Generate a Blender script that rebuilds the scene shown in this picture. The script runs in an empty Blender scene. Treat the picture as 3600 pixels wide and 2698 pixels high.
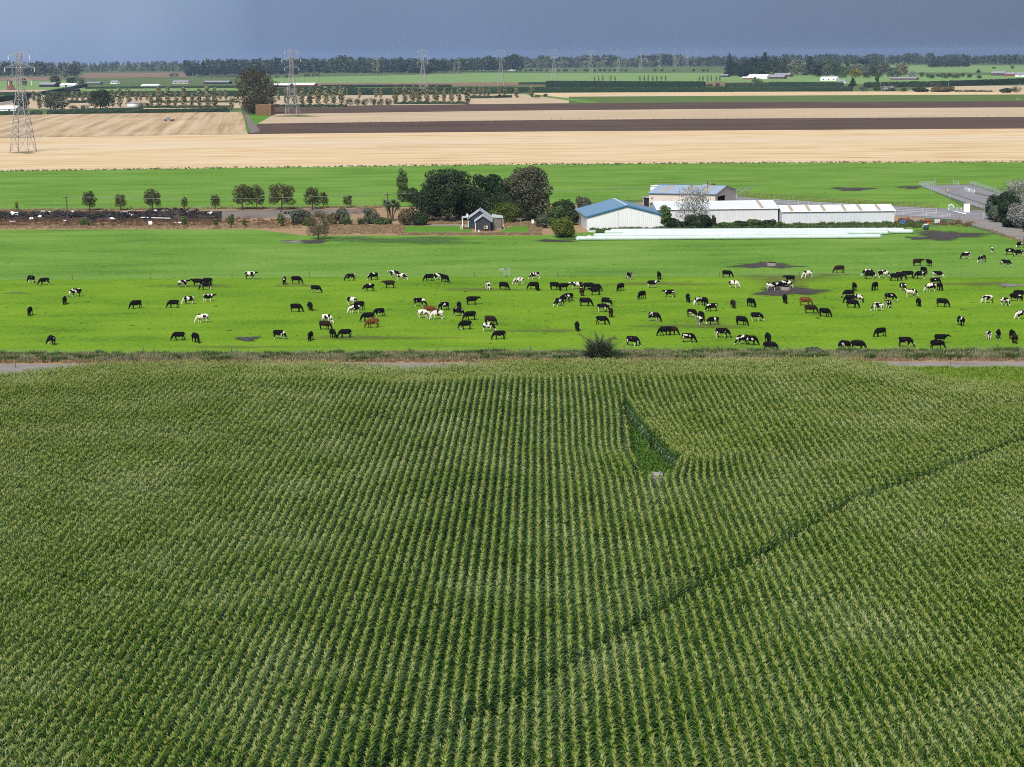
import bpy, bmesh, math, random
import numpy as np
from mathutils import Vector, Matrix, noise as mnoise

SC = bpy.context.scene
COL = SC.collection
rnd = random.Random(7)

# ------------------------------------------------------------------ camera
FPX, CAMH = 7278.0, 42.5
PITCH = math.atan((1349 - 197) / FPX)
ROLL = math.atan(0.0095)
_cr, _sr, _cp, _sp = math.cos(ROLL), math.sin(ROLL), math.cos(PITCH), math.sin(PITCH)
AXR = Vector((_cr, -_sr * _sp, -_sr * _cp))
AXU = Vector((_sr, _cr * _sp, _cr * _cp))
AXF = Vector((0, _cp, -_sp))
CAMP = Vector((0, 0, CAMH))
cd = bpy.data.cameras.new('camera')
cam = bpy.data.objects.new('camera', cd)
COL.objects.link(cam)
cam.matrix_world = Matrix(((AXR.x, AXU.x, -AXF.x, 0), (AXR.y, AXU.y, -AXF.y, 0), (AXR.z, AXU.z, -AXF.z, CAMH), (0, 0, 0, 1)))
cd.sensor_fit = 'HORIZONTAL'
cd.sensor_width = 36.0
cd.lens = 36.0 * FPX / 3600.0
cd.clip_start = 0.5
cd.clip_end = 400000
SC.camera = cam

# ------------------------------------------------------------------ light
SUN_EL, SUN_AZ = math.radians(45), math.radians(196)     # azimuth clockwise from +Y (straight ahead)
SC.view_settings.view_transform = 'Standard'
SC.view_settings.look = 'None'
SC.view_settings.gamma = 1.0
SC.view_settings.use_curve_mapping = False
SC.view_settings.exposure = 0.9
sd = bpy.data.lights.new('sun', 'SUN')
sd.energy = 2.8
sd.angle = math.radians(24)
sd.color = (1.0, 0.955, 0.88)
sun = bpy.data.objects.new('sun', sd)
COL.objects.link(sun)
_sdir = Vector((math.sin(SUN_AZ) * math.cos(SUN_EL), math.cos(SUN_AZ) * math.cos(SUN_EL), math.sin(SUN_EL)))
sun.rotation_euler = _sdir.to_track_quat('Z', 'Y').to_euler()

world = bpy.data.worlds.new('World')
SC.world = world
world.use_nodes = True
wn = world.node_tree
wn.nodes.clear()
def WN(t): return wn.nodes.new(t)
w_out, w_bg = WN('ShaderNodeOutputWorld'), WN('ShaderNodeBackground')
w_sky = WN('ShaderNodeTexSky')
w_sky.sky_type = 'NISHITA'
w_sky.sun_disc = False
w_sky.sun_elevation = SUN_EL
w_sky.sun_rotation = SUN_AZ
w_sc = WN('ShaderNodeVectorMath'); w_sc.operation = 'SCALE'; w_sc.inputs['Scale'].default_value = 0.07
w_tc = WN('ShaderNodeTexCoord')
w_sep = WN('ShaderNodeSeparateXYZ')
w_map = WN('ShaderNodeMapping'); w_map.inputs['Scale'].default_value = (7.0, 7.0, 3.5)
w_noi = WN('ShaderNodeTexNoise'); w_noi.inputs['Scale'].default_value = 1.3; w_noi.inputs['Detail'].default_value = 3; w_noi.inputs['Roughness'].default_value = 0.5
w_add = WN('ShaderNodeMath'); w_add.operation = 'MULTIPLY_ADD'; w_add.inputs[1].default_value = 0.26; w_add.inputs[2].default_value = -0.13
w_x = WN('ShaderNodeMath'); w_x.operation = 'ADD'
w_rg = WN('ShaderNodeMapRange'); w_rg.inputs['From Min'].default_value = -0.285; w_rg.inputs['From Max'].default_value = 0.26
w_cr = WN('ShaderNodeValToRGB')
e = w_cr.color_ramp.elements
e[0].position = 0.0; e[0].color = (0.182, 0.246, 0.362, 1)
e[1].position = 1.0; e[1].color = (0.062, 0.090, 0.155, 1)
m_ = e.new(0.34); m_.color = (0.085, 0.128, 0.222, 1)
m_ = e.new(0.68); m_.color = (0.072, 0.107, 0.186, 1)
w_mix = WN('ShaderNodeMix'); w_mix.data_type = 'RGBA'; w_mix.inputs['Factor'].default_value = 0.93
L = wn.links.new
L(w_tc.outputs['Generated'], w_sep.inputs[0]); L(w_tc.outputs['Generated'], w_map.inputs['Vector'])
L(w_map.outputs[0], w_noi.inputs['Vector']); L(w_noi.outputs['Fac'], w_add.inputs[0])
L(w_sep.outputs['X'], w_x.inputs[0]); L(w_add.outputs[0], w_x.inputs[1]); L(w_x.outputs[0], w_rg.inputs['Value'])
L(w_rg.outputs[0], w_cr.inputs['Fac'])
L(w_sky.outputs[0], w_sc.inputs[0]); L(w_sc.outputs[0], w_mix.inputs[6]); L(w_cr.outputs[0], w_mix.inputs[7])
L(w_mix.outputs[2], w_bg.inputs['Color']); w_bg.inputs['Strength'].default_value = 1.0
L(w_bg.outputs[0], w_out.inputs['Surface'])

SC.render.engine = 'CYCLES'
SC.cycles.max_bounces = 5
SC.cycles.diffuse_bounces = 2
SC.cycles.glossy_bounces = 2
SC.cycles.transmission_bounces = 3
SC.cycles.transparent_max_bounces = 8
SC.cycles.volume_bounces = 0
SC.cycles.use_denoising = False
SC.cycles.filter_width = 1.0
SC.cycles.caustics_reflective = False
SC.cycles.caustics_refractive = False

# ------------------------------------------------------------------ projection
def ray(px, py):
    return AXR * ((px - 1800) / FPX) + AXU * ((1349 - py) / FPX) + AXF
def G(px, py, z=0.0):
    d = ray(px, py)
    return CAMP + d * ((z - CAMH) / d.z)
def proj(p):
    q = Vector(p) - CAMP
    zc = q.dot(AXF)
    return 1800 + FPX * q.dot(AXR) / zc, 1349 - FPX * q.dot(AXU) / zc
def HZ(px, base, top):
    b = G(px, base); d = ray(px, top)
    return CAMH + d.z * b.y / d.y
def PXM(px, py):
    return FPX / (G(px, py) - CAMP).dot(AXF)
def yline(pts, x):
    if x <= pts[0][0]:
        a, b = pts[0], pts[1]
    elif x >= pts[-1][0]:
        a, b = pts[-2], pts[-1]
    else:
        for a, b in zip(pts, pts[1:]):
            if a[0] <= x <= b[0]: break
    return a[1] + (b[1] - a[1]) * (x - a[0]) / (b[0] - a[0])

# ------------------------------------------------------------------ object helpers
def tag(o, label=None, cat=None, group=None, kind=None):
    if label: o['label'] = label
    if cat: o['category'] = cat
    if group: o['group'] = group
    if kind: o['kind'] = kind
    return o
def link(o, parent=None):
    COL.objects.link(o)
    if parent is not None: o.parent = parent
    return o
def empty(name, loc, rz=0.0, **k):
    o = bpy.data.objects.new(name, None)
    o.empty_display_size = 0.3
    link(o); o.location = loc; o.rotation_euler = (0, 0, rz)
    return tag(o, **k)
def put(name, me, parent=None, loc=None, rot=None, scale=None, **k):
    o = bpy.data.objects.new(name, me)
    link(o, parent)
    if loc is not None: o.location = loc
    if rot is not None: o.rotation_euler = rot
    if scale is not None: o.scale = scale
    return tag(o, **k)

class MB:
    def __init__(s): s.v = []; s.f = []; s.m = []
    def add(s, vs, fs, mi=0):
        n = len(s.v); s.v += [tuple(p) for p in vs]
        s.f += [tuple(i + n for i in f) for f in fs]; s.m += [mi] * len(fs)
        return s
    def box(s, a, b, mi=0):
        x0, y0, z0 = a; x1, y1, z1 = b
        return s.add([(x0, y0, z0), (x1, y0, z0), (x1, y1, z0), (x0, y1, z0), (x0, y0, z1), (x1, y0, z1), (x1, y1, z1), (x0, y1, z1)],
                     [(0, 3, 2, 1), (4, 5, 6, 7), (0, 1, 5, 4), (1, 2, 6, 5), (2, 3, 7, 6), (3, 0, 4, 7)], mi)
    def beam(s, a, b, w, mi=0, w2=None):
        a, b = Vector(a), Vector(b); d = (b - a).normalized()
        q = Vector((0, 0, 1)) if abs(d.z) < 0.9 else Vector((1, 0, 0))
        x = d.cross(q).normalized() * (w / 2); y = d.cross(x).normalized() * ((w2 or w) / 2)
        return s.add([a - x - y, a + x - y, a + x + y, a - x + y, b - x - y, b + x - y, b + x + y, b - x + y],
                     [(0, 3, 2, 1), (4, 5, 6, 7), (0, 1, 5, 4), (1, 2, 6, 5), (2, 3, 7, 6), (3, 0, 4, 7)], mi)
    def tube(s, pts, rad, n=6, mi=0, cap=True):
        pts = [Vector(p) for p in pts]; base = len(s.v); k = len(pts)
        for i, p in enumerate(pts):
            d = (pts[min(i + 1, k - 1)] - pts[max(i - 1, 0)]).normalized()
            q = Vector((0, 0, 1)) if abs(d.z) < 0.95 else Vector((1, 0, 0))
            x = d.cross(q).normalized(); y = d.cross(x)
            r = rad[i] if hasattr(rad, '__len__') else rad
            for j in range(n):
                t = 2 * math.pi * j / n
                s.v.append(tuple(p + x * (r * math.cos(t)) + y * (r * math.sin(t))))
        fs = []
        for i in range(k - 1):
            for j in range(n):
                a = base + i * n + j; b = base + i * n + (j + 1) % n
                fs.append((a, b, b + n, a + n))
        if cap:
            fs.append(tuple(base + j for j in reversed(range(n))))
            fs.append(tuple(base + (k - 1) * n + j for j in range(n)))
        s.f += fs; s.m += [mi] * len(fs)
        return s
    def slab(s, quad, t, mi=0):
        q = [Vector(p) for p in quad]
        n = (q[1] - q[0]).cross(q[2] - q[0]).normalized() * t
        k = len(q)
        return s.add(q + [p + n for p in q], [tuple(reversed(range(k))), tuple(range(k, 2 * k))] + [(i, (i + 1) % k, (i + 1) % k + k, i + k) for i in range(k)], mi)
    def mesh(s, name, mats, smooth=False):
        me = bpy.data.meshes.new(name)
        me.from_pydata(s.v, [], s.f)
        for m in (mats if isinstance(mats, (list, tuple)) else [mats]): me.materials.append(m)
        me.polygons.foreach_set('material_index', s.m)
        if smooth: me.polygons.foreach_set('use_smooth', [True] * len(s.f))
        me.update()
        return me
    def build(s, name, mats, parent=None, smooth=False, **k):
        return put(name, s.mesh(name, mats, smooth), parent, **k)

def np_mesh(name, V, Fq, mats, mi=None):
    me = bpy.data.meshes.new(name)
    nv, nf = len(V), len(Fq); k = Fq.shape[1]
    me.vertices.add(nv); me.vertices.foreach_set('co', np.asarray(V, np.float32).ravel())
    me.loops.add(nf * k); me.loops.foreach_set('vertex_index', np.asarray(Fq, np.int32).ravel())
    me.polygons.add(nf); me.polygons.foreach_set('loop_start', np.arange(0, nf * k, k, dtype=np.int32))
    for m in (mats if isinstance(mats, (list, tuple)) else [mats]): me.materials.append(m)
    if mi is not None: me.polygons.foreach_set('material_index', np.asarray(mi, np.int32))
    me.update(calc_edges=True)
    return me

ORD = ['first', 'second', 'third', 'fourth', 'fifth', 'sixth', 'seventh', 'eighth', 'ninth', 'tenth', 'eleventh', 'twelfth', 'thirteenth', 'fourteenth',
       'fifteenth', 'sixteenth', 'seventeenth', 'eighteenth', 'nineteenth', 'twentieth']
def ordn(i):
    if i < 20: return ORD[i]
    t = {2: ('twenty', 'twentieth'), 3: ('thirty', 'thirtieth'), 4: ('forty', 'fortieth'), 5: ('fifty', 'fiftieth')}[(i + 1) // 10]
    return t[1] if (i + 1) % 10 == 0 else t[0] + '-' + ORD[(i + 1) % 10 - 1]

# ------------------------------------------------------------------ materials
def new_mat(name):
    m = bpy.data.materials.new(name); m.use_nodes = True
    nt = m.node_tree; b = nt.nodes['Principled BSDF']
    b.inputs['Specular IOR Level'].default_value = 0.3
    return m, nt, b
def ramp(nt, stops, fac):
    r = nt.nodes.new('ShaderNodeValToRGB'); els = r.color_ramp.elements
    while len(els) > 1: els.remove(els[-1])
    els[0].position = stops[0][0]; els[0].color = (*stops[0][1], 1)
    for p, c in stops[1:]:
        x = els.new(p); x.color = (*c, 1)
    nt.links.new(fac, r.inputs['Fac'])
    return r.outputs['Color']
def wnoise(nt, scale, detail=4, rough=0.55, stretch=(1, 1, 1), rotz=0.0, coord='pos', dist=0.0):
    if coord == 'pos':
        src = nt.nodes.new('ShaderNodeNewGeometry').outputs['Position']
    else:
        src = nt.nodes.new('ShaderNodeTexCoord').outputs['Object']
    if rotz:
        m0 = nt.nodes.new('ShaderNodeMapping'); m0.inputs['Rotation'].default_value = (0, 0, rotz); nt.links.new(src, m0.inputs['Vector']); src = m0.outputs[0]
    mp = nt.nodes.new('ShaderNodeMapping'); mp.inputs['Scale'].default_value = stretch
    nt.links.new(src, mp.inputs['Vector'])
    t = nt.nodes.new('ShaderNodeTexNoise'); t.inputs['Scale'].default_value = scale; t.inputs['Detail'].default_value = detail
    t.inputs['Roughness'].default_value = rough; t.inputs['Distortion'].default_value = dist
    nt.links.new(mp.outputs[0], t.inputs['Vector'])
    return t.outputs['Fac']
def mixc(nt, fac, a, b, mode='MIX'):
    m = nt.nodes.new('ShaderNodeMix'); m.data_type = 'RGBA'; m.blend_type = mode
    for sock, v in ((m.inputs['Factor'], fac), (m.inputs[6], a), (m.inputs[7], b)):
        if isinstance(v, (int, float)): sock.default_value = v
        elif isinstance(v, (tuple, list)): sock.default_value = (*v, 1)
        else: nt.links.new(v, sock)
    return m.outputs[2]
def bump(nt, b, h, strength=0.3, dist=0.1):
    n = nt.nodes.new('ShaderNodeBump'); n.inputs['Strength'].default_value = strength; n.inputs['Distance'].default_value = dist
    nt.links.new(h, n.inputs['Height']); nt.links.new(n.outputs[0], b.inputs['Normal'])
def sm(name, c, rough=0.7, var=0.18, scale=2.0, metal=0.0, coord='obj', spec=0.3):
    m, nt, b = new_mat(name)
    f = wnoise(nt, scale, 5, 0.6, coord=coord)
    lo = tuple(max(0, x * (1 - var)) for x in c); hi = tuple(min(1, x * (1 + var)) for x in c)
    nt.links.new(ramp(nt, [(0.3, lo), (0.7, hi)], f), b.inputs['Base Color'])
    b.inputs['Roughness'].default_value = rough; b.inputs['Metallic'].default_value = metal
    b.inputs['Specular IOR Level'].default_value = spec
    return m
def field(name, stops, spots=None, big=0.02, streak=None, rotz=0.0, fine=3.0, fine_amt=0.35, big_amt=0.5, rough=0.95, bstr=0.0):
    m, nt, b = new_mat(name)
    f1 = wnoise(nt, big, 4, 0.55)
    f2 = wnoise(nt, fine, 3, 0.6)
    if streak: f3 = wnoise(nt, streak[0], 3, 0.6, stretch=streak[1], rotz=rotz)
    def ma(op, x, y):
        n = nt.nodes.new('ShaderNodeMath'); n.operation = op
        for i, v in ((0, x), (1, y)):
            if isinstance(v, float): n.inputs[i].default_value = v
            else: nt.links.new(v, n.inputs[i])
        return n.outputs[0]
    s = ma('ADD', ma('MULTIPLY', f1, big_amt), ma('MULTIPLY', f2, fine_amt))
    tot = big_amt + fine_amt
    if streak: s = ma('ADD', s, ma('MULTIPLY', f3, streak[2])); tot += streak[2]
    s = ma('DIVIDE', s, tot)
    col = ramp(nt, stops, s)
    if spots:
        k0 = ramp(nt, [(spots[1], (0, 0, 0)), (spots[1] + 0.05, (1, 1, 1))], wnoise(nt, 0.55, 4, 0.7, stretch=(1, 0.5, 1)))
        col = mixc(nt, k0, col, spots[0])
    nt.links.new(col, b.inputs['Base Color'])
    b.inputs['Roughness'].default_value = rough; b.inputs['Specular IOR Level'].default_value = 0.12
    if bstr: bump(nt, b, f2, bstr, 0.15)
    return m
def leafmat(name, dark, mid, light, rough=0.6, trans=0.22, big=0.25, spec=0.25, patch=False, stops=(0.2, 0.5, 0.82)):
    m, nt, b = new_mat(name)
    g = nt.nodes.new('ShaderNodeNewGeometry')
    oi = nt.nodes.new('ShaderNodeObjectInfo')
    f = wnoise(nt, big, 3, 0.6)
    if patch:
        mr = nt.nodes.new('ShaderNodeMapRange'); mr.inputs['From Min'].default_value = 0.22; mr.inputs['From Max'].default_value = 0.78
        nt.links.new(f, mr.inputs['Value']); f = mr.outputs[0]
    a = nt.nodes.new('ShaderNodeMath'); a.operation = 'MULTIPLY'; a.inputs[1].default_value = 0.45
    nt.links.new(g.outputs['Random Per Island'], a.inputs[0])
    c = nt.nodes.new('ShaderNodeMath'); c.operation = 'MULTIPLY_ADD'; c.inputs[1].default_value = 0.45
    nt.links.new(f, c.inputs[0]); nt.links.new(a.outputs[0], c.inputs[2])
    d = nt.nodes.new('ShaderNodeMath'); d.operation = 'MULTIPLY_ADD'; d.inputs[1].default_value = 0.16
    nt.links.new(oi.outputs['Random'], d.inputs[0]); nt.links.new(c.outputs[0], d.inputs[2])
    col = ramp(nt, list(zip(stops, (dark, mid, light))), d.outputs[0])
    nt.links.new(col, b.inputs['Base Color']); b.inputs['Roughness'].default_value = rough
    b.inputs['Specular IOR Level'].default_value = spec
    if trans:
        tr = nt.nodes.new('ShaderNodeBsdfTranslucent'); nt.links.new(col, tr.inputs['Color'])
        mx = nt.nodes.new('ShaderNodeMixShader'); mx.inputs[0].default_value = trans
        out = nt.nodes['Material Output']
        nt.links.new(b.outputs[0], mx.inputs[1]); nt.links.new(tr.outputs[0], mx.inputs[2]); nt.links.new(mx.outputs[0], out.inputs['Surface'])
    return m
def ribbed(name, c, pitch, axis=0, rough=0.45, dirt=None, var=0.06, depth=0.03, metal=0.0, spec=0.4):
    m, nt, b = new_mat(name)
    tc = nt.nodes.new('ShaderNodeTexCoord')
    wv = nt.nodes.new('ShaderNodeTexWave'); wv.bands_direction = 'XYZ'[axis]; wv.inputs['Scale'].default_value = 0.314159 / pitch; wv.inputs['Distortion'].default_value = 0
    nt.links.new(tc.outputs['Object'], wv.inputs['Vector'])
    f = wnoise(nt, 0.7, 5, 0.6, coord='obj', stretch=(1.6, 1.6, 0.35))
    lo = tuple(x * (1 - var) for x in c); hi = tuple(min(0.95, x * (1 + var)) for x in c)
    col = ramp(nt, [(0.3, lo), (0.7, hi)], f)
    if dirt:
        f2 = wnoise(nt, 2.5, 6, 0.7, coord='obj', stretch=(4, 4, 0.6))
        mk = ramp(nt, [(0.52, (0, 0, 0)), (0.72, (1, 1, 1))], f2)
        col = mixc(nt, mk, col, dirt)
    col = mixc(nt, 0.10, col, wv.outputs['Color'], 'MULTIPLY')
    nt.links.new(col, b.inputs['Base Color']); b.inputs['Roughness'].default_value = rough; b.inputs['Metallic'].default_value = metal
    b.inputs['Specular IOR Level'].default_value = spec
    bump(nt, b, wv.outputs['Fac'], 0.6, depth)
    return m

ALONG = 0.0      # field boundaries run straight across the view
M = {}
_e = ray(900, 206); E_ROT = math.atan2(_e.x, _e.y)      # direction of the combine lines in the tan stubble
M['plain'] = field('plain_ground', [(0.3, (0.075, 0.12, 0.035)), (0.5, (0.10, 0.15, 0.045)), (0.7, (0.20, 0.17, 0.085))], big=0.004, fine=0.3)
M['cow_pasture'] = field('bright_pasture', [(0.36, (0.062, 0.125, 0.006)), (0.46, (0.122, 0.238, 0.008)), (0.54, (0.156, 0.278, 0.010)), (0.65, (0.215, 0.318, 0.024))], spots=((0.050, 0.100, 0.008), 0.62), big=0.05, streak=(0.16, (0.3, 1, 1), 0.4), rotz=ALONG, fine=1.5, fine_amt=0.7, bstr=0.5)
M['pasture'] = field('mid_pasture', spots=((0.050, 0.120, 0.020), 0.63), stops=[(0.36, (0.062, 0.150, 0.018)), (0.47, (0.120, 0.240, 0.024)), (0.55, (0.155, 0.278, 0.040)), (0.66, (0.205, 0.310, 0.066))], big=0.03, streak=(0.10, (0.3, 1, 1), 0.55), rotz=ALONG, fine=1.1, fine_amt=0.6, bstr=0.45)
M['lawn'] = field('lawn', [(0.35, (0.085, 0.20, 0.015)), (0.65, (0.11, 0.25, 0.02))], fine=4)
M['far_green'] = field('far_green', [(0.3, (0.13, 0.23, 0.06)), (0.5, (0.19, 0.30, 0.09)), (0.7, (0.27, 0.33, 0.13))], big=0.02, streak=(0.03, (0.15, 1, 1), 0.8), rotz=ALONG, fine=0.5)
M['crop_green'] = field('crop_green', [(0.35, (0.085, 0.135, 0.030)), (0.65, (0.12, 0.17, 0.04))], big=0.02, fine=1.0)
M['gold'] = field('gold_stubble', [(0.36, (0.42, 0.27, 0.125)), (0.46, (0.60, 0.43, 0.235)), (0.56, (0.68, 0.52, 0.315)), (0.66, (0.73, 0.59, 0.40))], big=0.03, streak=(0.13, (0.10, 1, 1), 1.5), rotz=ALONG, fine=1.2, fine_amt=0.5, bstr=0.3)
M['pale_gold'] = field('pale_stubble', [(0.35, (0.55, 0.40, 0.235)), (0.5, (0.64, 0.49, 0.31)), (0.65, (0.70, 0.56, 0.38))], big=0.03, streak=(0.08, (0.10, 1, 1), 1.0), rotz=ALONG, fine=1.2)
M['tan'] = field('tan_stubble', [(0.38, (0.34, 0.23, 0.12)), (0.5, (0.49, 0.355, 0.205)), (0.62, (0.60, 0.46, 0.29))], big=0.02, streak=(0.16, (1, 0.02, 1), 1.6), rotz=E_ROT, fine=1.0)
M['straw'] = field('straw_strip', [(0.35, (0.40, 0.295, 0.175)), (0.5, (0.51, 0.385, 0.245)), (0.65, (0.58, 0.45, 0.30))], big=0.02, streak=(0.06, (0.08, 1, 1), 1.0), rotz=ALONG, fine=1.0)
M['soil'] = field('ploughed_soil', [(0.35, (0.066, 0.040, 0.027)), (0.5, (0.098, 0.062, 0.043)), (0.65, (0.14, 0.095, 0.069))], big=0.015, streak=(0.05, (0.08, 1, 1), 0.7), rotz=ALONG, fine=1.5, fine_amt=0.6, bstr=0.4)
M['pinksoil'] = field('fallow_soil', [(0.35, (0.20, 0.12, 0.075)), (0.65, (0.30, 0.19, 0.12))], fine=0.6)
M['gravel'] = field('gravel', [(0.32, (0.16, 0.14, 0.125)), (0.5, (0.25, 0.225, 0.20)), (0.68, (0.34, 0.31, 0.28))], big=0.3, fine=9, fine_amt=0.7, bstr=0.3)
M['dirt'] = field('yard_dirt', [(0.32, (0.115, 0.090, 0.075)), (0.5, (0.20, 0.165, 0.14)), (0.68, (0.27, 0.235, 0.20))], big=0.15, fine=3, fine_amt=0.6, bstr=0.3)
M['concrete'] = field('wet_concrete', [(0.32, (0.17, 0.155, 0.16)), (0.5, (0.25, 0.235, 0.24)), (0.68, (0.32, 0.30, 0.30))], big=0.2, streak=(0.4, (0.2, 1, 1), 0.6), fine=3, rough=0.6)
M['dryground'] = field('dry_grass_ground', [(0.32, (0.20, 0.125, 0.062)), (0.5, (0.33, 0.215, 0.115)), (0.68, (0.44, 0.31, 0.185))], big=0.2, fine=3, fine_amt=0.7, bstr=0.4)
M['cornsoil'] = field('corn_soil', [(0.35, (0.018, 0.016, 0.010)), (0.6, (0.045, 0.038, 0.022)), (0.7, (0.03, 0.05, 0.012))], big=0.5, fine=4)
M['weedgreen'] = field('weedy_green', [(0.35, (0.06, 0.14, 0.012)), (0.65, (0.10, 0.22, 0.02))], big=0.4, fine=3, fine_amt=0.8, bstr=0.6)
M['limegrass'] = field('lime_grass', [(0.35, (0.13, 0.23, 0.012)), (0.65, (0.20, 0.32, 0.02))], big=0.4, fine=3, fine_amt=0.8, bstr=0.6)
def patchmat(name, c0, c1, hard=0.1):
    m, nt, b = new_mat(name)
    f = wnoise(nt, 1.2, 5, 0.65)
    nt.links.new(ramp(nt, [(0.35, c0), (0.65, c1)], f), b.inputs['Base Color'])
    b.inputs['Roughness'].default_value = 0.7
    at = nt.nodes.new('ShaderNodeAttribute'); at.attribute_name = 'edge'
    f2 = wnoise(nt, 0.55, 6, 0.7, stretch=(0.6, 1, 1))
    ad = nt.nodes.new('ShaderNodeMath'); ad.operation = 'MULTIPLY_ADD'; ad.inputs[1].default_value = 1.5
    nt.links.new(f2, ad.inputs[0]); nt.links.new(at.outputs['Fac'], ad.inputs[2])
    rg = nt.nodes.new('ShaderNodeMapRange'); rg.inputs['From Min'].default_value = 1.05; rg.inputs['From Max'].default_value = 1.05 + hard * 4
    nt.links.new(ad.outputs[0], rg.inputs['Value'])
    nt.links.new(rg.outputs[0], b.inputs['Alpha'])
    return m
M['mud'] = patchmat('mud', (0.034, 0.025, 0.019), (0.090, 0.070, 0.060))
M['worn'] = patchmat('worn_turf', (0.13, 0.115, 0.03), (0.17, 0.15, 0.05), 0.35)
M['greydirt'] = patchmat('grey_dirt', (0.17, 0.15, 0.14), (0.27, 0.24, 0.22))
M['roughgreen'] = patchmat('rough_green', (0.055, 0.12, 0.02), (0.085, 0.17, 0.03), 0.2)
M['toweredge'] = patchmat('tower_grass', (0.12, 0.15, 0.04), (0.20, 0.20, 0.08), 0.2)

M['bark'] = sm('bark', (0.10, 0.075, 0.055), 0.9, 0.3, 6)
M['palebark'] = sm('pale_bark', (0.23, 0.20, 0.165), 0.9, 0.25, 6)
M['leaf_olive'] = leafmat('leaf_olive', (0.034, 0.030, 0.014), (0.066, 0.058, 0.025), (0.115, 0.100, 0.040))
M['leaf_dark'] = leafmat('leaf_dark', (0.012, 0.024, 0.010), (0.030, 0.052, 0.019), (0.070, 0.098, 0.036))
M['leaf_conifer'] = leafmat('leaf_conifer', (0.010, 0.022, 0.010), (0.022, 0.046, 0.018), (0.045, 0.085, 0.026))
M['leaf_mid'] = leafmat('leaf_mid', (0.030, 0.060, 0.014), (0.070, 0.120, 0.030), (0.14, 0.20, 0.055))
M['leaf_yellow'] = leafmat('leaf_yellow', (0.045, 0.070, 0.010), (0.10, 0.135, 0.018), (0.19, 0.21, 0.04))
M['leaf_gold'] = leafmat('leaf_gold', (0.12, 0.12, 0.015), (0.24, 0.22, 0.03), (0.36, 0.32, 0.06))
M['leaf_grey'] = leafmat('leaf_grey', (0.055, 0.072, 0.045), (0.10, 0.125, 0.075), (0.19, 0.21, 0.15))
M['leaf_pink'] = leafmat('leaf_blossom', (0.034, 0.044, 0.022), (0.080, 0.088, 0.046), (0.22, 0.20, 0.14), big=0.5)
M['leaf_silver'] = leafmat('leaf_silver', (0.13, 0.13, 0.105), (0.29, 0.29, 0.26), (0.56, 0.56, 0.53))
M['leaf_poplar'] = leafmat('leaf_poplar', (0.14, 0.145, 0.07), (0.24, 0.235, 0.125), (0.34, 0.32, 0.19))
M['leaf_flax'] = leafmat('leaf_flax', (0.030, 0.046, 0.022), (0.080, 0.104, 0.050), (0.24, 0.26, 0.16), big=1.0)
M['leaf_flaxgreen'] = leafmat('leaf_flaxgreen', (0.05, 0.08, 0.03), (0.11, 0.16, 0.06), (0.22, 0.27, 0.13), big=1.0)
M['leaf_dryolive'] = leafmat('leaf_dryolive', (0.07, 0.062, 0.03), (0.125, 0.108, 0.055), (0.19, 0.165, 0.09))
M['leaf_red'] = leafmat('leaf_red', (0.06, 0.02, 0.015), (0.11, 0.04, 0.03), (0.16, 0.07, 0.05))
M['wood_far'] = leafmat('far_wood_leaf', (0.020, 0.038, 0.020), (0.045, 0.070, 0.034), (0.085, 0.110, 0.055), trans=0.0, big=0.02)
M['wood_pine'] = leafmat('far_pine_leaf', (0.012, 0.024, 0.016), (0.022, 0.040, 0.024), (0.038, 0.058, 0.032), trans=0.0, big=0.02)
M['wood_pale'] = leafmat('far_willow_leaf', (0.085, 0.105, 0.060), (0.15, 0.17, 0.10), (0.24, 0.25, 0.16), trans=0.0, big=0.02)
M['hedge'] = leafmat('hedge_leaf', (0.008, 0.022, 0.010), (0.016, 0.038, 0.016), (0.030, 0.060, 0.024), trans=0.0, big=0.4)
M['hedge_b'] = leafmat('hedge_leaf_olive', (0.014, 0.026, 0.012), (0.026, 0.044, 0.018), (0.045, 0.068, 0.028), trans=0.0, big=0.4)
M['corn'] = leafmat('corn_leaf', (0.014, 0.046, 0.004), (0.050, 0.128, 0.009), (0.30, 0.38, 0.20), rough=0.34, trans=0.25, big=0.10, spec=0.6, patch=True, stops=(0.28, 0.62, 0.88))  # palest stop paints glints into the colour, along with wind-flipped silver leaves
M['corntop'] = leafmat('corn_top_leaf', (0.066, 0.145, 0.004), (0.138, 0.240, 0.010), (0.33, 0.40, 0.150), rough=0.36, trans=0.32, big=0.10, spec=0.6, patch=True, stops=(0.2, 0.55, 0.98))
M['tassel'] = leafmat('corn_tassel', (0.26, 0.285, 0.055), (0.40, 0.40, 0.12), (0.66, 0.62, 0.35), rough=0.8, trans=0.15, big=0.10, patch=True, stops=(0.2, 0.55, 0.95))
M['drygrass'] = leafmat('dry_grass', (0.18, 0.115, 0.055), (0.33, 0.225, 0.125), (0.50, 0.38, 0.25), rough=0.9, big=0.5)
M['rankgrass'] = leafmat('rank_grass', (0.085, 0.120, 0.040), (0.19, 0.205, 0.095), (0.40, 0.35, 0.22), rough=0.9, big=0.35)
M['brackengrass'] = leafmat('bracken', (0.09, 0.045, 0.025), (0.18, 0.10, 0.055), (0.30, 0.19, 0.11), rough=0.9, big=0.5)
M['weedleaf'] = leafmat('weed_leaf', (0.028, 0.08, 0.006), (0.065, 0.15, 0.012), (0.12, 0.22, 0.03), big=0.5)
M['limeleaf'] = leafmat('lime_leaf', (0.10, 0.18, 0.012), (0.17, 0.27, 0.02), (0.26, 0.36, 0.05), big=0.5)
M['galv'] = sm('galvanised_pipe', (0.50, 0.50, 0.52), 0.6, 0.2, 3)
M['steel'] = sm('galvanised_steel', (0.38, 0.39, 0.41), 0.5, 0.2, 3, 0.5)
M['tower'] = sm('tower_steel', (0.31, 0.31, 0.32), 0.6, 0.25, 1.0, 0.2)
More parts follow.
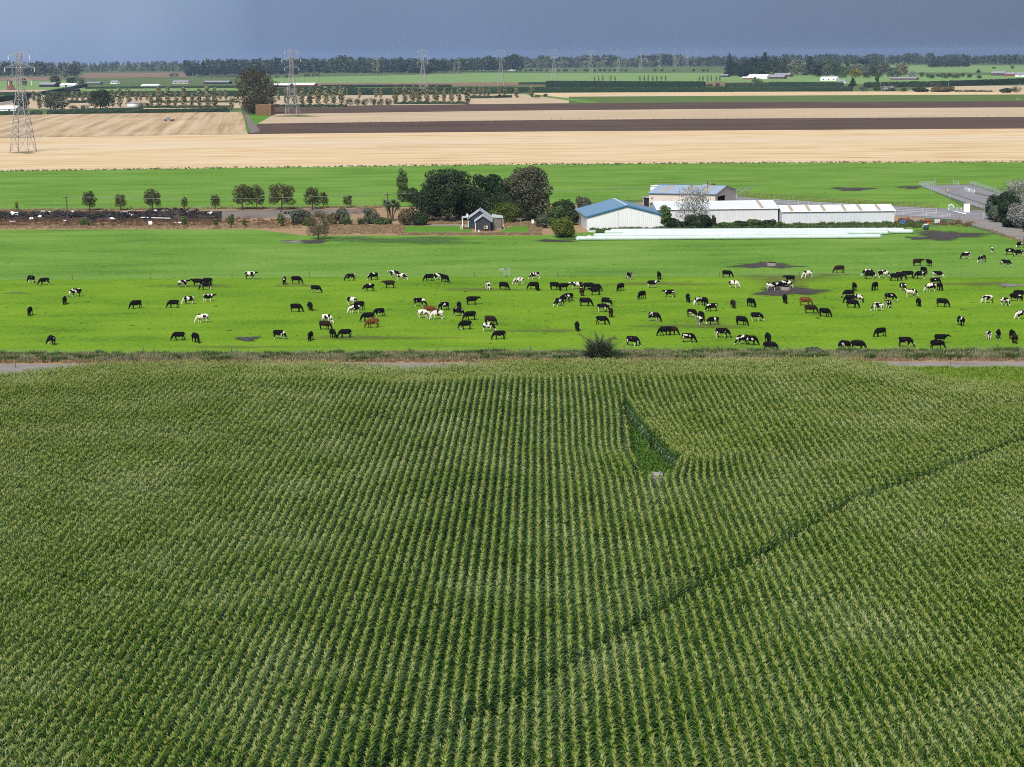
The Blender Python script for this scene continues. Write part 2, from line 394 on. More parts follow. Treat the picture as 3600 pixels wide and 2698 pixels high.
M['rust'] = sm('rusty_steel', (0.17, 0.085, 0.06), 0.8, 0.3, 3)
M['glassins'] = sm('insulator_glass', (0.62, 0.60, 0.54), 0.3, 0.1, 3)
M['wire'] = sm('wire', (0.30, 0.30, 0.32), 0.5, 0.1, 3, 0.4)
M['post'] = sm('timber_post', (0.14, 0.115, 0.085), 0.9, 0.3, 5)
M['pole'] = sm('timber_pole', (0.075, 0.060, 0.048), 0.9, 0.3, 3)
M['roof_blue'] = ribbed('blue_roof_steel', (0.165, 0.285, 0.395), 0.25, 0, 0.5)
M['roof_blue_pale'] = ribbed('faded_blue_roof_steel', (0.35, 0.43, 0.51), 0.45, 0, 0.4)
M['trim_blue'] = sm('blue_trim', (0.035, 0.155, 0.29), 0.5, 0.1)
M['clad_white'] = ribbed('white_cladding', (0.74, 0.76, 0.755), 0.5, 0, 0.6, dirt=(0.58, 0.56, 0.50))
M['clad_grey'] = ribbed('pale_grey_cladding', (0.59, 0.63, 0.65), 0.4, 0, 0.4)
M['clad_cream'] = ribbed('cream_cladding', (0.60, 0.57, 0.51), 0.6, 0, 0.6, dirt=(0.46, 0.41, 0.34))
M['roof_white'] = ribbed('white_roof_steel', (0.80, 0.81, 0.82), 0.6, 0, 0.35, var=0.03)
M['skylight'] = sm('tan_skylight', (0.42, 0.345, 0.22), 0.6, 0.12, 1)
M['roof_grey'] = ribbed('grey_roof_steel', (0.52, 0.54, 0.58), 0.3, 1, 0.4)
M['board_navy'] = ribbed('navy_weatherboard', (0.025, 0.033, 0.045), 0.2, 2, 0.6, depth=0.02)
M['brick'] = sm('brown_brick', (0.13, 0.075, 0.05), 0.9, 0.35, 4)
M['white'] = sm('white_paint', (0.78, 0.78, 0.77), 0.5, 0.05)
M['black'] = sm('black_cladding', (0.018, 0.018, 0.022), 0.6, 0.2)
M['interior_shade'] = sm('interior_shade_paint', (0.012, 0.012, 0.012), 0.9, 0.2)  # near-black colour stands in for the shade inside open sheds and doorways
M['greyroof'] = sm('grey_roof_far', (0.26, 0.26, 0.29), 0.6, 0.12, 0.5)
M['whitefar'] = sm('white_roof_far', (0.78, 0.78, 0.78), 0.5, 0.06, 0.5)
M['cream'] = sm('cream_wall', (0.46, 0.41, 0.34), 0.7, 0.1)
M['redfar'] = sm('red_wall', (0.30, 0.06, 0.05), 0.7, 0.15)
M['brownfar'] = sm('brown_wall', (0.12, 0.085, 0.07), 0.8, 0.15)
M['rustroof'] = patchmat('rust_patch', (0.25, 0.10, 0.06), (0.33, 0.16, 0.10))
M['film'] = sm('bale_film', (0.50, 0.585, 0.56), 0.35, 0.07, 1.5, spec=0.5)
M['tyre'] = sm('tyre_rubber', (0.017, 0.017, 0.019), 0.75, 0.3, 4)
M['tarp'] = sm('black_plastic_sheet', (0.045, 0.045, 0.05), 0.35, 0.4, 2, spec=0.6)
M['greysheet'] = sm('grey_plastic_sheet', (0.32, 0.31, 0.33), 0.45, 0.25, 2, spec=0.5)
M['rag'] = sm('white_plastic', (0.72, 0.73, 0.74), 0.45, 0.08, 2)
M['orange'] = sm('orange_plastic', (0.62, 0.085, 0.02), 0.5, 0.1)
M['bluep'] = sm('blue_plastic', (0.03, 0.14, 0.45), 0.5, 0.1)
M['greent'] = sm('dark_green_tank', (0.035, 0.09, 0.085), 0.5, 0.1)
M['tealp'] = sm('teal_plastic', (0.05, 0.32, 0.33), 0.5, 0.1)
M['trough'] = sm('trough_concrete', (0.28, 0.26, 0.23), 0.85, 0.2, 2)
M['water'] = sm('trough_water', (0.03, 0.035, 0.03), 0.08, 0.1, 1, spec=0.5)
M['hay'] = sm('straw_bale', (0.17, 0.10, 0.05), 0.95, 0.35, 3)
M['haytop'] = sm('straw_bale_top', (0.46, 0.32, 0.18), 0.95, 0.25, 3)
M['machine'] = sm('grey_machine', (0.20, 0.215, 0.25), 0.5, 0.15)
M['machdark'] = sm('dark_machine', (0.07, 0.065, 0.05), 0.6, 0.2)
M['glass'] = sm('window_glass', (0.02, 0.03, 0.035), 0.1, 0.1, spec=0.6)
M['carpaint'] = sm('lime_car_paint', (0.30, 0.46, 0.14), 0.3, 0.05)
M['blind'] = sm('clear_blind', (0.16, 0.145, 0.12), 0.25, 0.25, 2.0, spec=0.5)
M['brickred'] = sm('ruined_brick', (0.17, 0.085, 0.065), 0.9, 0.3, 1.0)

# ------------------------------------------------------------------ ground and fields
def poly_px(name, pts, z, mat, subdiv=False):
    vs = [G(x, y, 0) for x, y in pts]
    b = MB(); b.add([(p.x, p.y, z) for p in vs], [tuple(range(len(vs)))])
    o = b.build(name, mat, kind='structure')
    me = o.data
    if me.polygons[0].normal.z < 0: me.flip_normals()
    return o
b = MB(); b.add([(-9000, -400, 0), (9000, -400, 0), (9000, 16000, 0), (-9000, 16000, 0)], [(0, 1, 2, 3)])
b.build('ground', M['plain'], kind='structure')

XL, XR = -700, 4300
def xs(a, b, n=8): return [a + (b - a) * i / n for i in range(n + 1)]
def band(name, top, bot, x0, x1, z, mat):
    X = xs(x0, x1, 14)
    return poly_px(name, [(x, yline(bot, x)) for x in X] + [(x, yline(top, x)) for x in reversed(X)], z, mat)

L_ROADN = [(0, 1316), (3600, 1306)]
L_ROADF = [(0, 1281), (3600, 1272)]
L_VERGE = [(0, 1250), (900, 1250), (1800, 1243), (3600, 1238)]
L_FENCE = [(0, 987), (528, 982), (1089, 977), (1668, 975), (2243, 974), (2810, 976), (3379, 977)]
L_STRIPN = [(0, 807), (900, 807)]
L_STRIPF = [(0, 743), (600, 739), (900, 735), (1300, 730), (1900, 722)]
L_GOLDN = [(0, 603), (900, 590.5), (1800, 580), (2700, 574), (3600, 571)]
L_GOLDF = [(0, 486), (880, 472), (1800, 464), (3600, 453)]
L_BR1F = [(900, 436), (1800, 424), (2700, 417), (3600, 412)]
L_STRAWF = [(960, 402), (1800, 390), (2700, 382.5), (3600, 378.5)]
L_BR2F = [(955, 377.5), (1800, 366), (2700, 359.8), (3600, 357)]
L_CROPF = [(1900, 341.5), (2700, 337), (3600, 333)]
L_GOLD2F = [(1850, 328), (2700, 323.5), (3600, 321.5)]
band('corn_ground', L_ROADN, [(0, 3300), (3600, 3300)], XL, XR, 0.012, M['cornsoil'])
band('track', L_ROADF, L_ROADN, XL, XR, 0.016, M['gravel'])
band('verge', L_VERGE, L_ROADF, XL, XR, 0.020, M['dryground'])
band('cow_paddock', L_FENCE, L_VERGE, XL, XR, 0.024, M['cow_pasture'])
L_PADT = [(0, 806), (900, 806), (1060, 828), (1900, 828), (2100, 815), (3250, 800), (3372, 790), (3600, 852), (3900, 935)]
poly_px('back_paddock', [(x, yline(L_FENCE, x)) for x in xs(XL, 3560, 12)] + [(3900, 975), (3900, 935), (3600, 852), (3372, 790), (3250, 800), (2100, 812), (1900, 828), (1060, 828), (900, 806), (XL, 808)], 0.028, M['pasture'])
poly_px('farmyard_strip', [(XL, 809), (900, 807), (1060, 829), (1900, 829), (2100, 815), (3250, 801), (3250, 700), (2600, 690), (2200, 716), (1900, 724), (900, 735), (600, 739), (0, 743), (XL, 748)], 0.032, M['dryground'])
poly_px('farm_lane', [(XL, 752), (0, 747), (700, 742), (1300, 735), (1300, 752), (1060, 762), (760, 775), (700, 762), (0, 757), (XL, 760)], 0.036, M['dirt'])
poly_px('driveway', [(1420, 792), (1640, 797), (1640, 792), (1420, 787)], 0.040, M['gravel'])
poly_px('lawn', [(1421, 819), (1612, 821), (1660, 818), (1660, 796), (1421, 796)], 0.044, M['lawn'])
poly_px('lawn', [(1745, 819), (1865, 819), (1862, 796), (1800, 797)], 0.048, M['lawn'])
X = xs(XL, XR, 14)
poly_px('green_paddock', [(XL, 747), (0, 742), (600, 738), (900, 734), (1900, 721), (2200, 706), (2290, 702), (2700, 705), (3000, 720), (3240, 733), (3400, 739), (3330, 697), (3230, 652), (3420, 649), (3560, 700), (XR, 860), (XR, yline(L_GOLDN, XR))] + [(x, yline(L_GOLDN, x)) for x in reversed(X[:-1])], 0.052, M['pasture'])
band('gold_stubble_field', L_GOLDF, L_GOLDN, XL, XR, 0.06, M['gold'])
band('pale_stubble_band', [(0, 512), (900, 492), (1800, 484), (3600, 479)], [(0, 531), (900, 519), (1800, 506), (3600, 497)], XL, XR, 0.066, M['pale_gold'])
poly_px('tan_stubble_field', [(XL, 498), (0, 485), (878, 472), (852, 394), (0, 405), (XL, 412)], 0.07, M['tan'])
band('ploughed_field', L_BR1F, L_GOLDF, 872, XR, 0.075, M['soil'])
band('straw_field', L_STRAWF, L_BR1F, 905, XR, 0.08, M['straw'])
band('ploughed_field', L_BR2F, L_STRAWF, 950, XR, 0.085, M['soil'])
poly_px('lane_grass', [(868, 470), (905, 437), (960, 405), (955, 395), (900, 383), (850, 385), (855, 394)], 0.09, M['lawn'])
poly_px('farm_lane', [(878, 471), (915, 462), (893, 432), (876, 412), (872, 384), (856, 384), (862, 412), (872, 440)], 0.095, M['dirt'])
band('poplar_field', [(0, 336), (900, 338), (1500, 334), (2100, 330)], [(0, 385), (850, 384), (955, 376), (1800, 366), (2100, 363)], XL, 2112, 0.10, M['straw'])
band('crop_field', L_CROPF, L_BR2F, 2000, XR, 0.11, M['crop_green'])
band('gold_strip', L_GOLD2F, L_CROPF, 1860, XR, 0.12, M['gold'])
poly_px('grass_lane', [(1822, 329), (1850, 329), (2120, 361), (2060, 363)], 0.14, M['pasture'])
poly_px('far_field', [(960, 297), (2560, 288), (2560, 257), (1700, 258), (960, 275)], 0.15, M['far_green'])
poly_px('far_fallow_field', [(1000, 303), (1900, 302), (2700, 299), (2700, 291), (1900, 290), (1000, 294)], 0.17, M['pinksoil'])
poly_px('far_field', [(XL, 318), (300, 316), (300, 284), (XL, 288)], 0.15, M['far_green'])
poly_px('far_fallow_field', [(XL, 290), (215, 283), (215, 272), (XL, 275)], 0.18, M['pinksoil'])
poly_px('far_fallow_field', [(XL, 331), (170, 326), (300, 316), (XL, 319)], 0.18, M['straw'])
poly_px('far_fallow_field', [(270, 276), (660, 272), (660, 256), (300, 258)], 0.18, M['pinksoil'])
poly_px('far_field', [(280, 322), (840, 320), (840, 310), (300, 312)], 0.18, M['far_green'])
poly_px('far_field', [(2550, 300), (XR, 285), (XR, 268), (2550, 262)], 0.16, M['far_green'])
poly_px('far_field', [(3130, 256), (XR, 256), (XR, 231), (3130, 231)], 0.17, M['far_green'])
poly_px('far_straw_field', [(3180, 322), (XR, 325), (XR, 296), (3300, 304)], 0.19, M['straw'])
poly_px('far_road', [(0, 372), (136, 344), (136, 339), (0, 364)], 0.2, M['gravel'])
poly_px('far_road', [(270, 316), (306, 304), (303, 303), (255, 317)], 0.2, M['gravel'])
poly_px('holding_yard', [(3232, 653), (3412, 650), (3560, 700), (3700, 752), (3600, 768), (3465, 740)], 0.06, M['concrete'])
poly_px('cattle_race', [(2560, 688), (2700, 703), (3100, 723), (3300, 734), (3460, 740), (3600, 760), (3470, 772), (3330, 772), (3130, 760), (2700, 735), (2540, 712)], 0.064, M['concrete'])
poly_px('gravel_road', [(3330, 764), (3470, 768), (3545, 793), (3700, 842), (3900, 905), (3900, 940), (3600, 852), (3480, 812), (3372, 781)], 0.068, M['gravel'])

def blob(name, cx, cy, wpx, hpx, mat, z, seed=0, n=26, kind='structure'):
    r = random.Random(seed * 7 + int(cx))
    me = bpy.data.meshes.new(name)
    vs, fs = [], []; vals = []
    c = G(cx, cy); vs.append((c.x, c.y, z)); vals.append(1.0)
    for k, f in ((0.5, 0.62), (1.0, 0.0)):
        for i in range(n):
            t = 2 * math.pi * i / n
            w = 1 + 0.25 * math.sin(3 * t + seed) + 0.12 * math.sin(7 * t + 2 * seed)
            p = G(cx + wpx * k * w * math.cos(t), cy + hpx * k * w * math.sin(t))
            vs.append((p.x, p.y, z)); vals.append(f)
    for i in range(n):
        j = (i + 1) % n
        fs.append((0, 1 + j, 1 + i)); fs.append((1 + i, 1 + j, 1 + n + j, 1 + n + i))
    me.from_pydata(vs, [], fs); me.materials.append(mat)
    a = me.attributes.new('edge', 'FLOAT', 'POINT'); a.data.foreach_set('value', vals)
    me.update()
    if me.polygons[0].normal.z < 0: me.flip_normals()
    return put(name, me, kind=kind)
zz = 0.072
for i, (cx, cy, w, h, m, nm) in enumerate([
        (2690, 935, 160, 15, 'mud', 'mud_patch'), (2770, 1024, 170, 28, 'mud', 'mud_patch'), (3330, 829, 170, 24, 'mud', 'mud_patch'),
        (3225, 838, 60, 8, 'mud', 'mud_patch'), (1085, 851, 110, 10, 'mud', 'mud_patch'), (1030, 852, 55, 6, 'greydirt', 'dirt_patch'),
        (1960, 850, 90, 5, 'mud', 'mud_patch'), (1930, 846, 60, 4, 'mud', 'mud_patch'), (3560, 1005, 90, 8, 'greydirt', 'dirt_patch'), (3000, 666, 110, 9, 'mud', 'mud_patch'),
        (3200, 660, 60, 7, 'mud', 'mud_patch'), (700, 1008, 220, 9, 'worn', 'worn_turf_patch'), (60, 1032, 80, 6, 'worn', 'worn_turf_patch'),
        (1040, 1005, 140, 9, 'worn', 'worn_turf_patch'), (1300, 1190, 420, 12, 'worn', 'worn_turf_patch'), (830, 1222, 330, 8, 'worn', 'worn_turf_patch'),
        (870, 1193, 60, 12, 'mud', 'mud_patch'), (1900, 1165, 260, 9, 'worn', 'worn_turf_patch'), (2450, 1148, 330, 12, 'worn', 'worn_turf_patch'),
        (2300, 1000, 330, 10, 'worn', 'worn_turf_patch'), (1700, 1020, 260, 8, 'worn', 'worn_turf_patch'), (2930, 968, 110, 7, 'worn', 'worn_turf_patch'),
        (2760, 985, 230, 36, 'worn', 'worn_turf_patch'), (3420, 1000, 220, 12, 'worn', 'worn_turf_patch'), (1450, 848, 360, 18, 'roughgreen', 'rough_grass_patch'),
        (1250, 840, 150, 10, 'roughgreen', 'rough_grass_patch'), (2020, 842, 110, 12, 'roughgreen', 'rough_grass_patch'), (2700, 806, 560, 9, 'roughgreen', 'rough_grass_patch'),
        (1030, 766, 70, 8, 'greydirt', 'dirt_patch'), (950, 683, 36, 4, 'greydirt', 'dirt_patch'), (85, 538, 70, 6, 'toweredge', 'rough_grass_patch'),
        (1040, 409, 110, 6, 'roughgreen', 'rough_grass_patch'), (2340, 644, 130, 3, 'worn', 'worn_turf_patch'), (2600, 640, 160, 3, 'worn', 'worn_turf_patch')]):
    zz += 0.0035
    blob(nm, cx, cy, w, h, M[m], zz, i)

# ------------------------------------------------------------------ scatter (geometry nodes) for what nobody could count
def scatter(name, pts, rotz, scl, protos, idx, **k):
    me = bpy.data.meshes.new(name)
    n = len(pts)
    me.vertices.add(n); me.vertices.foreach_set('co', np.asarray(pts, np.float32).ravel())
    a = me.attributes.new('rot', 'FLOAT_VECTOR', 'POINT'); R = np.zeros((n, 3), np.float32); R[:, 2] = rotz
    a.data.foreach_set('vector', R.ravel())
    a = me.attributes.new('scl', 'FLOAT', 'POINT'); a.data.foreach_set('value', np.asarray(scl, np.float32))
    a = me.attributes.new('pick', 'INT', 'POINT'); a.data.foreach_set('value', np.asarray(idx, np.int32))
    o = put(name, me, **k)
    col = bpy.data.collections.new(name + '_sources')
    for i, pm in enumerate(protos):
        q = bpy.data.objects.new('source_%02d_%s' % (i, name), pm); col.objects.link(q)
    ng = bpy.data.node_groups.new(name + '_nodes', 'GeometryNodeTree')
    ng.interface.new_socket('Geometry', in_out='INPUT', socket_type='NodeSocketGeometry')
    ng.interface.new_socket('Geometry', in_out='OUTPUT', socket_type='NodeSocketGeometry')
    N = ng.nodes.new
    gi, go, iop, ci = N('NodeGroupInput'), N('NodeGroupOutput'), N('GeometryNodeInstanceOnPoints'), N('GeometryNodeCollectionInfo')
    ci.inputs['Collection'].default_value = col; ci.inputs['Separate Children'].default_value = True; ci.inputs['Reset Children'].default_value = True
    def attr(nm, t):
        q = N('GeometryNodeInputNamedAttribute'); q.data_type = t; q.inputs['Name'].default_value = nm; return q.outputs['Attribute']
    ln = ng.links.new
    ln(gi.outputs[0], iop.inputs['Points']); ln(ci.outputs[0], iop.inputs['Instance']); iop.inputs['Pick Instance'].default_value = True
    ln(attr('pick', 'INT'), iop.inputs['Instance Index']); ln(attr('rot', 'FLOAT_VECTOR'), iop.inputs['Rotation']); ln(attr('scl', 'FLOAT'), iop.inputs['Scale'])
    ln(iop.outputs[0], go.inputs[0])
    md = o.modifiers.new('scatter', 'NODES'); md.node_group = ng
    return o

# ------------------------------------------------------------------ corn
def corn_mesh(seed):
    r = random.Random(seed)
    hgt = 2.2
    b = MB()
    b.tube([(0, 0, 0), (0.01, 0, 1.2), (0, 0, hgt)], [0.02, 0.016, 0.008], 3, 0, cap=False)
    az0 = r.uniform(-0.5, 0.5)
    for i in range(13):
        h = 0.35 + 1.75 * i / 12; top = i > 8
        az = az0 + (math.pi if i % 2 else 0) + r.gauss(0, 0.6 if not top else 1.2)
        Ln = r.uniform(0.65, 1.0) * (1.0 if not top else 0.62); w = r.uniform(0.085, 0.12) * (1 if not top else .72)
        up = r.uniform(0.6, 1.1) if not top else r.uniform(1.0, 1.4)
        dx, dy = math.cos(az), math.sin(az); px, py = -dy, dx
        p = Vector((0, 0, h)); ang = up; pts = [p.copy()]
        seg = 5
        for s in range(seg):
            p = p + Vector((dx * math.cos(ang), dy * math.cos(ang), math.sin(ang))) * (Ln / seg); pts.append(p.copy())
            ang -= r.uniform(0.40, 0.70) if not top else r.uniform(0.1, 0.4)
        wd = [0.35, 0.95, 1.0, 0.8, 0.45, 0.03]
        vs = []
        for q, k in zip(pts, wd):
            t = r.uniform(-0.35, 0.35)
            o = Vector((px, py, t)) * (w * k / 2); vs += [q - o, q + o]
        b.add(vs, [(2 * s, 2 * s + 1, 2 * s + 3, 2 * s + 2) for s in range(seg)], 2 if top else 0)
    for i in range(4):
        az = r.uniform(0, 6.28); el = r.uniform(0.75, 1.3) if i else 1.5
        d = Vector((math.cos(az) * math.cos(el), math.sin(az) * math.cos(el), math.sin(el)))
        a = Vector((0, 0, hgt - 0.03 + 0.012 * i)); c = a + d * r.uniform(0.17, 0.28)
        sd_ = d.cross(Vector((math.cos(az + 1.4), math.sin(az + 1.4), 0.2))).normalized() * 0.015
        b.add([a - sd_, a + sd_, c + sd_ * 0.8, c - sd_ * 0.8], [(0, 1, 2, 3)], 1)
    return b.mesh('corn_plant', [M['corn'], M['tassel'], M['corntop']])
corn_protos = [corn_mesh(100 + i) for i in range(14)]
_vp = ray(1905, 196.5); RD = Vector((_vp.x, _vp.y, 0)).normalized(); RN = Vector((RD.y, -RD.x, 0))
CORN_EDGE = [(-400, 1330), (0, 1312), (100, 1301), (250, 1283), (400, 1270), (800, 1270), (1150, 1272), (1300, 1280), (1400, 1285), (1500, 1285), (1600, 1279), (1750, 1268), (2050, 1262),
             (2400, 1262), (2700, 1260), (2950, 1255), (3080, 1268), (3200, 1298), (3330, 1326), (3600, 1345), (4000, 1356)]
VOID_U0, VOID_U1 = 198.0, 243.0
_vc = G(2222, 1600); VL = _vc.x * RN.x + _vc.y * RN.y
TRACKPX = [(1100, 2800), (1342, 2675), (1600, 2535), (1850, 2400), (2083, 2270), (2441, 2050), (2604, 1977), (2848, 1839), (2978, 1757), (3239, 1668), (3580, 1546), (3900, 1440)]
TRK = [G(x, y, 2.2) for x, y in TRACKPX]
TRACK2PX = [(-300, 1850), (0, 1780), (400, 1690), (800, 1580), (1250, 1480), (1600, 1405)]
TRK2 = [G(x, y, 2.2) for x, y in TRACK2PX]
def seg_d(p, a, b):
    ab = b - a; t = max(0, min(1, ((p - a).x * ab.x + (p - a).y * ab.y) / (ab.x ** 2 + ab.y ** 2)))
    q = a + ab * t; return math.hypot(p.x - q.x, p.y - q.y)
cp, cz, cs, ci_ = [], [], [], []
r = random.Random(5)
def wid(u):           # width of the weedy opening behind the well head
    if u < VOID_U0 or u > VOID_U1: return 0.0
    return 2.6 + (u - VOID_U0) * 0.25 if u < 206 else 4.6 * ((VOID_U1 - u) / (VOID_U1 - 206)) ** 1.25
def prof(u):
    if u > 211: return math.exp(-((u - 211) / 18) ** 2)
    return max(0.0, (u - 196.0) / 15.0)
def push(u, v):
    d = v - VL
    if abs(d) > 14: return v
    if d < 0: return v - 1.1 * prof(u) * (1 - math.exp(d / 0.8) * .6) * math.exp(d / 3.5)
    return v + 4.3 * (wid(u) / 4.6 if u > 206 else prof(u)) * math.exp(-d / 4.5)
def opening(u, v): return wid(u) > 0 and -0.3 + 0.4 * mnoise.noise((u * .9, v, 5)) < v - VL < wid(u) + 0.9 * mnoise.noise((u * .7, v * .7, 9))
def try_corn(u, v, rot):
    p = RD * u + RN * v
    px, py = proj((p.x, p.y, 2.1))
    if px < -260 or px > 3860 or py > 2990: return None
    return p, px, py
def addc(p, rot, s):
    cp.append((p.x, p.y, 0.012)); cz.append(rot); cs.append(s); ci_.append(r.randrange(14))
def hfac(p):
    n = mnoise.noise((p.x * 0.06, p.y * 0.06, 3.1)); n2 = mnoise.noise((p.x * 0.25, p.y * 0.25, 7.7))
    return 1.0 + 0.06 * n + 0.05 * n2 + r.uniform(-0.11, 0.08)
row_rot = math.atan2(RN.y, RN.x)
nrow = 0
v = -88.0
while v < 88:
    u = 108 + r.uniform(0, 0.2)
    while u < 296:
        v2 = push(u, v) + r.gauss(0, 0.045)
        q = try_corn(u, v2, 0)
        if q:
            p, px, py = q; ed = yline(CORN_EDGE, px)
            if py > ed + 58 and not opening(u, v2):
                td = 9
                if px > 1200: td = min(seg_d(p, TRK[i], TRK[i + 1]) for i in range(len(TRK) - 1)) if py > 1400 and abs(py - yline(TRACKPX, px)) < 45 else 9
                td2 = min(seg_d(p, TRK2[i], TRK2[i + 1]) for i in range(len(TRK2) - 1)) if px < 1650 and py > 1390 and abs(py - yline(TRACK2PX, px)) < 45 else 9
                h = hfac(p)
                if td < 0.5 and r.random() < 0.95: h = 0
                elif td < 0.9: h *= 0.9
                elif td2 < 0.4 and r.random() < 0.5: h = 0
                if h and r.random() > 0.10: addc(p, row_rot + r.gauss(0, 0.5), h)
        u += 0.21 + r.uniform(-0.03, 0.03)
    v += 0.76
u = 225.0
while u < 310:
    v = -90 + r.uniform(0, 0.2)
    while v < 90:
        q = try_corn(u + r.gauss(0, 0.05), v, 0)
        if q:
            p, px, py = q; ed = yline(CORN_EDGE, px)
            if ed + 2 < py <= ed + 58: addc(p, row_rot + 1.57 + r.gauss(0, 0.6), hfac(p) * 0.97)
        v += 0.2 + r.uniform(-0.03, 0.03)
    u += 0.74
# the plants that show largest stand along the bottom of the picture: objects of their own
order = sorted(range(len(cp)), key=lambda i: -proj((cp[i][0], cp[i][1], 1.9))[1])
near = []
for i in order:
    px, py = proj((cp[i][0], cp[i][1], 1.9))
    if 20 < px < 3580 and py < 2685: near.append(i)
    if len(near) == 300: break
nset = set(near)
for i in near:
    put('corn_plant', corn_protos[ci_[i]], loc=cp[i], rot=(0, 0, cz[i]), scale=(cs[i],) * 3,
        label='tall green corn plant with tan tassel in the nearest rows along the bottom edge', cat='corn', group='corn plants along the bottom edge')
rest = [i for i in range(len(cp)) if i not in nset]
scatter('corn_field', [cp[i] for i in rest], [cz[i] for i in rest], [cs[i] for i in rest], corn_protos, [ci_[i] for i in rest],
        label='field of tall green corn with tan tassels in rows', cat='corn', kind='stuff')

# ------------------------------------------------------------------ grass and weed tufts
def tuft_mesh(name, mat, n, h, spread, w, seed, lean=0.5):
    r = random.Random(seed); b = MB()
    for i in range(n):
        a = r.uniform(0, 6.28); rr = spread * math.sqrt(r.random())
        x, y = rr * math.cos(a), rr * math.sin(a); hh = h * r.uniform(0.5, 1.1); la = r.uniform(0, 6.28); l = lean * r.uniform(0.2, 1) * hh
        ww = w * r.uniform(0.7, 1.2); pa = la + 1.57
        ox, oy = ww * math.cos(pa), ww * math.sin(pa); lx, ly = l * math.cos(la), l * math.sin(la)
        b.add([(x - ox, y - oy, 0), (x + ox, y + oy, 0), (x + ox * .8 + lx * .35, y + oy * .8 + ly * .35, hh * .62), (x - ox * .8 + lx * .35, y - oy * .8 + ly * .35, hh * .62), (x + lx, y + ly, hh)],
              [(0, 1, 2, 3), (3, 2, 4)])
    return b.mesh(name, mat)
T_rank = [tuft_mesh('rank_tuft', M['rankgrass'], 60, 0.85, 0.55, 0.03, i) for i in range(4)]
T_dry = [tuft_mesh('dry_tuft', M['drygrass'], 50, 0.6, 0.5, 0.03, 10 + i, 0.8) for i in range(3)]
T_brk = [tuft_mesh('bracken_tuft', M['brackengrass'], 50, 0.7, 0.6, 0.035, 20 + i, 0.9) for i in range(3)]
T_weed = [tuft_mesh('weed_tuft', M['weedleaf'], 40, 0.4, 0.5, 0.06, 30 + i, 1.0) for i in range(3)]
T_lime = [tuft_mesh('lime_tuft', M['limeleaf'], 45, 0.55, 0.5, 0.04, 40 + i, 0.7) for i in range(3)]
T_green = [tuft_mesh('scrub_tuft', M['leaf_mid'], 60, 0.9, 0.6, 0.06, 50 + i, 0.7) for i in range(3)]
def strip_pts(top, bot, x0, x1, n, seed, bias=1.0):
    r = random.Random(seed); out = []
    for _ in range(n):
        x = r.uniform(x0, x1); t = r.random() ** bias
        y = yline(bot, x) + (yline(top, x) - yline(bot, x)) * t
        p = G(x, y); out.append((p.x, p.y, 0.03, x, y))
    return out
def scat(name, P, protos, s0, s1, seed, **k):
    r = random.Random(seed)
    return scatter(name, [q[:3] for q in P], [r.uniform(0, 6.28) for _ in P], [r.uniform(s0, s1) for _ in P], protos, [r.randrange(len(protos)) for _ in P], kind='stuff', **k)
P = [q for q in strip_pts([(0, 1252), (900, 1252), (1800, 1245), (3600, 1240)], [(0, 1276), (3600, 1266)], -300, 3900, 4200, 1)]
Pa = [q for q in P if mnoise.noise((q[0] * 0.22, q[1] * 0.5, 0)) > -0.12]; Pb = [q for q in P if mnoise.noise((q[0] * 0.22, q[1] * 0.5, 0)) <= -0.12]
scat('rank_grass', Pa, T_rank, 0.5, 1.1, 2, label='rank seeding grass along the verge behind the corn', cat='grass')
scat('verge_scrub', Pb, T_green + T_brk[:1], 0.5, 1.15, 3, label='low green weeds mixed into the grassy verge', cat='weeds')
scat('dry_verge_grass', strip_pts([(0, 1268), (3600, 1259)], [(0, 1279), (3600, 1270)], -300, 3900, 1500, 4), T_dry, 0.5, 1.0, 5, label='dry tan grass on the track side of the verge', cat='grass')
scat('dry_grass', strip_pts([(0, 786), (900, 786)], [(0, 806), (900, 805)], -300, 1060, 1300, 6) + strip_pts([(1120, 795), (1420, 793)], [(1120, 826), (1420, 822)], 1130, 1420, 900, 7)
     + strip_pts([(1400, 822), (1900, 822)], [(1400, 828), (1900, 828)], 1400, 1900, 500, 8) + strip_pts([(1420, 780), (1640, 780)], [(1420, 787), (1640, 790)], 1420, 1640, 300, 9)
     + strip_pts([(1775, 783), (1900, 785)], [(1775, 796), (1900, 796)], 1775, 1900, 220, 10) + strip_pts([(0, 738), (1300, 727)], [(0, 744), (1300, 733)], -300, 1350, 800, 11)
     + strip_pts([(1860, 795), (1900, 795)], [(1860, 826), (1900, 826)], 1860, 1905, 120, 12),
     T_dry, 0.4, 0.95, 13, label='dry tan grass around the rubbish heap and cottage', cat='grass')
scat('bracken', strip_pts([(0, 775), (640, 770)], [(0, 797), (720, 797)], -200, 740, 900, 14) + strip_pts([(700, 765), (1040, 775)], [(700, 795), (1040, 795)], 640, 1050, 160, 15) + strip_pts([(0, 745), (700, 745)], [(0, 772), (700, 770)], -200, 700, 260, 16)
     + strip_pts([(3150, 778), (3400, 780)], [(3150, 792), (3440, 800)], 3145, 3420, 70, 17), T_brk, 0.45, 1.1, 18, label='rusty brown dead bracken and weeds over the rubbish heap', cat='weeds')
scat('shed_weeds', strip_pts([(2080, 806), (3150, 786)], [(2080, 818), (3250, 802)], 2080, 3250, 1300, 19, 0.9), T_weed + T_green, 0.5, 1.1, 20, label='rank green weeds growing between the sheds and silage tubes', cat='weeds')
scat('field_edge_grass', strip_pts([(0, 601), (900, 588), (1800, 578), (2700, 572), (3600, 568)], [(0, 605), (900, 593), (1800, 583), (2700, 577), (3600, 573)], -300, 3900, 1300, 21), T_rank[:3] + T_green[:1], 0.2, 0.75, 22, label='rough grass along the fence below the gold stubble', cat='grass')
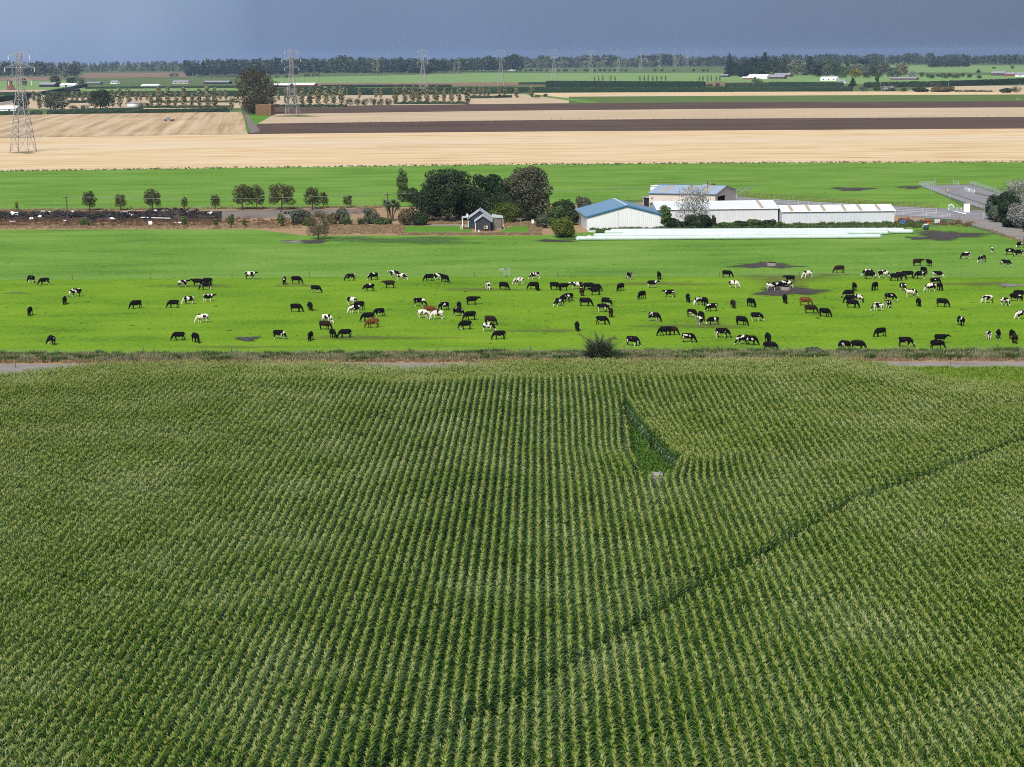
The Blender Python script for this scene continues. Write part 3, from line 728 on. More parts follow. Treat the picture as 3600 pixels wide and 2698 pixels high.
scat('trough_weeds', [q for q in strip_pts([(2200, 1470), (2420, 1470)], [(2200, 1690), (2420, 1690)], 2190, 2440, 900, 23) if opening(q[0] * RD.x + q[1] * RD.y, q[0] * RN.x + q[1] * RN.y)], T_weed, 0.5, 1.2, 24, label='low green weeds in the opening inside the corn', cat='weeds')
scat('lime_grass', [q for q in strip_pts([(3140, 1300), (3600, 1300)], [(3140, 1330), (3600, 1362)], 3130, 3900, 1600, 25) if q[4] < yline(CORN_EDGE, q[3]) + 26], T_lime, 0.6, 1.2, 26, label='bright lime green grass beside the track at right', cat='grass')
scat('road_edge_grass', strip_pts([(3470, 806), (3600, 850)], [(3470, 812), (3600, 858)], 3465, 3800, 260, 27) + strip_pts([(3540, 788), (3700, 835)], [(3540, 793), (3700, 842)], 3530, 3700, 150, 28), T_dry, 0.4, 0.8, 29, label='dry grass edging the gravel road', cat='grass')

# ------------------------------------------------------------------ trees
def leaf_quads(lobes, size, n, seed, droop=0.0, up=0.25, shell=(0.72, 1.05)):
    g = np.random.default_rng(seed)
    C = np.array([l[0] for l in lobes], float); R = np.array([l[1] for l in lobes], float)
    w = (R[:, 0] * R[:, 1] + R[:, 0] * R[:, 2] + R[:, 1] * R[:, 2]); w = w / w.sum()
    k = g.choice(len(lobes), n, p=w)
    d = g.normal(size=(n, 3)); d /= np.linalg.norm(d, axis=1)[:, None]
    rr = g.uniform(shell[0], shell[1], n)[:, None]
    pos = C[k] + d * R[k] * rr
    pos[:, 2] = np.maximum(pos[:, 2], size * 0.4)
    nn = d * 0.8 + g.normal(size=(n, 3)) * 0.55; nn[:, 2] += up; nn /= np.linalg.norm(nn, axis=1)[:, None]
    a = np.cross(nn, g.normal(size=(n, 3))); a /= np.linalg.norm(a, axis=1)[:, None]
    bb = np.cross(nn, a)
    s = size * g.uniform(0.6, 1.35, n)[:, None]
    a = a * s * 0.5; bb = bb * s * 0.36
    V = np.empty((n, 4, 3)); V[:, 0] = pos - a; V[:, 1] = pos + bb; V[:, 2] = pos + a; V[:, 3] = pos - bb
    return V.reshape(-1, 3), np.arange(n * 4).reshape(n, 4)
def lobes_for(kind, h, w, r):
    R = w / 2
    if kind == 'round':
        t = h * 0.08; out = [((0, 0, t + (h - t) * 0.48), (R * 0.7, R * 0.7, (h - t) * 0.42))]
        for i in range(24):
            a = i * 2.4 + r.uniform(-.4, .4); z = 0.08 + 0.82 * (i + .5) / 24; rad = R * 0.68 * math.sqrt(max(0.06, 1 - (1.9 * z - 0.85) ** 2)) * r.uniform(.75, 1.05)
            s = R * r.uniform(0.24, 0.40)
            out.append(((rad * math.cos(a), rad * math.sin(a), t + (h - t) * z), (s, s, min(s * 0.8, h * .14))))
        out.append(((r.uniform(-.2, .2) * R, 0, h - min(R * 0.3, h * .12)), (R * 0.36, R * 0.36, min(R * 0.3, h * .12))))
    elif kind == 'vase':
        t = h * 0.2; out = [((0, 0, t + (h - t) * 0.55), (R * 0.5, R * 0.5, (h - t) * 0.32))]
        for i in range(20):
            a = i * 2.4 + r.uniform(-.5, .5); z = 0.10 + 0.82 * (i + .5) / 20; rad = R * 0.72 * math.sqrt(max(0.05, 1 - (1.7 * z - 0.78) ** 2)) * r.uniform(.6, 1.05)
            s = R * r.uniform(0.2, 0.36)
            out.append(((rad * math.cos(a), rad * math.sin(a), t + (h - t) * z), (s, s, min(s, h * .12))))
    elif kind == 'column':
        t = h * 0.08; out = []
        for i in range(11):
            z = i / 10; s = R * (0.45 + 0.55 * math.sin(math.pi * min(1, 0.22 + z * 0.72))) * r.uniform(0.75, 1.1)
            out.append(((r.uniform(-.25, .25) * R, r.uniform(-.25, .25) * R, t + (h - t) * (0.06 + 0.86 * z)), (s * .8, s * .8, h * 0.085)))
    elif kind == 'cone':
        out = []
        for i in range(14):
            z = i / 13; s = R * (1 - z) * 0.7 + R * 0.12; a = i * 2.4; o = s * 0.55
            out.append(((o * math.cos(a), o * math.sin(a), h * (0.08 + 0.88 * z)), (s, s, h * 0.07)))
    elif kind == 'bush':
        out = [((0, 0, h * 0.45), (R * 0.75, R * 0.75, h * 0.48))]
        for i in range(8):
            a = r.uniform(0, 6.28); s = R * r.uniform(0.3, 0.45)
            out.append(((R * 0.55 * math.cos(a), R * 0.55 * math.sin(a), h * r.uniform(0.25, 0.75)), (s, s, min(s, h * 0.3))))
    elif kind == 'spread':
        out = []
        for i in range(34):
            a = i * 2.4; z = 0.08 + 0.85 * (i + .5) / 34; rad = R * 0.75 * math.sqrt(max(0.05, 1 - (1.75 * z - 0.7) ** 2)) * r.uniform(0.45, 1)
            s = R * r.uniform(0.2, 0.36)
            out.append(((rad * math.cos(a), rad * math.sin(a), h * z), (s * 1.25, s * 1.25, s * 0.7)))
    return out
def trunk_mesh(h, lobes, rad, seed, mat, nl=7):
    r = random.Random(seed); b = MB(); top = h * 0.72
    pts = [(0, 0, -0.05), (r.uniform(-.02, .02) * h, r.uniform(-.02, .02) * h, h * 0.3), (r.uniform(-.03, .03) * h, r.uniform(-.03, .03) * h, top)]
    b.tube(pts, [rad, rad * 0.75, rad * 0.25], 7)
    for i in range(min(nl, len(lobes))):
        c = Vector(lobes[(i * 3) % len(lobes)][0]); z0 = min(top * 0.9, max(h * 0.12, c.z * 0.5))
        a = Vector((0, 0, z0)); m = (a + c) * 0.5 + Vector((0, 0, -0.03 * h))
        b.tube([a, m, c], [rad * 0.42, rad * 0.26, rad * 0.1], 5)
    return b.mesh('trunk', mat, True)
def tree_meshes(kind, h, w, leaf, size, dens, seed, bark='bark', cap=6500, trad=None, **k):
    r = random.Random(seed); lb = lobes_for(kind, h, w, r)
    area = sum(4.2 * (l[1][0] * l[1][2] + l[1][0] * l[1][1] + l[1][1] * l[1][2]) for l in lb)
    n = int(max(60, min(cap, dens * area / (size * size * 0.36))))
    V, F = leaf_quads(lb, size, n, seed, **k)
    return np_mesh('crown', V, F, M[leaf]), trunk_mesh(h, lb, trad or max(0.06, h * 0.026), seed, M[bark])
def tree(px, base, top, wpx, kind, leaf, label, name='tree', cat='tree', group=None, dens=1.1, size=None, bark='bark', seed=None, cap=6500, **k):
    p = G(px, base); h = HZ(px, base, top); s = PXM(px, base); w = 1.16 * wpx / s
    size = size or max(0.16, 4.6 / s)
    seed = seed if seed is not None else int(px * 3 + base)
    cr, tr = tree_meshes(kind, h, w, leaf, size, dens, seed, bark, cap, **k)
    e = empty(name, (p.x, p.y, 0), label=label, cat=cat, group=group)
    put('crown', cr, e); put('trunk', tr, e)
    return e
# row of dark trees behind the rubbish heap
row = [(60, 742, 708, 13, 'thin sapling'), (315, 743, 671, 50, 'dark leafy tree beside the power pole'), (424, 741, 684, 46, 'dark low-crowned tree'),
       (535, 741, 666, 66, 'dark umbrella shaped tree'), (649, 738, 694, 25, 'small lollipop tree'), (758, 737, 684, 33, 'small dark tree'),
       (990, 739, 647, 98, 'broad dark tree'), (1222, 732, 687, 34, 'small open-crowned tree')]
for i, (x, b0, t0, w, d) in enumerate(row):
    tree(x, b0, t0, w, 'vase', 'leaf_olive', d + ', %s from left in the paddock row' % ordn(i if i < 6 else (7 if i == 6 else 9)), name='paddock_tree', group='dark trees in a row below the green paddock', dens=0.42, size=0.26)
tree(852, 739, 650, 66, 'vase', 'leaf_olive', 'dark tree, left of two touching trees in the paddock row', name='paddock_tree', group='dark trees in a row below the green paddock', dens=0.42, size=0.26)
tree(902, 738, 651, 66, 'vase', 'leaf_olive', 'dark tree, right of two touching trees in the paddock row', name='paddock_tree', group='dark trees in a row below the green paddock', dens=0.42, size=0.26)
tree(1098, 738, 660, 58, 'vase', 'leaf_olive', 'dark twin-crowned tree, taller left half, in the paddock row', name='paddock_tree', group='dark trees in a row below the green paddock', dens=0.45, size=0.26)
tree(1137, 733, 674, 36, 'vase', 'leaf_olive', 'smaller dark tree touching the twin-crowned tree at its right', name='paddock_tree', group='dark trees in a row below the green paddock', dens=0.45, size=0.26)
for i, (x, b0, t0, w) in enumerate([(647, 801, 762, 25), (759, 803, 768, 19), (814, 803, 751, 27), (862, 801, 772, 17), (988, 798, 752, 29)]):
    tree(x, b0, t0, w, 'vase', 'leaf_mid', 'young green tree at the strip edge, %s from left of five' % ORD[i], name='young_tree', group='young trees along the strip edge', dens=0.6)
tree(297, 795, 766, 36, 'bush', 'leaf_mid', 'round clipped green bush at the foot of the rubbish heap', name='bush', cat='bush', dens=1.0)
tree(1057, 792, 729, 68, 'bush', 'leaf_grey', 'grey green bush beside the bare brown tree', name='bush', cat='bush')
tree(1085, 795, 763, 40, 'bush', 'leaf_mid', 'small green bush in front of the grey green bush', name='bush', cat='bush')
tree(1205, 788, 724, 50, 'bush', 'leaf_grey', 'upright grey green shrub behind the flax', name='bush', cat='bush')
tree(1170, 790, 745, 44, 'bush', 'leaf_dryolive', 'olive shrub between the bare tree and the flax', name='bush', cat='bush')
tree(1305, 788, 726, 56, 'bush', 'leaf_grey', 'loose grey shrub right of the flax', name='bush', cat='bush', dens=0.7)
tree(1345, 791, 763, 66, 'bush', 'leaf_mid', 'low spreading green shrub beneath the cabbage tree', name='bush', cat='bush')
tree(1425, 793, 729, 58, 'bush', 'leaf_dryolive', 'olive bush in front of the cabbage tree', name='bush', cat='bush')
tree(1478, 793, 747, 66, 'bush', 'leaf_dark', 'dark green bush at the start of the lawn', name='bush', cat='bush')
tree(1415, 712, 593, 46, 'column', 'leaf_mid', 'single upright poplar left of the big dark tree', name='poplar', dens=0.8)
tree(1452, 716, 655, 50, 'bush', 'leaf_dark', 'small dark bush between the poplar and the big dark tree', name='bush', cat='bush')
tree(1575, 778, 597, 205, 'round', 'leaf_dark', 'huge dark evergreen tree behind the cottage, left', name='evergreen_tree', size=0.52, cap=14000)
tree(1500, 780, 668, 140, 'bush', 'leaf_dark', 'dark evergreen skirt bush left of the huge tree', name='bush', cat='bush', size=0.4)
tree(1650, 770, 655, 120, 'bush', 'leaf_dark', 'dark evergreen behind the cottage roof', name='bush', cat='bush', size=0.4)
tree(1690, 765, 609, 84, 'spread', 'leaf_conifer', 'tiered dark conifer, left of two behind the cottage', name='conifer', size=0.38)
tree(1738, 762, 610, 84, 'spread', 'leaf_conifer', 'tiered dark conifer, right of two behind the cottage', name='conifer', size=0.38)
tree(1770, 772, 632, 78, 'round', 'leaf_dark', 'grey olive tree between the conifers and the blossoming tree', name='tree', size=0.36)
tree(1858, 775, 588, 162, 'round', 'leaf_pink', 'tall pale-tipped leafy tree right of the cottage', name='blossoming_tree', size=0.48, cap=14000)
tree(1835, 778, 700, 150, 'bush', 'leaf_dark', 'dark bushy undergrowth below the pale-tipped tree', name='bush', cat='bush', size=0.36)
tree(1715, 775, 690, 110, 'bush', 'leaf_dark', 'dark evergreen filling the gap behind the cottage roof', name='bush', cat='bush', size=0.38)
tree(1800, 776, 668, 90, 'bush', 'leaf_dark', 'dark evergreen between conifers and pale-tipped tree', name='bush', cat='bush', size=0.38)
tree(1780, 785, 716, 96, 'spread', 'leaf_yellow', 'yellow green feathery conifer right of the cottage roof', name='conifer', dens=1.3)
tree(1985, 772, 694, 88, 'bush', 'leaf_dark', 'dark bush behind the blue-roofed shed', name='bush', cat='bush')
tree(2055, 738, 691, 58, 'bush', 'leaf_grey', 'pale bush above the blue shed roof at left', name='bush', cat='bush')
tree(1907, 803, 752, 52, 'bush', 'leaf_grey', 'rounded grey green shrub beside the green tank', name='bush', cat='bush')
tree(1955, 795, 722, 80, 'bush', 'leaf_mid', 'tall green shrub left of the blue-roofed shed', name='bush', cat='bush')
tree(1978, 836, 762, 82, 'bush', 'leaf_yellow', 'bright green shrub in front of the shed corner', name='bush', cat='bush')
tree(2012, 792, 735, 50, 'bush', 'leaf_dark', 'dark shrub against the shed side wall', name='bush', cat='bush')
tree(2028, 786, 750, 22, 'bush', 'leaf_yellow', 'small yellow shrub at the shed side wall', name='bush', cat='bush')
tree(2338, 806, 721, 46, 'round', 'leaf_mid', 'green bushy tree in the gap between the two sheds', name='tree')
tree(2372, 806, 768, 60, 'bush', 'leaf_dark', 'dark bush at right foot of the blue-roofed shed', name='bush', cat='bush')
tree(2455, 806, 752, 92, 'bush', 'leaf_dark', 'dark thicket at the foot of the white-leaved tree', name='bush', cat='bush')
tree(2510, 800, 757, 22, 'column', 'leaf_dark', 'narrow dark shrub against the white shed wall', name='bush', cat='bush')
for i, (x, t0, w) in enumerate([(2405, 776, 60), (2560, 782, 66), (2610, 777, 66), (2655, 771, 66), (2698, 772, 60), (2730, 780, 40)]):
    tree(x, 803, t0, w, 'bush', 'leaf_mid' if i % 2 else 'leaf_dark', 'low bramble bush along the white shed wall, %s from left of six' % ORD[i], name='bramble_bush', cat='bush', group='bramble bushes along the white shed')
# white-leaved tree with bare limbs
tree(2440, 803, 656, 132, 'vase', 'leaf_silver', 'white-leaved tree with bare grey limbs before the white shed', name='white_tree', dens=0.22, bark='palebark', size=0.32, trad=0.16, shell=(0.6, 1.15))
# brown nearly bare tree in the paddock
tree(1119, 843, 740, 92, 'round', 'leaf_dryolive', 'thin brown almost bare tree standing in the paddock', name='bare_tree', dens=0.30, size=0.2, bark='palebark', trad=0.17)
# trees at the right edge
tree(3490, 775, 676, 62, 'bush', 'leaf_conifer', 'dark conifer at the left end of the right-hand clump', name='conifer', size=0.34)
tree(3548, 785, 660, 80, 'bush', 'leaf_conifer', 'taller dark conifer inside the right-hand clump', name='conifer', size=0.34)
tree(3580, 770, 632, 120, 'round', 'leaf_silver', 'tall silver-leaved tree at the right picture edge', name='silver_tree', size=0.32, dens=0.8)
tree(3515, 782, 715, 66, 'bush', 'leaf_grey', 'grey shrub between the dark conifers', name='bush', cat='bush')
tree(3600, 805, 705, 110, 'bush', 'leaf_silver', 'silver shrub hanging over the gravel road', name='bush', cat='bush', size=0.3)
tree(3560, 800, 755, 70, 'bush', 'leaf_conifer', 'dark low bush beside the gravel road', name='bush', cat='bush')
tree(3620, 818, 770, 60, 'bush', 'leaf_conifer', 'dark bush at right edge by the road', name='bush', cat='bush')
tree(2512, 668, 648, 42, 'bush', 'leaf_dryolive', 'low olive bush behind the milking shed roof', name='bush', cat='bush')
tree(2860, 1248, 1220, 70, 'bush', 'leaf_grey', 'grey green bush growing in the verge', name='bush', cat='bush', dens=0.9)
tree(1690, 1256, 1232, 36, 'bush', 'leaf_dark', 'small dark green bush in the verge left of the flax', name='bush', cat='bush')

# flax bushes and the cabbage tree: sword leaves
def sword_mesh(n, ln, w, seed, el=(0.5, 1.5), bend=0.9, leaf='leaf_flax', origin=0.3, floor=True):
    r = random.Random(seed); b = MB()
    for i in range(n):
        az = r.uniform(0, 6.28); e = r.uniform(*el); L_ = ln * r.uniform(0.6, 1.05)
        o = Vector((r.uniform(-origin, origin), r.uniform(-origin, origin), 0.0)); d = Vector((math.cos(az), math.sin(az), 0)); pp = Vector((-d.y, d.x, 0))
        p = o; vs = []
        for s, wk in enumerate((0.6, 1.0, 0.8, 0.05)):
            vs += [p - pp * (w * wk), p + pp * (w * wk)]
            p = p + (d * math.cos(e) + Vector((0, 0, math.sin(e)))) * (L_ / 3); e -= bend * r.uniform(0.2, 0.6)
            if floor and p.z < 0.02: p.z = 0.02
        b.add(vs, [(2 * s, 2 * s + 1, 2 * s + 3, 2 * s + 2) for s in range(3)])
    return b.mesh('leaves', M[leaf])
def flax(px, base, top, wpx, label, seed, leaf='leaf_flax', stalks=0, n=420):
    p = G(px, base); h = HZ(px, base, top); s = PXM(px, base)
    e = empty('flax_bush', (p.x, p.y, 0), label=label, cat='bush')
    put('leaves', sword_mesh(n, h * 1.12, 0.05, seed, leaf=leaf, origin=wpx / s * 0.17), e)
    for i in range(stalks):
        r = random.Random(seed + i); az = -0.3 + i * 6.28 / max(1, stalks); c = Vector((math.cos(az), math.sin(az) * .6, 0))
        b = MB(); tip = c * (h * r.uniform(0.5, 0.85)) + Vector((0, 0, h * r.uniform(0.72, 1.0)))
        b.tube([(0, 0, 0.2), c * (h * 0.3) + Vector((0, 0, h * 0.6)), tip], [0.05, 0.045, 0.03], 5)
        for j in range(9):
            q = tip - (tip - c * (h * .3) - Vector((0, 0, h * .6))) * (j * 0.1); dd = Vector((r.uniform(-1, 1), r.uniform(-1, 1), 0.6)).normalized() * 0.3
            b.beam(q, q + dd, 0.07)
        b.build('flower_stalk', M['pole'], e)
    return e
flax(2108, 1266, 1172, 145, 'big dark flax bush with flower stalks on the verge', 3, stalks=6, n=900)
flax(2015, 1264, 1234, 60, 'small flax clump left of the big flax bush', 4, n=160)
flax(1222, 791, 752, 60, 'pale green flax clump, left of two near the bare tree', 5, 'leaf_flaxgreen', n=260)
flax(1272, 791, 755, 56, 'pale green flax clump, right of two near the bare tree', 6, 'leaf_flaxgreen', n=260)
p = G(1378, 778); hh = HZ(1378, 778, 694)
e_ = empty('cabbage_tree', (p.x, p.y, 0), label='dark cabbage tree with spiky heads behind the timber pole', cat='tree')
b = MB(); heads = []
rr = random.Random(9)
for i in range(9):
    a = i * 0.7; c = Vector((math.cos(a) * rr.uniform(0.8, 2.4), math.sin(a) * rr.uniform(0.5, 1.6), hh * rr.uniform(0.55, 0.86))); heads.append(c)
    b.tube([(c.x * 0.15, c.y * 0.15, 0), (c.x * 0.4, c.y * 0.4, c.z * 0.55), c], [0.17, 0.13, 0.08], 6)
b.build('trunk', M['bark'], e_)
sw = sword_mesh(150, 1.5, 0.045, 77, el=(-0.9, 1.4), leaf='leaf_flax', origin=0.05, floor=False)
for c in heads: put('leaf_head', sw, e_, loc=c)

# ------------------------------------------------------------------ cows
def cow_mesh(name, head, stride, tail=0):
    b = MB()
    def ell(c, r_, n=10):
        c = Vector(c); vs = []; fs = []
        for i in range(n + 1):
            th = math.pi * i / n
            for j in range(12):
                ph = 2 * math.pi * j / 12
                vs.append((c.x + r_[0] * math.sin(th) * math.cos(ph), c.y + r_[1] * math.sin(th) * math.sin(ph), c.z + r_[2] * math.cos(th)))
        for i in range(n):
            for j in range(12):
                k = (j + 1) % 12; fs.append((i * 12 + j, (i + 1) * 12 + j, (i + 1) * 12 + k, i * 12 + k))
        b.add(vs, fs)
    ell((-0.05, 0, 0.98), (0.72, 0.35, 0.36)); ell((0.48, 0, 1.0), (0.36, 0.27, 0.38)); ell((-0.58, 0, 1.08), (0.36, 0.29, 0.32)); ell((0.0, 0, 0.9), (0.5, 0.33, 0.33))
    b.tube([(-0.86, 0, 1.24), (-0.3, 0, 1.30), (0.3, 0, 1.28), (0.66, 0, 1.3)], [0.12, 0.13, 0.13, 0.13], 8)
    ell((-0.42, 0, 0.66), (0.2, 0.15, 0.16), 8)
    if head == 'graze':
        N = [(0.6, 0, 1.1), (0.86, 0, 0.92), (1.06, 0, 0.62), (1.14, 0, 0.44)]; poll = Vector((1.15, 0, 0.46)); muz = Vector((1.30, 0, 0.08))
    elif head == 'turn':
        N = [(0.6, 0, 1.1), (0.84, 0.06, 0.9), (1.0, 0.2, 0.6), (1.04, 0.27, 0.44)]; poll = Vector((1.05, 0.28, 0.45)); muz = Vector((1.12, 0.42, 0.08))
    else:
        N = [(0.6, 0, 1.12), (0.84, 0, 1.14), (1.02, 0, 1.22), (1.1, 0, 1.25)]; poll = Vector((1.11, 0, 1.29)); muz = Vector((1.46, 0, 1.06))
    b.tube(N, [0.29, 0.23, 0.17, 0.14], 9)
    d = (muz - poll); b.tube([poll - d * 0.12, poll + d * 0.25, poll + d * 0.7, muz], [0.1, 0.13, 0.09, 0.08], 9); ell(muz, (0.085, 0.085, 0.085), 6)
    for sgn in (-1, 1):
        b.tube([poll + Vector((0, 0.07 * sgn, 0.03)), poll + Vector((-0.03, 0.2 * sgn, 0.03)), poll + Vector((-0.03, 0.3 * sgn, 0.0))], [0.045, 0.055, 0.025], 6)
        f = stride * sgn
        b.tube([(0.5, 0.17 * sgn, 0.95), (0.5 + 0.2 * f, 0.19 * sgn, 0.68), (0.5 + 0.45 * f, 0.19 * sgn, 0.42), (0.5 + 0.7 * f, 0.19 * sgn, 0.12), (0.53 + 0.72 * f, 0.19 * sgn, 0.0)], [0.17, 0.115, 0.075, 0.058, 0.068], 8)
        h = -stride * sgn
        b.tube([(-0.62, 0.17 * sgn, 1.02), (-0.6 + 0.25 * h, 0.21 * sgn, 0.76), (-0.76 + 0.45 * h, 0.2 * sgn, 0.5), (-0.7 + 0.65 * h, 0.2 * sgn, 0.14), (-0.66 + 0.66 * h, 0.2 * sgn, 0.0)], [0.25, 0.18, 0.08, 0.06, 0.07], 8)
    b.tube([(-0.84, 0, 1.26), (-0.95, 0.02 * tail, 1.12), (-0.96 - 0.08 * tail, 0.05 * tail, 0.72), (-0.95 - 0.1 * tail, 0.08 * tail, 0.48)], [0.045, 0.04, 0.035, 0.055], 6)
    me = b.mesh('cow_rough', [])
    o = bpy.data.objects.new('cow_rough', me); COL.objects.link(o)
    q = o.modifiers.new('r', 'REMESH'); q.mode = 'VOXEL'; q.voxel_size = 0.03
    q = o.modifiers.new('s', 'SMOOTH'); q.factor = 0.5; q.iterations = 3
    q = o.modifiers.new('d', 'DECIMATE'); q.ratio = 0.3
    dg = bpy.context.evaluated_depsgraph_get()
    me2 = bpy.data.meshes.new_from_object(o.evaluated_get(dg)); me2.name = name
    bpy.data.objects.remove(o); bpy.data.meshes.remove(me)
    me2.polygons.foreach_set('use_smooth', [True] * len(me2.polygons))
    return me2
def cowmat(name, dark, light, thr, soft=0.02, leg=0.0, ud=(0.50, 0.36, 0.30)):
    m, nt, b = new_mat(name)
    tc = nt.nodes.new('ShaderNodeTexCoord'); oi = nt.nodes.new('ShaderNodeObjectInfo')
    off = nt.nodes.new('ShaderNodeCombineXYZ'); mu = nt.nodes.new('ShaderNodeMath'); mu.operation = 'MULTIPLY'; mu.inputs[1].default_value = 83.0
    nt.links.new(oi.outputs['Random'], mu.inputs[0]); nt.links.new(mu.outputs[0], off.inputs[0]); nt.links.new(mu.outputs[0], off.inputs[1])
    ad = nt.nodes.new('ShaderNodeVectorMath'); ad.operation = 'ADD'; nt.links.new(tc.outputs['Object'], ad.inputs[0]); nt.links.new(off.outputs[0], ad.inputs[1])
    n = nt.nodes.new('ShaderNodeTexNoise'); n.inputs['Scale'].default_value = 1.55; n.inputs['Detail'].default_value = 1.5; n.inputs['Roughness'].default_value = 0.45
    nt.links.new(ad.outputs[0], n.inputs['Vector'])
    sp = nt.nodes.new('ShaderNodeSeparateXYZ'); nt.links.new(tc.outputs['Object'], sp.inputs[0])
    lz = nt.nodes.new('ShaderNodeMapRange'); lz.inputs['From Min'].default_value = 0.75; lz.inputs['From Max'].default_value = 0.3; lz.inputs['To Max'].default_value = leg
    nt.links.new(sp.outputs['Z'], lz.inputs['Value'])
    s = nt.nodes.new('ShaderNodeMath'); s.operation = 'ADD'; nt.links.new(n.outputs['Fac'], s.inputs[0]); nt.links.new(lz.outputs[0], s.inputs[1])
    col = ramp(nt, [(thr - soft, dark), (thr + soft, light)], s.outputs[0])
    ds = nt.nodes.new('ShaderNodeVectorMath'); ds.operation = 'DISTANCE'; ds.inputs[1].default_value = (-0.42, 0, 0.64); nt.links.new(tc.outputs['Object'], ds.inputs[0])
    mk = nt.nodes.new('ShaderNodeMapRange'); mk.inputs['From Min'].default_value = 0.22; mk.inputs['From Max'].default_value = 0.17; nt.links.new(ds.outputs['Value'], mk.inputs['Value'])
    col = mixc(nt, mk.outputs[0], col, ud)
    nt.links.new(col, b.inputs['Base Color']); b.inputs['Roughness'].default_value = 0.85; b.inputs['Specular IOR Level'].default_value = 0.06
    return m
BLK, WHT = (0.006, 0.0055, 0.006), (0.60, 0.545, 0.48)
CM = {'K': cowmat('black_cow_hide', BLK, WHT, 0.80), 'S': cowmat('mostly_black_cow_hide', BLK, WHT, 0.64, leg=0.10), 'P': cowmat('pied_cow_hide', BLK, WHT, 0.54, leg=0.12),
      'W': cowmat('mostly_white_cow_hide', BLK, WHT, 0.455, leg=0.1), 'B': cowmat('brown_cow_hide', (0.115, 0.043, 0.018), WHT, 0.72), 'N': cowmat('dark_brown_cow_hide', (0.022, 0.0115, 0.008), WHT, 0.82)}
poses = {'g': cow_mesh('cow_grazing', 'graze', 0.10), 'h': cow_mesh('cow_grazing_step', 'graze', -0.22, 1), 't': cow_mesh('cow_grazing_turn', 'turn', 0.14), 'u': cow_mesh('cow_standing', 'up', 0.06), 'w': cow_mesh('cow_walking', 'up', 0.24, 1)}
cowmesh = {}
for pk, pm in poses.items():
    for ck, cm in CM.items():
        q = pm.copy(); q.materials.clear(); q.materials.append(cm); cowmesh[pk, ck] = q
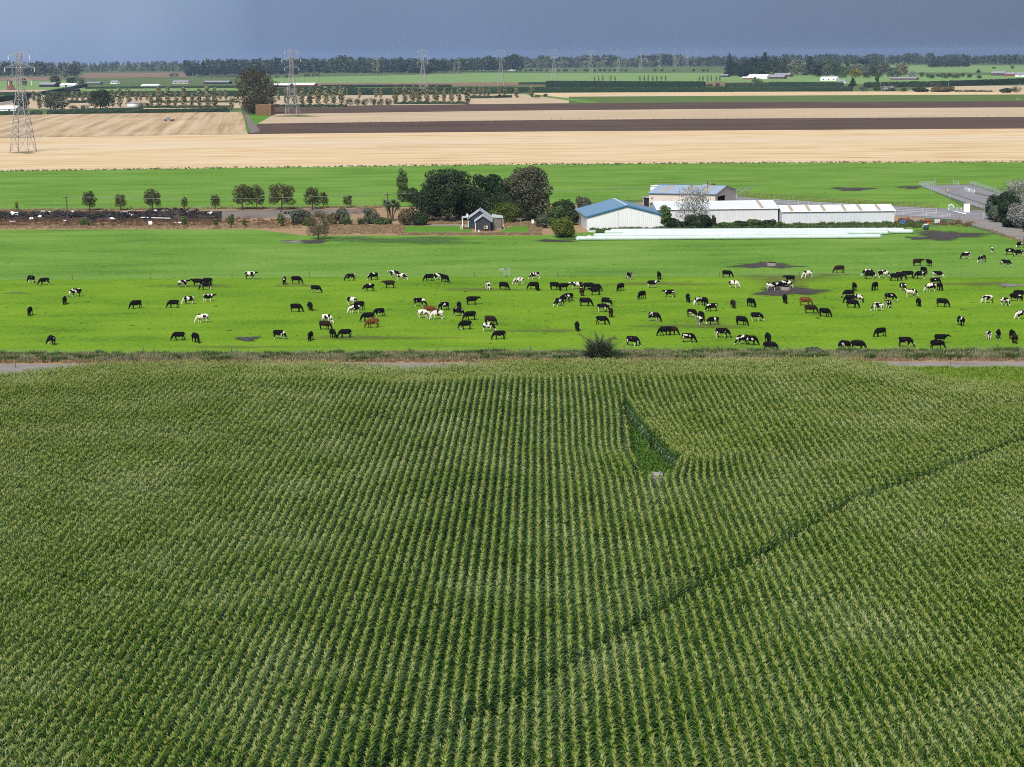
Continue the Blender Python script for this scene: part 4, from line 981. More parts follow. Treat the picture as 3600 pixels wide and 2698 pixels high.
# crop offset -> list of (x, foot y, heading degrees (0 right, 90 away, 180 left, 270 towards us), hide, pose)
COWS = {(0, 900): [(262, 236, 140, 'S', 'g'), (378, 256, 190, 'S', 'g'), (650, 355, 185, 'P', 'h'), (553, 424, 275, 'K', 'g'), (252, 520, 270, 'K', 'g'), (437, 774, 125, 'S', 't'), (1585, 275, 30, 'P', 'u'),
                   (1697, 264, 178, 'K', 'u'), (1785, 258, 180, 'K', 'g'), (1772, 298, 195, 'S', 'g'), (1805, 400, 20, 'P', 'w'), (1624, 421, 190, 'P', 'h'), (1493, 452, 186, 'K', 'h'), (1168, 461, 212, 'K', 'g'),
                   (1745, 581, 186, 'W', 'h'), (1538, 736, 185, 'K', 'h'), (1690, 755, 300, 'K', 'g'), (2168, 204, 2, 'P', 'u')],
        (900, 900): [(242, 250, 272, 'S', 'g'), (352, 243, 350, 'K', 'g'), (520, 322, 342, 'S', 'g'), (812, 217, 190, 'S', 'h'), (1010, 212, 215, 'S', 'g'), (1190, 190, 178, 'P', 'u'), (1260, 215, 350, 'P', 'g'),
                     (1490, 222, 207, 'K', 'g'), (1583, 213, 5, 'P', 'g'), (1634, 231, 312, 'K', 'g'), (973, 310, 190, 'S', 'h'), (1148, 283, 180, 'N', 'u'), (350, 488, 354, 'K', 'g'), (468, 477, 288, 'K', 'g'),
                     (832, 430, 325, 'P', 'g'), (884, 470, 205, 'K', 'g'), (847, 501, 193, 'P', 'h'), (1060, 529, 207, 'S', 'g'), (963, 571, 188, 'K', 'g'), (1002, 626, 195, 'B', 'h'), (617, 588, 325, 'W', 'g'),
                     (600, 643, 338, 'N', 'g'), (663, 716, 290, 'K', 't'), (765, 714, 185, 'K', 'g'), (203, 722, 345, 'S', 'g'), (467, 738, 262, 'K', 'g'), (1417, 438, 352, 'S', 'g'), (1620, 475, 215, 'S', 'g'),
                     (1455, 545, 345, 'W', 'g'), (1505, 508, 350, 'B', 'g'), (1563, 553, 192, 'W', 'g'), (1873, 426, 5, 'K', 'u'), (1757, 470, 280, 'K', 'g'), (1752, 526, 332, 'S', 'g'), (1845, 561, 203, 'K', 'h'),
                     (1805, 641, 190, 'S', 'h'), (2030, 602, 328, 'N', 'g'), (2012, 658, 345, 'P', 'g'), (2097, 727, 187, 'K', 'g'), (2005, 293, 285, 'P', 'g'), (2145, 298, 322, 'K', 'g')],
        (1800, 900): [(197, 205, 187, 'P', 'g'), (55, 254, 182, 'W', 'h'), (182, 293, 190, 'K', 'g'), (219, 303, 275, 'K', 'g'), (375, 298, 330, 'K', 'g'), (453, 303, 5, 'K', 'u'), (545, 293, 188, 'P', 'u'), (601, 296, 265, 'S', 'g'),
                      (602, 350, 100, 'N', 'u'), (668, 302, 0, 'K', 'g'), (728, 309, 350, 'K', 'g'), (712, 344, 182, 'K', 'u'), (937, 308, 235, 'K', 'g'), (1015, 209, 118, 'P', 'g'), (1272, 208, 92, 'K', 'u'), (1218, 279, 12, 'S', 'u'),
                      (1122, 378, 232, 'K', 'g'), (1357, 361, 180, 'S', 'w'), (480, 396, 198, 'K', 'g'), (455, 409, 205, 'S', 'g'), (405, 438, 217, 'S', 'g'), (640, 439, 352, 'K', 'g'), (820, 438, 318, 'S', 'g'), (790, 488, 352, 'S', 'g'),
                      (857, 535, 85, 'N', 'g'), (783, 598, 350, 'K', 'h'), (565, 653, 272, 'K', 'g'), (1235, 571, 328, 'S', 'g'), (1525, 404, 270, 'K', 'g'), (1605, 428, 232, 'P', 'g'), (1672, 438, 285, 'K', 'g'), (1725, 484, 195, 'S', 'h'),
                      (1915, 456, 277, 'N', 'g'), (2072, 445, 300, 'K', 'g'), (1560, 538, 312, 'S', 'g'), (1641, 560, 285, 'K', 'g'), (1626, 604, 95, 'P', 'g'), (1735, 604, 190, 'S', 'g'), (1990, 604, 322, 'K', 'g'), (2120, 566, 340, 'S', 'g'),
                      (1318, 694, 190, 'K', 'h'), (1382, 690, 352, 'N', 'g'), (1530, 753, 345, 'S', 'g'), (1825, 711, 350, 'S', 'h'), (1990, 769, 200, 'P', 'g'), (2068, 776, 342, 'S', 'g'), (1048, 784, 330, 'S', 'g'), (1863, 190, 348, 'K', 'g'),
                      (1922, 281, 338, 'W', 'g')],
        (2700, 820): [(40, 500, 2, 'P', 'u'), (95, 492, 5, 'K', 'g'), (163, 478, 350, 'P', 'g'), (187, 431, 165, 'K', 'u'), (340, 394, 202, 'W', 'g'), (613, 348, 190, 'N', 'g'), (860, 376, 188, 'P', 'g'), (885, 400, 12, 'S', 'g'),
                      (1003, 391, 350, 'P', 'g'), (1105, 416, 352, 'K', 'g'), (1148, 405, 342, 'S', 'g'), (1212, 391, 172, 'K', 'u'), (1352, 356, 290, 'K', 'g'), (1313, 399, 186, 'S', 'g'), (1470, 394, 350, 'S', 'g'), (1300, 286, 10, 'N', 'u'),
                      (1395, 291, 105, 'K', 'u'), (1710, 226, 190, 'P', 'g'), (1850, 256, 215, 'P', 'g'), (1940, 175, 258, 'P', 'g'), (2097, 191, 350, 'S', 'g'), (2167, 205, 192, 'S', 'g'), (2178, 131, 212, 'S', 'g'), (2060, 291, 340, 'S', 'g'),
                      (750, 500, 90, 'K', 'g'), (925, 498, 237, 'K', 'g'), (1172, 503, 285, 'P', 'g'), (1243, 553, 350, 'P', 'g'), (1405, 508, 190, 'P', 'h'), (1450, 452, 10, 'S', 'g'), (1492, 500, 280, 'K', 'g'), (1063, 591, 345, 'S', 'h'),
                      (695, 562, 186, 'S', 'g'), (792, 601, 300, 'P', 'g'), (703, 607, 195, 'K', 'g'), (735, 649, 340, 'K', 'g'), (952, 679, 140, 'P', 't'), (1047, 654, 92, 'P', 'g'), (1308, 638, 270, 'K', 'g'), (1515, 643, 330, 'K', 'g'),
                      (152, 611, 270, 'K', 'g'), (330, 630, 345, 'B', 'g'), (375, 698, 345, 'N', 'g'), (497, 728, 325, 'K', 'g'), (1897, 608, 190, 'P', 'g'), (2055, 631, 300, 'P', 'g'), (2143, 592, 345, 'S', 'g'), (2178, 570, 350, 'K', 'g'),
                      (2190, 747, 195, 'P', 'g'), (1672, 806, 100, 'S', 'g'), (1913, 926, 90, 'W', 'g'), (2000, 921, 72, 'S', 'g'), (2118, 925, 90, 'K', 'g'), (2140, 960, 85, 'N', 'g'), (970, 901, 205, 'K', 'g'), (1195, 989, 345, 'S', 'g'),
                      (1500, 956, 355, 'K', 'u'), (1468, 1012, 2, 'K', 'g'), (665, 1020, 130, 'S', 'g'), (785, 1019, 340, 'K', 'g'), (6, 952, 275, 'K', 'g'), (25, 1030, 350, 'K', 'g')]}
HIDE = {'K': 'black cow', 'S': 'white-patched black cow', 'P': 'black-and-white cow', 'W': 'whitish cow', 'B': 'brown cow', 'N': 'dark brown cow'}
herd = []
for (ox, oy), lst in COWS.items():
    for (x, y, hd, hide, pose) in lst: herd.append((ox + x / 2.4578, oy + y / 2.4578, hd, hide, pose))
def cow_words(c):
    x, y, hd, hide, pose = c
    f = ['facing right', 'facing away', 'facing left', 'facing us'][int(((hd + 45) % 360) // 90)]
    z = 'behind the wire fence' if y < 972 else 'by the wire fence' if y < 1010 else 'mid paddock' if y < 1105 else 'nearer the verge' if y < 1165 else 'beside the verge'
    cx = 'far left' if x < 620 else 'left' if x < 1250 else 'centre left' if x < 1850 else 'centre right' if x < 2450 else 'right' if x < 3050 else 'far right'
    return '%s %s %s %s, %s' % (HIDE[hide], 'grazing' if pose in 'ght' else 'standing', f, z, cx)
from collections import defaultdict
same = defaultdict(list)
for i, c in enumerate(herd): same[cow_words(c)].append(i)
CN = ['', '', 'two', 'three', 'four', 'five', 'six', 'seven', 'eight']
cow_label = {}
for w_, ids in same.items():
    ids.sort(key=lambda i: herd[i][0])
    for k_, i in enumerate(ids): cow_label[i] = w_ if len(ids) == 1 else w_ + ', %s of %s' % (ORD[k_] if k_ else 'leftmost', CN[len(ids)])
r = random.Random(11)
for i, (x, y, hd, hide, pose) in enumerate(herd):
    a = math.radians(hd); d0 = G(x, y)
    ob = put('cow', cowmesh[pose, hide], label=cow_label[i], cat='cow', group='dairy cows grazing in the paddock')
    s = r.uniform(0.97, 1.07)
    # the listed point is the middle of the outline at foot level: shift so that the visible nearest feet stand on it
    near_y = 0.2 + 0.45 * abs(math.sin(a)) * (1.0)
    cx = -0.12 * math.cos(a) * s
    ob.location = (d0.x + cx, d0.y + near_y, 0.0245 if y > 985 else 0.029); ob.rotation_euler = (0, 0, a); ob.scale = (s, s, s)

# ------------------------------------------------------------------ fences
def fence(name, label, pts, post_h, post_w, wires, spacing=None, mat='post', wmat='wire', posts_px=None, lean=0.03, group=None, seed=1, wr=0.006):
    r = random.Random(seed)
    W = [G(x, y) for x, y in pts]
    e = empty(name, (W[0].x, W[0].y, 0), label=label, cat='fence', group=group); O = W[0]
    pm = MB().tube([(0, 0, -0.05), (0, 0, post_h)], [post_w / 2, post_w / 2 * 0.9], 6).mesh('post', M[mat])
    spots = []
    if posts_px: spots = [G(x, yline(pts, x)) for x in posts_px]
    else:
        for a, b in zip(W, W[1:]):
            n = max(1, round((b - a).length / spacing))
            for i in range(n): spots.append(a + (b - a) * (i / n))
        spots.append(W[-1])
    for s in spots:
        put('post', pm, e, loc=(s.x - O.x, s.y - O.y, 0), rot=(r.gauss(0, lean), r.gauss(0, lean), r.uniform(0, 6)), scale=(1, 1, r.uniform(0.9, 1.08)))
    for h in wires:
        MB().tube([(p.x - O.x, p.y - O.y, h) for p in W], wr, 4).build('wire', M[wmat], e)
    return e
fence('wire_fence', 'thin wire fence crossing the paddock behind the cows', L_FENCE + [(3600, 979)], 1.15, 0.13, (0.45, 0.95), posts_px=[255, 528, 816, 1089, 1668, 1960, 2243, 2530, 2810, 3379])
fence('post_fence', 'post and wire fence in the grassy verge', [(-100, 1256), (900, 1254), (1800, 1248), (3700, 1242)], 1.25, 0.15, (0.5, 0.8, 1.1), posts_px=[118, 197, 206, 505, 539, 814, 1191, 1439, 1538, 1865, 2193, 2522, 2611, 3175, 3505], seed=2)
fence('post_fence', 'short posts along the near side of the track', [(40, 1296), (600, 1276), (3340, 1292)], 1.0, 0.12, (), posts_px=[55, 590, 3340], seed=3)
fence('post_fence', 'post and wire fence below the gold stubble', [(-200, 605)] + [(x, yline(L_GOLDN, x) + 1) for x in xs(0, 3600, 12)] + [(3800, 571)], 1.2, 0.13, (0.4, 0.7, 1.0), spacing=8.0, seed=4, wr=0.012)
fence('post_fence', 'post and wire fence above the rubbish heap', [(-100, 743), (600, 738), (1320, 729)], 1.25, 0.13, (0.5, 0.8, 1.1), spacing=5.6, seed=5, wr=0.01)
fence('post_fence', 'post and wire fence in front of the rubbish heap', [(-100, 806), (900, 806)], 1.1, 0.12, (0.5, 0.9), spacing=9.5, seed=6, wr=0.008)
fence('post_fence', 'post and wire fence in front of the cottage lawn', [(1110, 828), (1900, 828)], 1.1, 0.12, (0.5, 0.9), spacing=15, seed=7, wr=0.008)
fence('post_fence', 'post fence between tan stubble and gold stubble', [(-200, 489), (0, 485), (880, 473)], 1.25, 0.16, (0.5, 0.9), spacing=5.6, seed=8, wr=0.015)
fence('post_fence', 'dark fence beside the farm lane near the straw stack', [(880, 473), (866, 440), (850, 394)], 1.25, 0.2, (0.3, 0.55, 0.8, 1.05), spacing=6, seed=9, wr=0.04, wmat='pole')
fence('post_fence', 'post fence between ploughed soil and straw strip', [(918, 436)] + [(x, yline(L_BR1F, x) + 0.5) for x in xs(960, 3700, 12)], 1.25, 0.17, (0.5, 0.9), spacing=6.6, seed=10, wr=0.015)
fence('post_fence', 'fence along the far edge of the green crop', [(2110, 360.5), (2850, 357.5), (3650, 355)], 1.2, 0.2, (0.6, 1.0), spacing=14, seed=11, wr=0.02)
fence('post_fence', 'pale fence beside the diagonal grass lane', [(1822, 330), (2080, 362)], 1.2, 0.2, (0.5, 0.9), spacing=9, seed=12, wr=0.02)
fence('post_fence', 'post fence along the near side of the gravel road', [(3372, 783), (3404, 791), (3425, 799), (3458, 809), (3522, 832), (3597, 853), (3760, 905)], 1.3, 0.16, (0.5, 0.9), posts_px=[3372, 3404, 3425, 3459, 3522, 3586, 3597], seed=13, wr=0.01)
fence('post_fence', 'post fence between sheds and silage tubes', [(2080, 815), (3120, 805)], 1.1, 0.13, (0.5, 0.9), posts_px=[2719, 2843, 2920, 3120], seed=14, wr=0.008)
fence('post_fence', 'short fence behind the blue shed roof', [(2040, 707), (2280, 703)], 1.3, 0.16, (0.5, 0.9), posts_px=[2133, 2208, 2268], seed=15, wr=0.01)
def rails(label, pts, h, n, spacing, seed, post_w=0.12, rail_w=0.085, mat='galv', name='pipe_rail_fence', cat='fence'):
    W = [G(x, y) for x, y in pts]; O = W[0]
    e = empty(name, (O.x, O.y, 0), label=label, cat=cat)
    pm = MB().tube([(0, 0, 0), (0, 0, h)], post_w / 2, 6).mesh('post', M[mat])
    for a, b in zip(W, W[1:]):
        k = max(1, round((b - a).length / spacing))
        for i in range(k + 1):
            q = a + (b - a) * (i / k) - O; put('post', pm, e, loc=(q.x, q.y, 0.05))
    for j in range(n):
        z = h * (0.25 + 0.72 * j / max(1, n - 1))
        MB().tube([(p.x - O.x, p.y - O.y, z) for p in W], rail_w / 2, 5).build('rail', M[mat], e)
    return e
rails('rusty pipe rail fence along the far side of the cattle race', [(2585, 690), (2712, 701), (3137, 728), (3300, 737)], 1.4, 4, 2.0, 1, mat='rust')
rails('pipe rail fence along the near side of the cattle race', [(3148, 759), (3230, 763), (3340, 768)], 1.3, 4, 2.2, 2)
rails('inner pipe rails within the cattle race', [(2700, 716), (3148, 745), (3292, 752)], 1.3, 3, 4.0, 3, post_w=0.12)
rails('long diagonal pipe rail fence of the holding yard', [(3231, 655), (3330, 693), (3462, 740)], 1.3, 4, 3.5, 4)
rails('back pipe rail fence of the holding yard, right', [(3410, 651), (3490, 676), (3520, 688)], 1.4, 5, 3.0, 5)
rails('short galvanised gate at the back of the holding yard', [(3351, 652), (3370, 652)], 1.4, 4, 3.0, 6, name='gate', cat='gate')
rails('back pipe rail fence of the holding yard, left', [(3231, 654), (3250, 653), (3288, 652)], 1.3, 4, 3.0, 7)
rails('galvanised gate across the race beside the white cabinet', [(3336, 745), (3380, 752)], 1.5, 5, 2.4, 8, name='gate', cat='gate')
rails('pipe rails between white cabinet and dark trees', [(3410, 746), (3465, 748)], 1.4, 5, 4.0, 9, mat='rust')
rails('small open gate beside the gravel road', [(3457, 770), (3472, 772)], 1.4, 5, 2.4, 10, name='gate', cat='gate')
rails('pipe rails around the milking shed doorway', [(2530, 707), (2560, 701), (2590, 700)], 1.4, 4, 2.0, 11)
for lab, a in (('tall galvanised yard post, left of two at the back', (3288, 652)), ('tall galvanised yard post, right of two at the back', (3351, 652)), ('tall galvanised post by the race bend', (3336, 741))):
    q = G(*a); MB().tube([(0, 0, 0), (0, 0, 2.6)], 0.09, 8).tube([(0, 0, 2.6), (0, 0, 2.66)], [0.12, 0.02], 8).build('gate_post', M['steel'], loc=(q.x, q.y, 0.06), label=lab, cat='post')
# low concrete kerbs of the holding yard
for lab, a, c, hgt, mt in (('long concrete nib wall along the holding yard', (3322, 678), (3470, 727), 0.45, 'trough'), ('short white barrier block, upper of two in the yard', (3390, 669), (3405, 674), 0.9, 'white'),
                       ('short white barrier block, lower of two in the yard', (3408, 674), (3424, 680), 0.9, 'white'), ('low concrete nib behind the white barriers', (3425, 681), (3500, 700), 0.4, 'trough'), ('small cream block at the end of the nib wall', (3322, 672), (3329, 675), 0.9, 'cream')):
    A, B = G(*a), G(*c); bb_ = MB(); d = (B - A); nrm = Vector((-d.y, d.x, 0)).normalized() * 0.25
    bb_.slab([(0, 0, 0), tuple(d), tuple(d + nrm), tuple(nrm)], hgt).add([(0, 0, hgt + .03), tuple(d + Vector((0, 0, hgt + .03))), tuple(d + nrm + Vector((0, 0, hgt + .03))), tuple(nrm + Vector((0, 0, hgt + .03)))], [(0, 1, 2, 3)])
    bb_.build('yard_kerb' if hgt < 0.6 else 'barrier_block', M[mt], loc=(A.x, A.y, 0.06), label=lab, cat='barrier')

# ------------------------------------------------------------------ buildings
def frame(A, B):
    d = B - A; return math.atan2(d.y, d.x), math.hypot(d.x, d.y)
def gable_parts(e, L_, D, eave, ridge, axis, wall, roof, over=0.3, t=0.08, fascia=None, skip=()):
    """walls, roof sheets and ridge cap of a gabled shed in the local frame of e (x along the front, y away)"""
    w = 0.1; rs = None
    if axis == 'x':
        if 'front' not in skip: MB().box((0, 0, 0), (L_, w, eave)).build('wall', wall, e)
        MB().box((0, D - w, 0), (L_, D, eave)).build('wall', wall, e)
        for nm, x in (('left', 0), ('right', L_ - w)):
            if nm in skip: continue
            MB().slab([(x, w, 0), (x, D - w, 0), (x, D - w, eave), (x, D / 2, ridge - 0.02), (x, w, eave)], w).build('wall', wall, e)
        s = (ridge - eave) / (D / 2); a = over
        rs = MB().slab([(-a, -a, eave - s * a + 0.03), (L_ + a, -a, eave - s * a + 0.03), (L_ + a, D / 2, ridge + 0.03), (-a, D / 2, ridge + 0.03)], t).build('roof_sheet', roof, e)
        MB().slab([(-a, D / 2, ridge + 0.03), (L_ + a, D / 2, ridge + 0.03), (L_ + a, D + a, eave - s * a + 0.03), (-a, D + a, eave - s * a + 0.03)], t).build('roof_sheet', roof, e)
        MB().beam((-a - .02, D / 2, ridge + 0.12), (L_ + a + .02, D / 2, ridge + 0.12), 0.3, w2=0.08).build('ridge_cap', fascia or roof, e)
        MB().beam((-a - .03, -a - 0.06, eave - s * a - 0.02), (L_ + a + .03, -a - 0.06, eave - s * a - 0.02), 0.12, w2=0.16).build('gutter', fascia or roof, e)
    else:
        if 'front' not in skip: MB().slab([(0, w, 0), (L_, w, 0), (L_, w, eave), (L_ / 2, w, ridge - 0.02), (0, w, eave)], w).build('wall', wall, e)
        MB().slab([(0, D, 0), (L_, D, 0), (L_, D, eave), (L_ / 2, D, ridge - 0.02), (0, D, eave)], w).build('wall', wall, e)
        for nm, x in (('left', 0), ('right', L_ - w)):
            if nm in skip: continue
            MB().box((x, w + .003, 0), (x + w, D - w - .003, eave)).build('wall', wall, e)
        s = (ridge - eave) / (L_ / 2); a = over
        MB().slab([(-a, -a, eave - s * a + 0.03), (L_ / 2, -a, ridge + 0.03), (L_ / 2, D + a, ridge + 0.03), (-a, D + a, eave - s * a + 0.03)], t).build('roof_sheet', roof, e)
        MB().slab([(L_ / 2, -a, ridge + 0.03), (L_ + a, -a, eave - s * a + 0.03), (L_ + a, D + a, eave - s * a + 0.03), (L_ / 2, D + a, ridge + 0.03)], t).build('roof_sheet', roof, e)
        MB().beam((L_ / 2, -a - .02, ridge + 0.13), (L_ / 2, D + a + .02, ridge + 0.13), 0.34, w2=0.08).build('ridge_cap', M['white'] if fascia else roof, e)
        if fascia:
            MB().beam((-a - .03, -a - .04, eave - s * a), (L_ / 2, -a - .04, ridge + 0.04), 0.09, w2=0.30).build('barge_board', fascia, e)
            MB().beam((L_ / 2, -a - .04, ridge + 0.04), (L_ + a + .03, -a - .04, eave - s * a), 0.09, w2=0.30).build('barge_board', fascia, e)
    return rs

# blue-roofed hay shed, gable end towards us
A, B = G(2064, 811), G(2344, 806.5)
rz, Ls = frame(A, B)
fa = (A + B) / 2; back = G(2168, 697, 6.1); yv = Vector((-math.sin(rz), math.cos(rz), 0)); Ds = (back - Vector((fa.x, fa.y, 0))).dot(yv); print('hay shed', math.degrees(rz), Ls, Ds)
e = empty('hay_shed', (A.x, A.y, 0.03), rz, label='white clad shed with low blue gable roof', cat='shed')
gable_parts(e, Ls, Ds, 3.35, 5.9, 'y', M['clad_white'], M['roof_blue'], 0.35, fascia=M['trim_blue'])
for x in (0.0, Ls): MB().beam((x, -0.03, 0), (x, -0.03, 3.3), 0.16, w2=0.12).build('corner_flashing', M['white'], e)
MB().box((7.6, -0.02, 0), (7.72, 0.02, 4.5)).build('wall_joint', M['trough'], e)
MB().box((-0.04, Ds * 0.5, 0), (-0.01, Ds * 0.5 + 2.2, 2.3)).build('side_door', M['trough'], e)
gm = tuft_mesh('gutter_weed', M['rankgrass'], 40, 0.5, 0.3, 0.03, 91)
rr = random.Random(3)
for x in (-0.35, Ls + 0.35):
    for i in range(10): put('gutter_weed', gm, e, loc=(x, rr.uniform(0.3, Ds * 0.8), 3.2), scale=(0.8, 0.8, rr.uniform(0.5, 0.9)))

# two long white sheds
for lab, ax, bx, ye, ev, rg, D, sk in (('long white-roofed shed behind the white-leaved tree', 2358, 2735, (737, 732.5), 3.85, 5.05, G(2712, 707, 5.05), [0.86]), ('longest white-roofed shed with six tan skylight strips', 2750, 3145, (745, 741), 3.3, 4.3, G(2731, 725, 4.3), [0.075, 0.23, 0.365, 0.55, 0.69, 0.855])):
    A, B = G(ax, ye[0], ev), G(bx, ye[1], ev); rz, Ls = frame(A, B)
    if ax < 2500: A = A - Vector((math.cos(rz), math.sin(rz), 0)) * 3.5; Ls += 3.5
    D = 2 * (D - B if ax < 2500 else D - A).dot(Vector((-math.sin(rz), math.cos(rz), 0))); print('long shed', math.degrees(rz), Ls, D)
    e = empty('long_shed', (A.x, A.y, 0.03), rz, label=lab, cat='shed')
    rs_ = gable_parts(e, Ls, D, ev, rg, 'x', M['clad_grey'], M['roof_white'], 0.25)
    s = (rg - ev) / (D / 2)
    for k in sk:
        x = Ls * k
        MB().slab([(x, -0.24, ev - s * .24 + 0.125), (x + 0.75, -0.24, ev - s * .24 + 0.125), (x + 0.75, D / 2 - 0.16, rg - s * .16 + 0.125), (x, D / 2 - 0.16, rg - s * .16 + 0.125)], 0.03).build('skylight', M['skylight'], rs_)
    MB().box((-0.03, -0.04, 0), (Ls + 0.03, -0.002, 0.35)).build('base_strip', M['trough'], e)

# milking shed
ev, rg = 3.9, 5.6
A, O = G(2515, 684, ev), G(2282, 680, ev); ang, Lm = frame(O, A); Dm = (G(2581, 668, ev) - A).dot(Vector((-math.sin(ang), math.cos(ang), 0)))
print('milking shed', math.degrees(ang), Lm, Dm)
e = empty('milking_shed', (O.x, O.y, 0.03), ang, label='cream milking shed with pale blue roof and open dark end', cat='shed')
rs_ = gable_parts(e, Lm, Dm, ev, rg, 'x', M['clad_cream'], M['roof_blue_pale'], 0.3, fascia=M['trim_blue'], skip=('right',))
x = Lm - 0.1; wl = M['clad_cream']
MB().box((x, 0.1, 0), (x + 0.1, 2.2, ev)).build('wall', wl, e); MB().box((x, 9.6, 0), (x + 0.1, Dm - 0.1, ev)).build('wall', wl, e)
MB().slab([(x, 2.2, 3.1), (x, 9.6, 3.1), (x, 9.6, ev), (x, 2.2, ev)], 0.1).build('wall', wl, e)
MB().slab([(x, 0.1, ev), (x, Dm - 0.1, ev), (x, Dm / 2, rg - 0.02)], 0.1).build('gable_wall', wl, e)
MB().box((x - 9, 0.2, 0), (x - 8.9, Dm - 0.2, 3.6)).build('inner_wall', M['interior_shade'], e)
for i in range(5): MB().beam((x - 0.6, 2.6 + i * 1.5, 0), (x - 0.6, 2.6 + i * 1.5, 1.8), 0.08).build('bail_rail', M['steel'], e)
s = (rg - ev) / (Dm / 2)
for k in (0.17, 0.5, 0.8):
    xx = Lm * k
    MB().slab([(xx, -0.28, ev - s * .28 + 0.125), (xx + 1.0, -0.28, ev - s * .28 + 0.125), (xx + 1.0, Dm / 2 - .2, rg - s * .2 + 0.125), (xx, Dm / 2 - .2, rg - s * .2 + 0.125)], 0.03).build('skylight', M['skylight'], rs_)
MB().box((Lm * .72, Dm * .3, rg - 0.5), (Lm * .72 + 1.2, Dm * .3 + 1.0, rg + 0.7)).build('roof_vent', M['greysheet'], e)
# water tank behind the milking shed
q = G(2307, 697); th = HZ(2307, 697, 651) / 5.1; e = empty('water_tank', (q.x, q.y, 0.03), label='round white water tank behind the milking shed', cat='tank')
e.scale = (1, 1, th); MB().tube([(0, 0, 0), (0, 0, 4.6)], 1.75, 24).build('tank_wall', M['white'], e, True); MB().tube([(0, 0, 4.61), (0, 0, 4.8), (0, 0, 5.1)], [1.85, 1.8, 0.2], 24).build('tank_lid', M['white'], e, True)
MB().tube([(0.6, 0, 5.0), (0.6, 0, 7.0)], 0.03, 5).build('aerial', M['steel'], e)
# small black hut
A, B = G(2262, 725.5), G(2293, 729); rz, Lh = frame(A, B)
e = empty('black_hut', (A.x, A.y, 0.035), rz, label='small black hut with white corner trims between the sheds', cat='hut')
MB().box((0, 0, 0), (Lh, 3.6, 2.55)).build('wall', M['black'], e)
MB().slab([(-0.25, -0.25, 2.6), (Lh + 0.25, -0.25, 2.6), (Lh + 0.25, 3.85, 2.85), (-0.25, 3.85, 2.85)], 0.1).build('roof', M['greyroof'], e)
for x in (0, Lh): MB().beam((x, -0.03, 0), (x, -0.03, 2.56), 0.12).build('corner_trim', M['white'], e)
MB().beam((-0.25, -0.3, 2.6), (Lh + 0.25, -0.3, 2.6), 0.1).build('fascia', M['white'], e)
MB().box((Lh + 0.01, 2.4, 0.6), (Lh + 0.9, 3.4, 2.4)).build('side_cabinet', M['machdark'], e)
# conveyor arms beside the milking shed
for i, (lab, a, b_, z0, z1) in enumerate((('galvanised steel conveyor arm beside the milking shed, rear', (2582, 695), (2615, 690), 1.2, 3.0), ('galvanised steel conveyor arm beside the milking shed, front', (2590, 698), (2650, 692), 0.8, 3.2))):
    P0, P1 = G(*a), G(*b_); e = empty('conveyor_arm', (P0.x, P0.y, 0.05), label=lab, cat='conveyor'); d = P1 - P0
    for o in (-0.25, 0.25):
        MB().beam((0, o, z0), (d.x, d.y + o, z1), 0.1, w2=0.22).build('side_rail', M['steel'], e)
    for k in range(7):
        t_ = k / 6; MB().beam((d.x * t_, d.y * t_ - .25, z0 + (z1 - z0) * t_), (d.x * t_, d.y * t_ + .25, z0 + (z1 - z0) * t_), 0.06).build('cross_rung', M['steel'], e)
    for k in (0.15, 0.85): MB().beam((d.x * k, d.y * k, 0), (d.x * k, d.y * k, z0 + (z1 - z0) * k), 0.1).build('leg', M['steel'], e)
# white cabinet, white bent pipe, tank, tub, crate and small yard things
A, B = G(3388, 748), G(3410, 748); rz, Lh = frame(A, B); e = empty('cabinet', (A.x, A.y, 0.07), rz, label='white metal pump cabinet beside the race', cat='cabinet')
MB().box((0, 0, 0), (Lh, 1.3, 2.15)).build('body', M['white'], e); MB().box((-0.05, -0.05, 2.16), (Lh + .05, 1.35, 2.24)).build('lid', M['white'], e); MB().box((0.08, -0.02, 0.1), (Lh - .08, -0.003, 2.05)).build('door', M['rag'], e)
q0 = G(3346, 742); pts_ = []
for k in range(9):
    t_ = math.pi * (-0.1 + k / 8 * 1.25); pts_.append((q0.x - 0.2 + 0.75 * math.cos(t_), q0.y, 0.9 + 0.75 * math.sin(t_)))
q1, q2, q3 = G(3336, 744), G(3355, 748), G(3395, 757)
pts_ += [(q1.x, q1.y - .3, 0.35), (q2.x, q2.y, 0.3), (q3.x, q3.y, 0.3)]
e = empty('effluent_pipe', (0, 0, 0), label='white hooked plastic pipe lying beside the race', cat='pipe'); MB().tube(pts_, 0.13, 8).build('pipe', M['white'], e, True)
MB().tube([(q2.x + 1.5, q2.y, 0.3), (q2.x + 1.6, q2.y, 1.0), (q2.x + 2.0, q2.y, 1.3)], 0.06, 6).build('branch', M['white'], e, True)
q = G(3255, 808); e = empty('tank', (q.x, q.y, 0.04), label='dark green drum tank with white cap by the mud', cat='tank')
MB().tube([(0, 0, 0), (0, 0, 1.0), (0, 0, 1.15)], [0.66, 0.66, 0.6], 18).build('drum', M['greent'], e, True); MB().tube([(0, 0, 1.16), (0, 0, 1.35)], [0.64, 0.55], 18).build('cap', M['rag'], e, True); MB().box((-0.8, -0.2, 0.55), (-0.66, 0.1, 1.2)).build('bracket', M['rag'], e)
q = G(3262, 787); MB().tube([(0, 0, 0.5), (0, 0, 0.62), (0, 0, 0.95)], [0.25, 0.6, 0.72], 16).tube([(0, 0, 0), (0, 0, 0.5)], [0.5, 0.25], 12).build('calf_feeder', M['orange'], loc=(q.x, q.y, 0.04), label='orange plastic tub among the yard junk', cat='tub')
q = G(3294, 787); e = empty('liquid_crate', (q.x, q.y, 0.04), label='white caged liquid container right of the orange tub', cat='container')
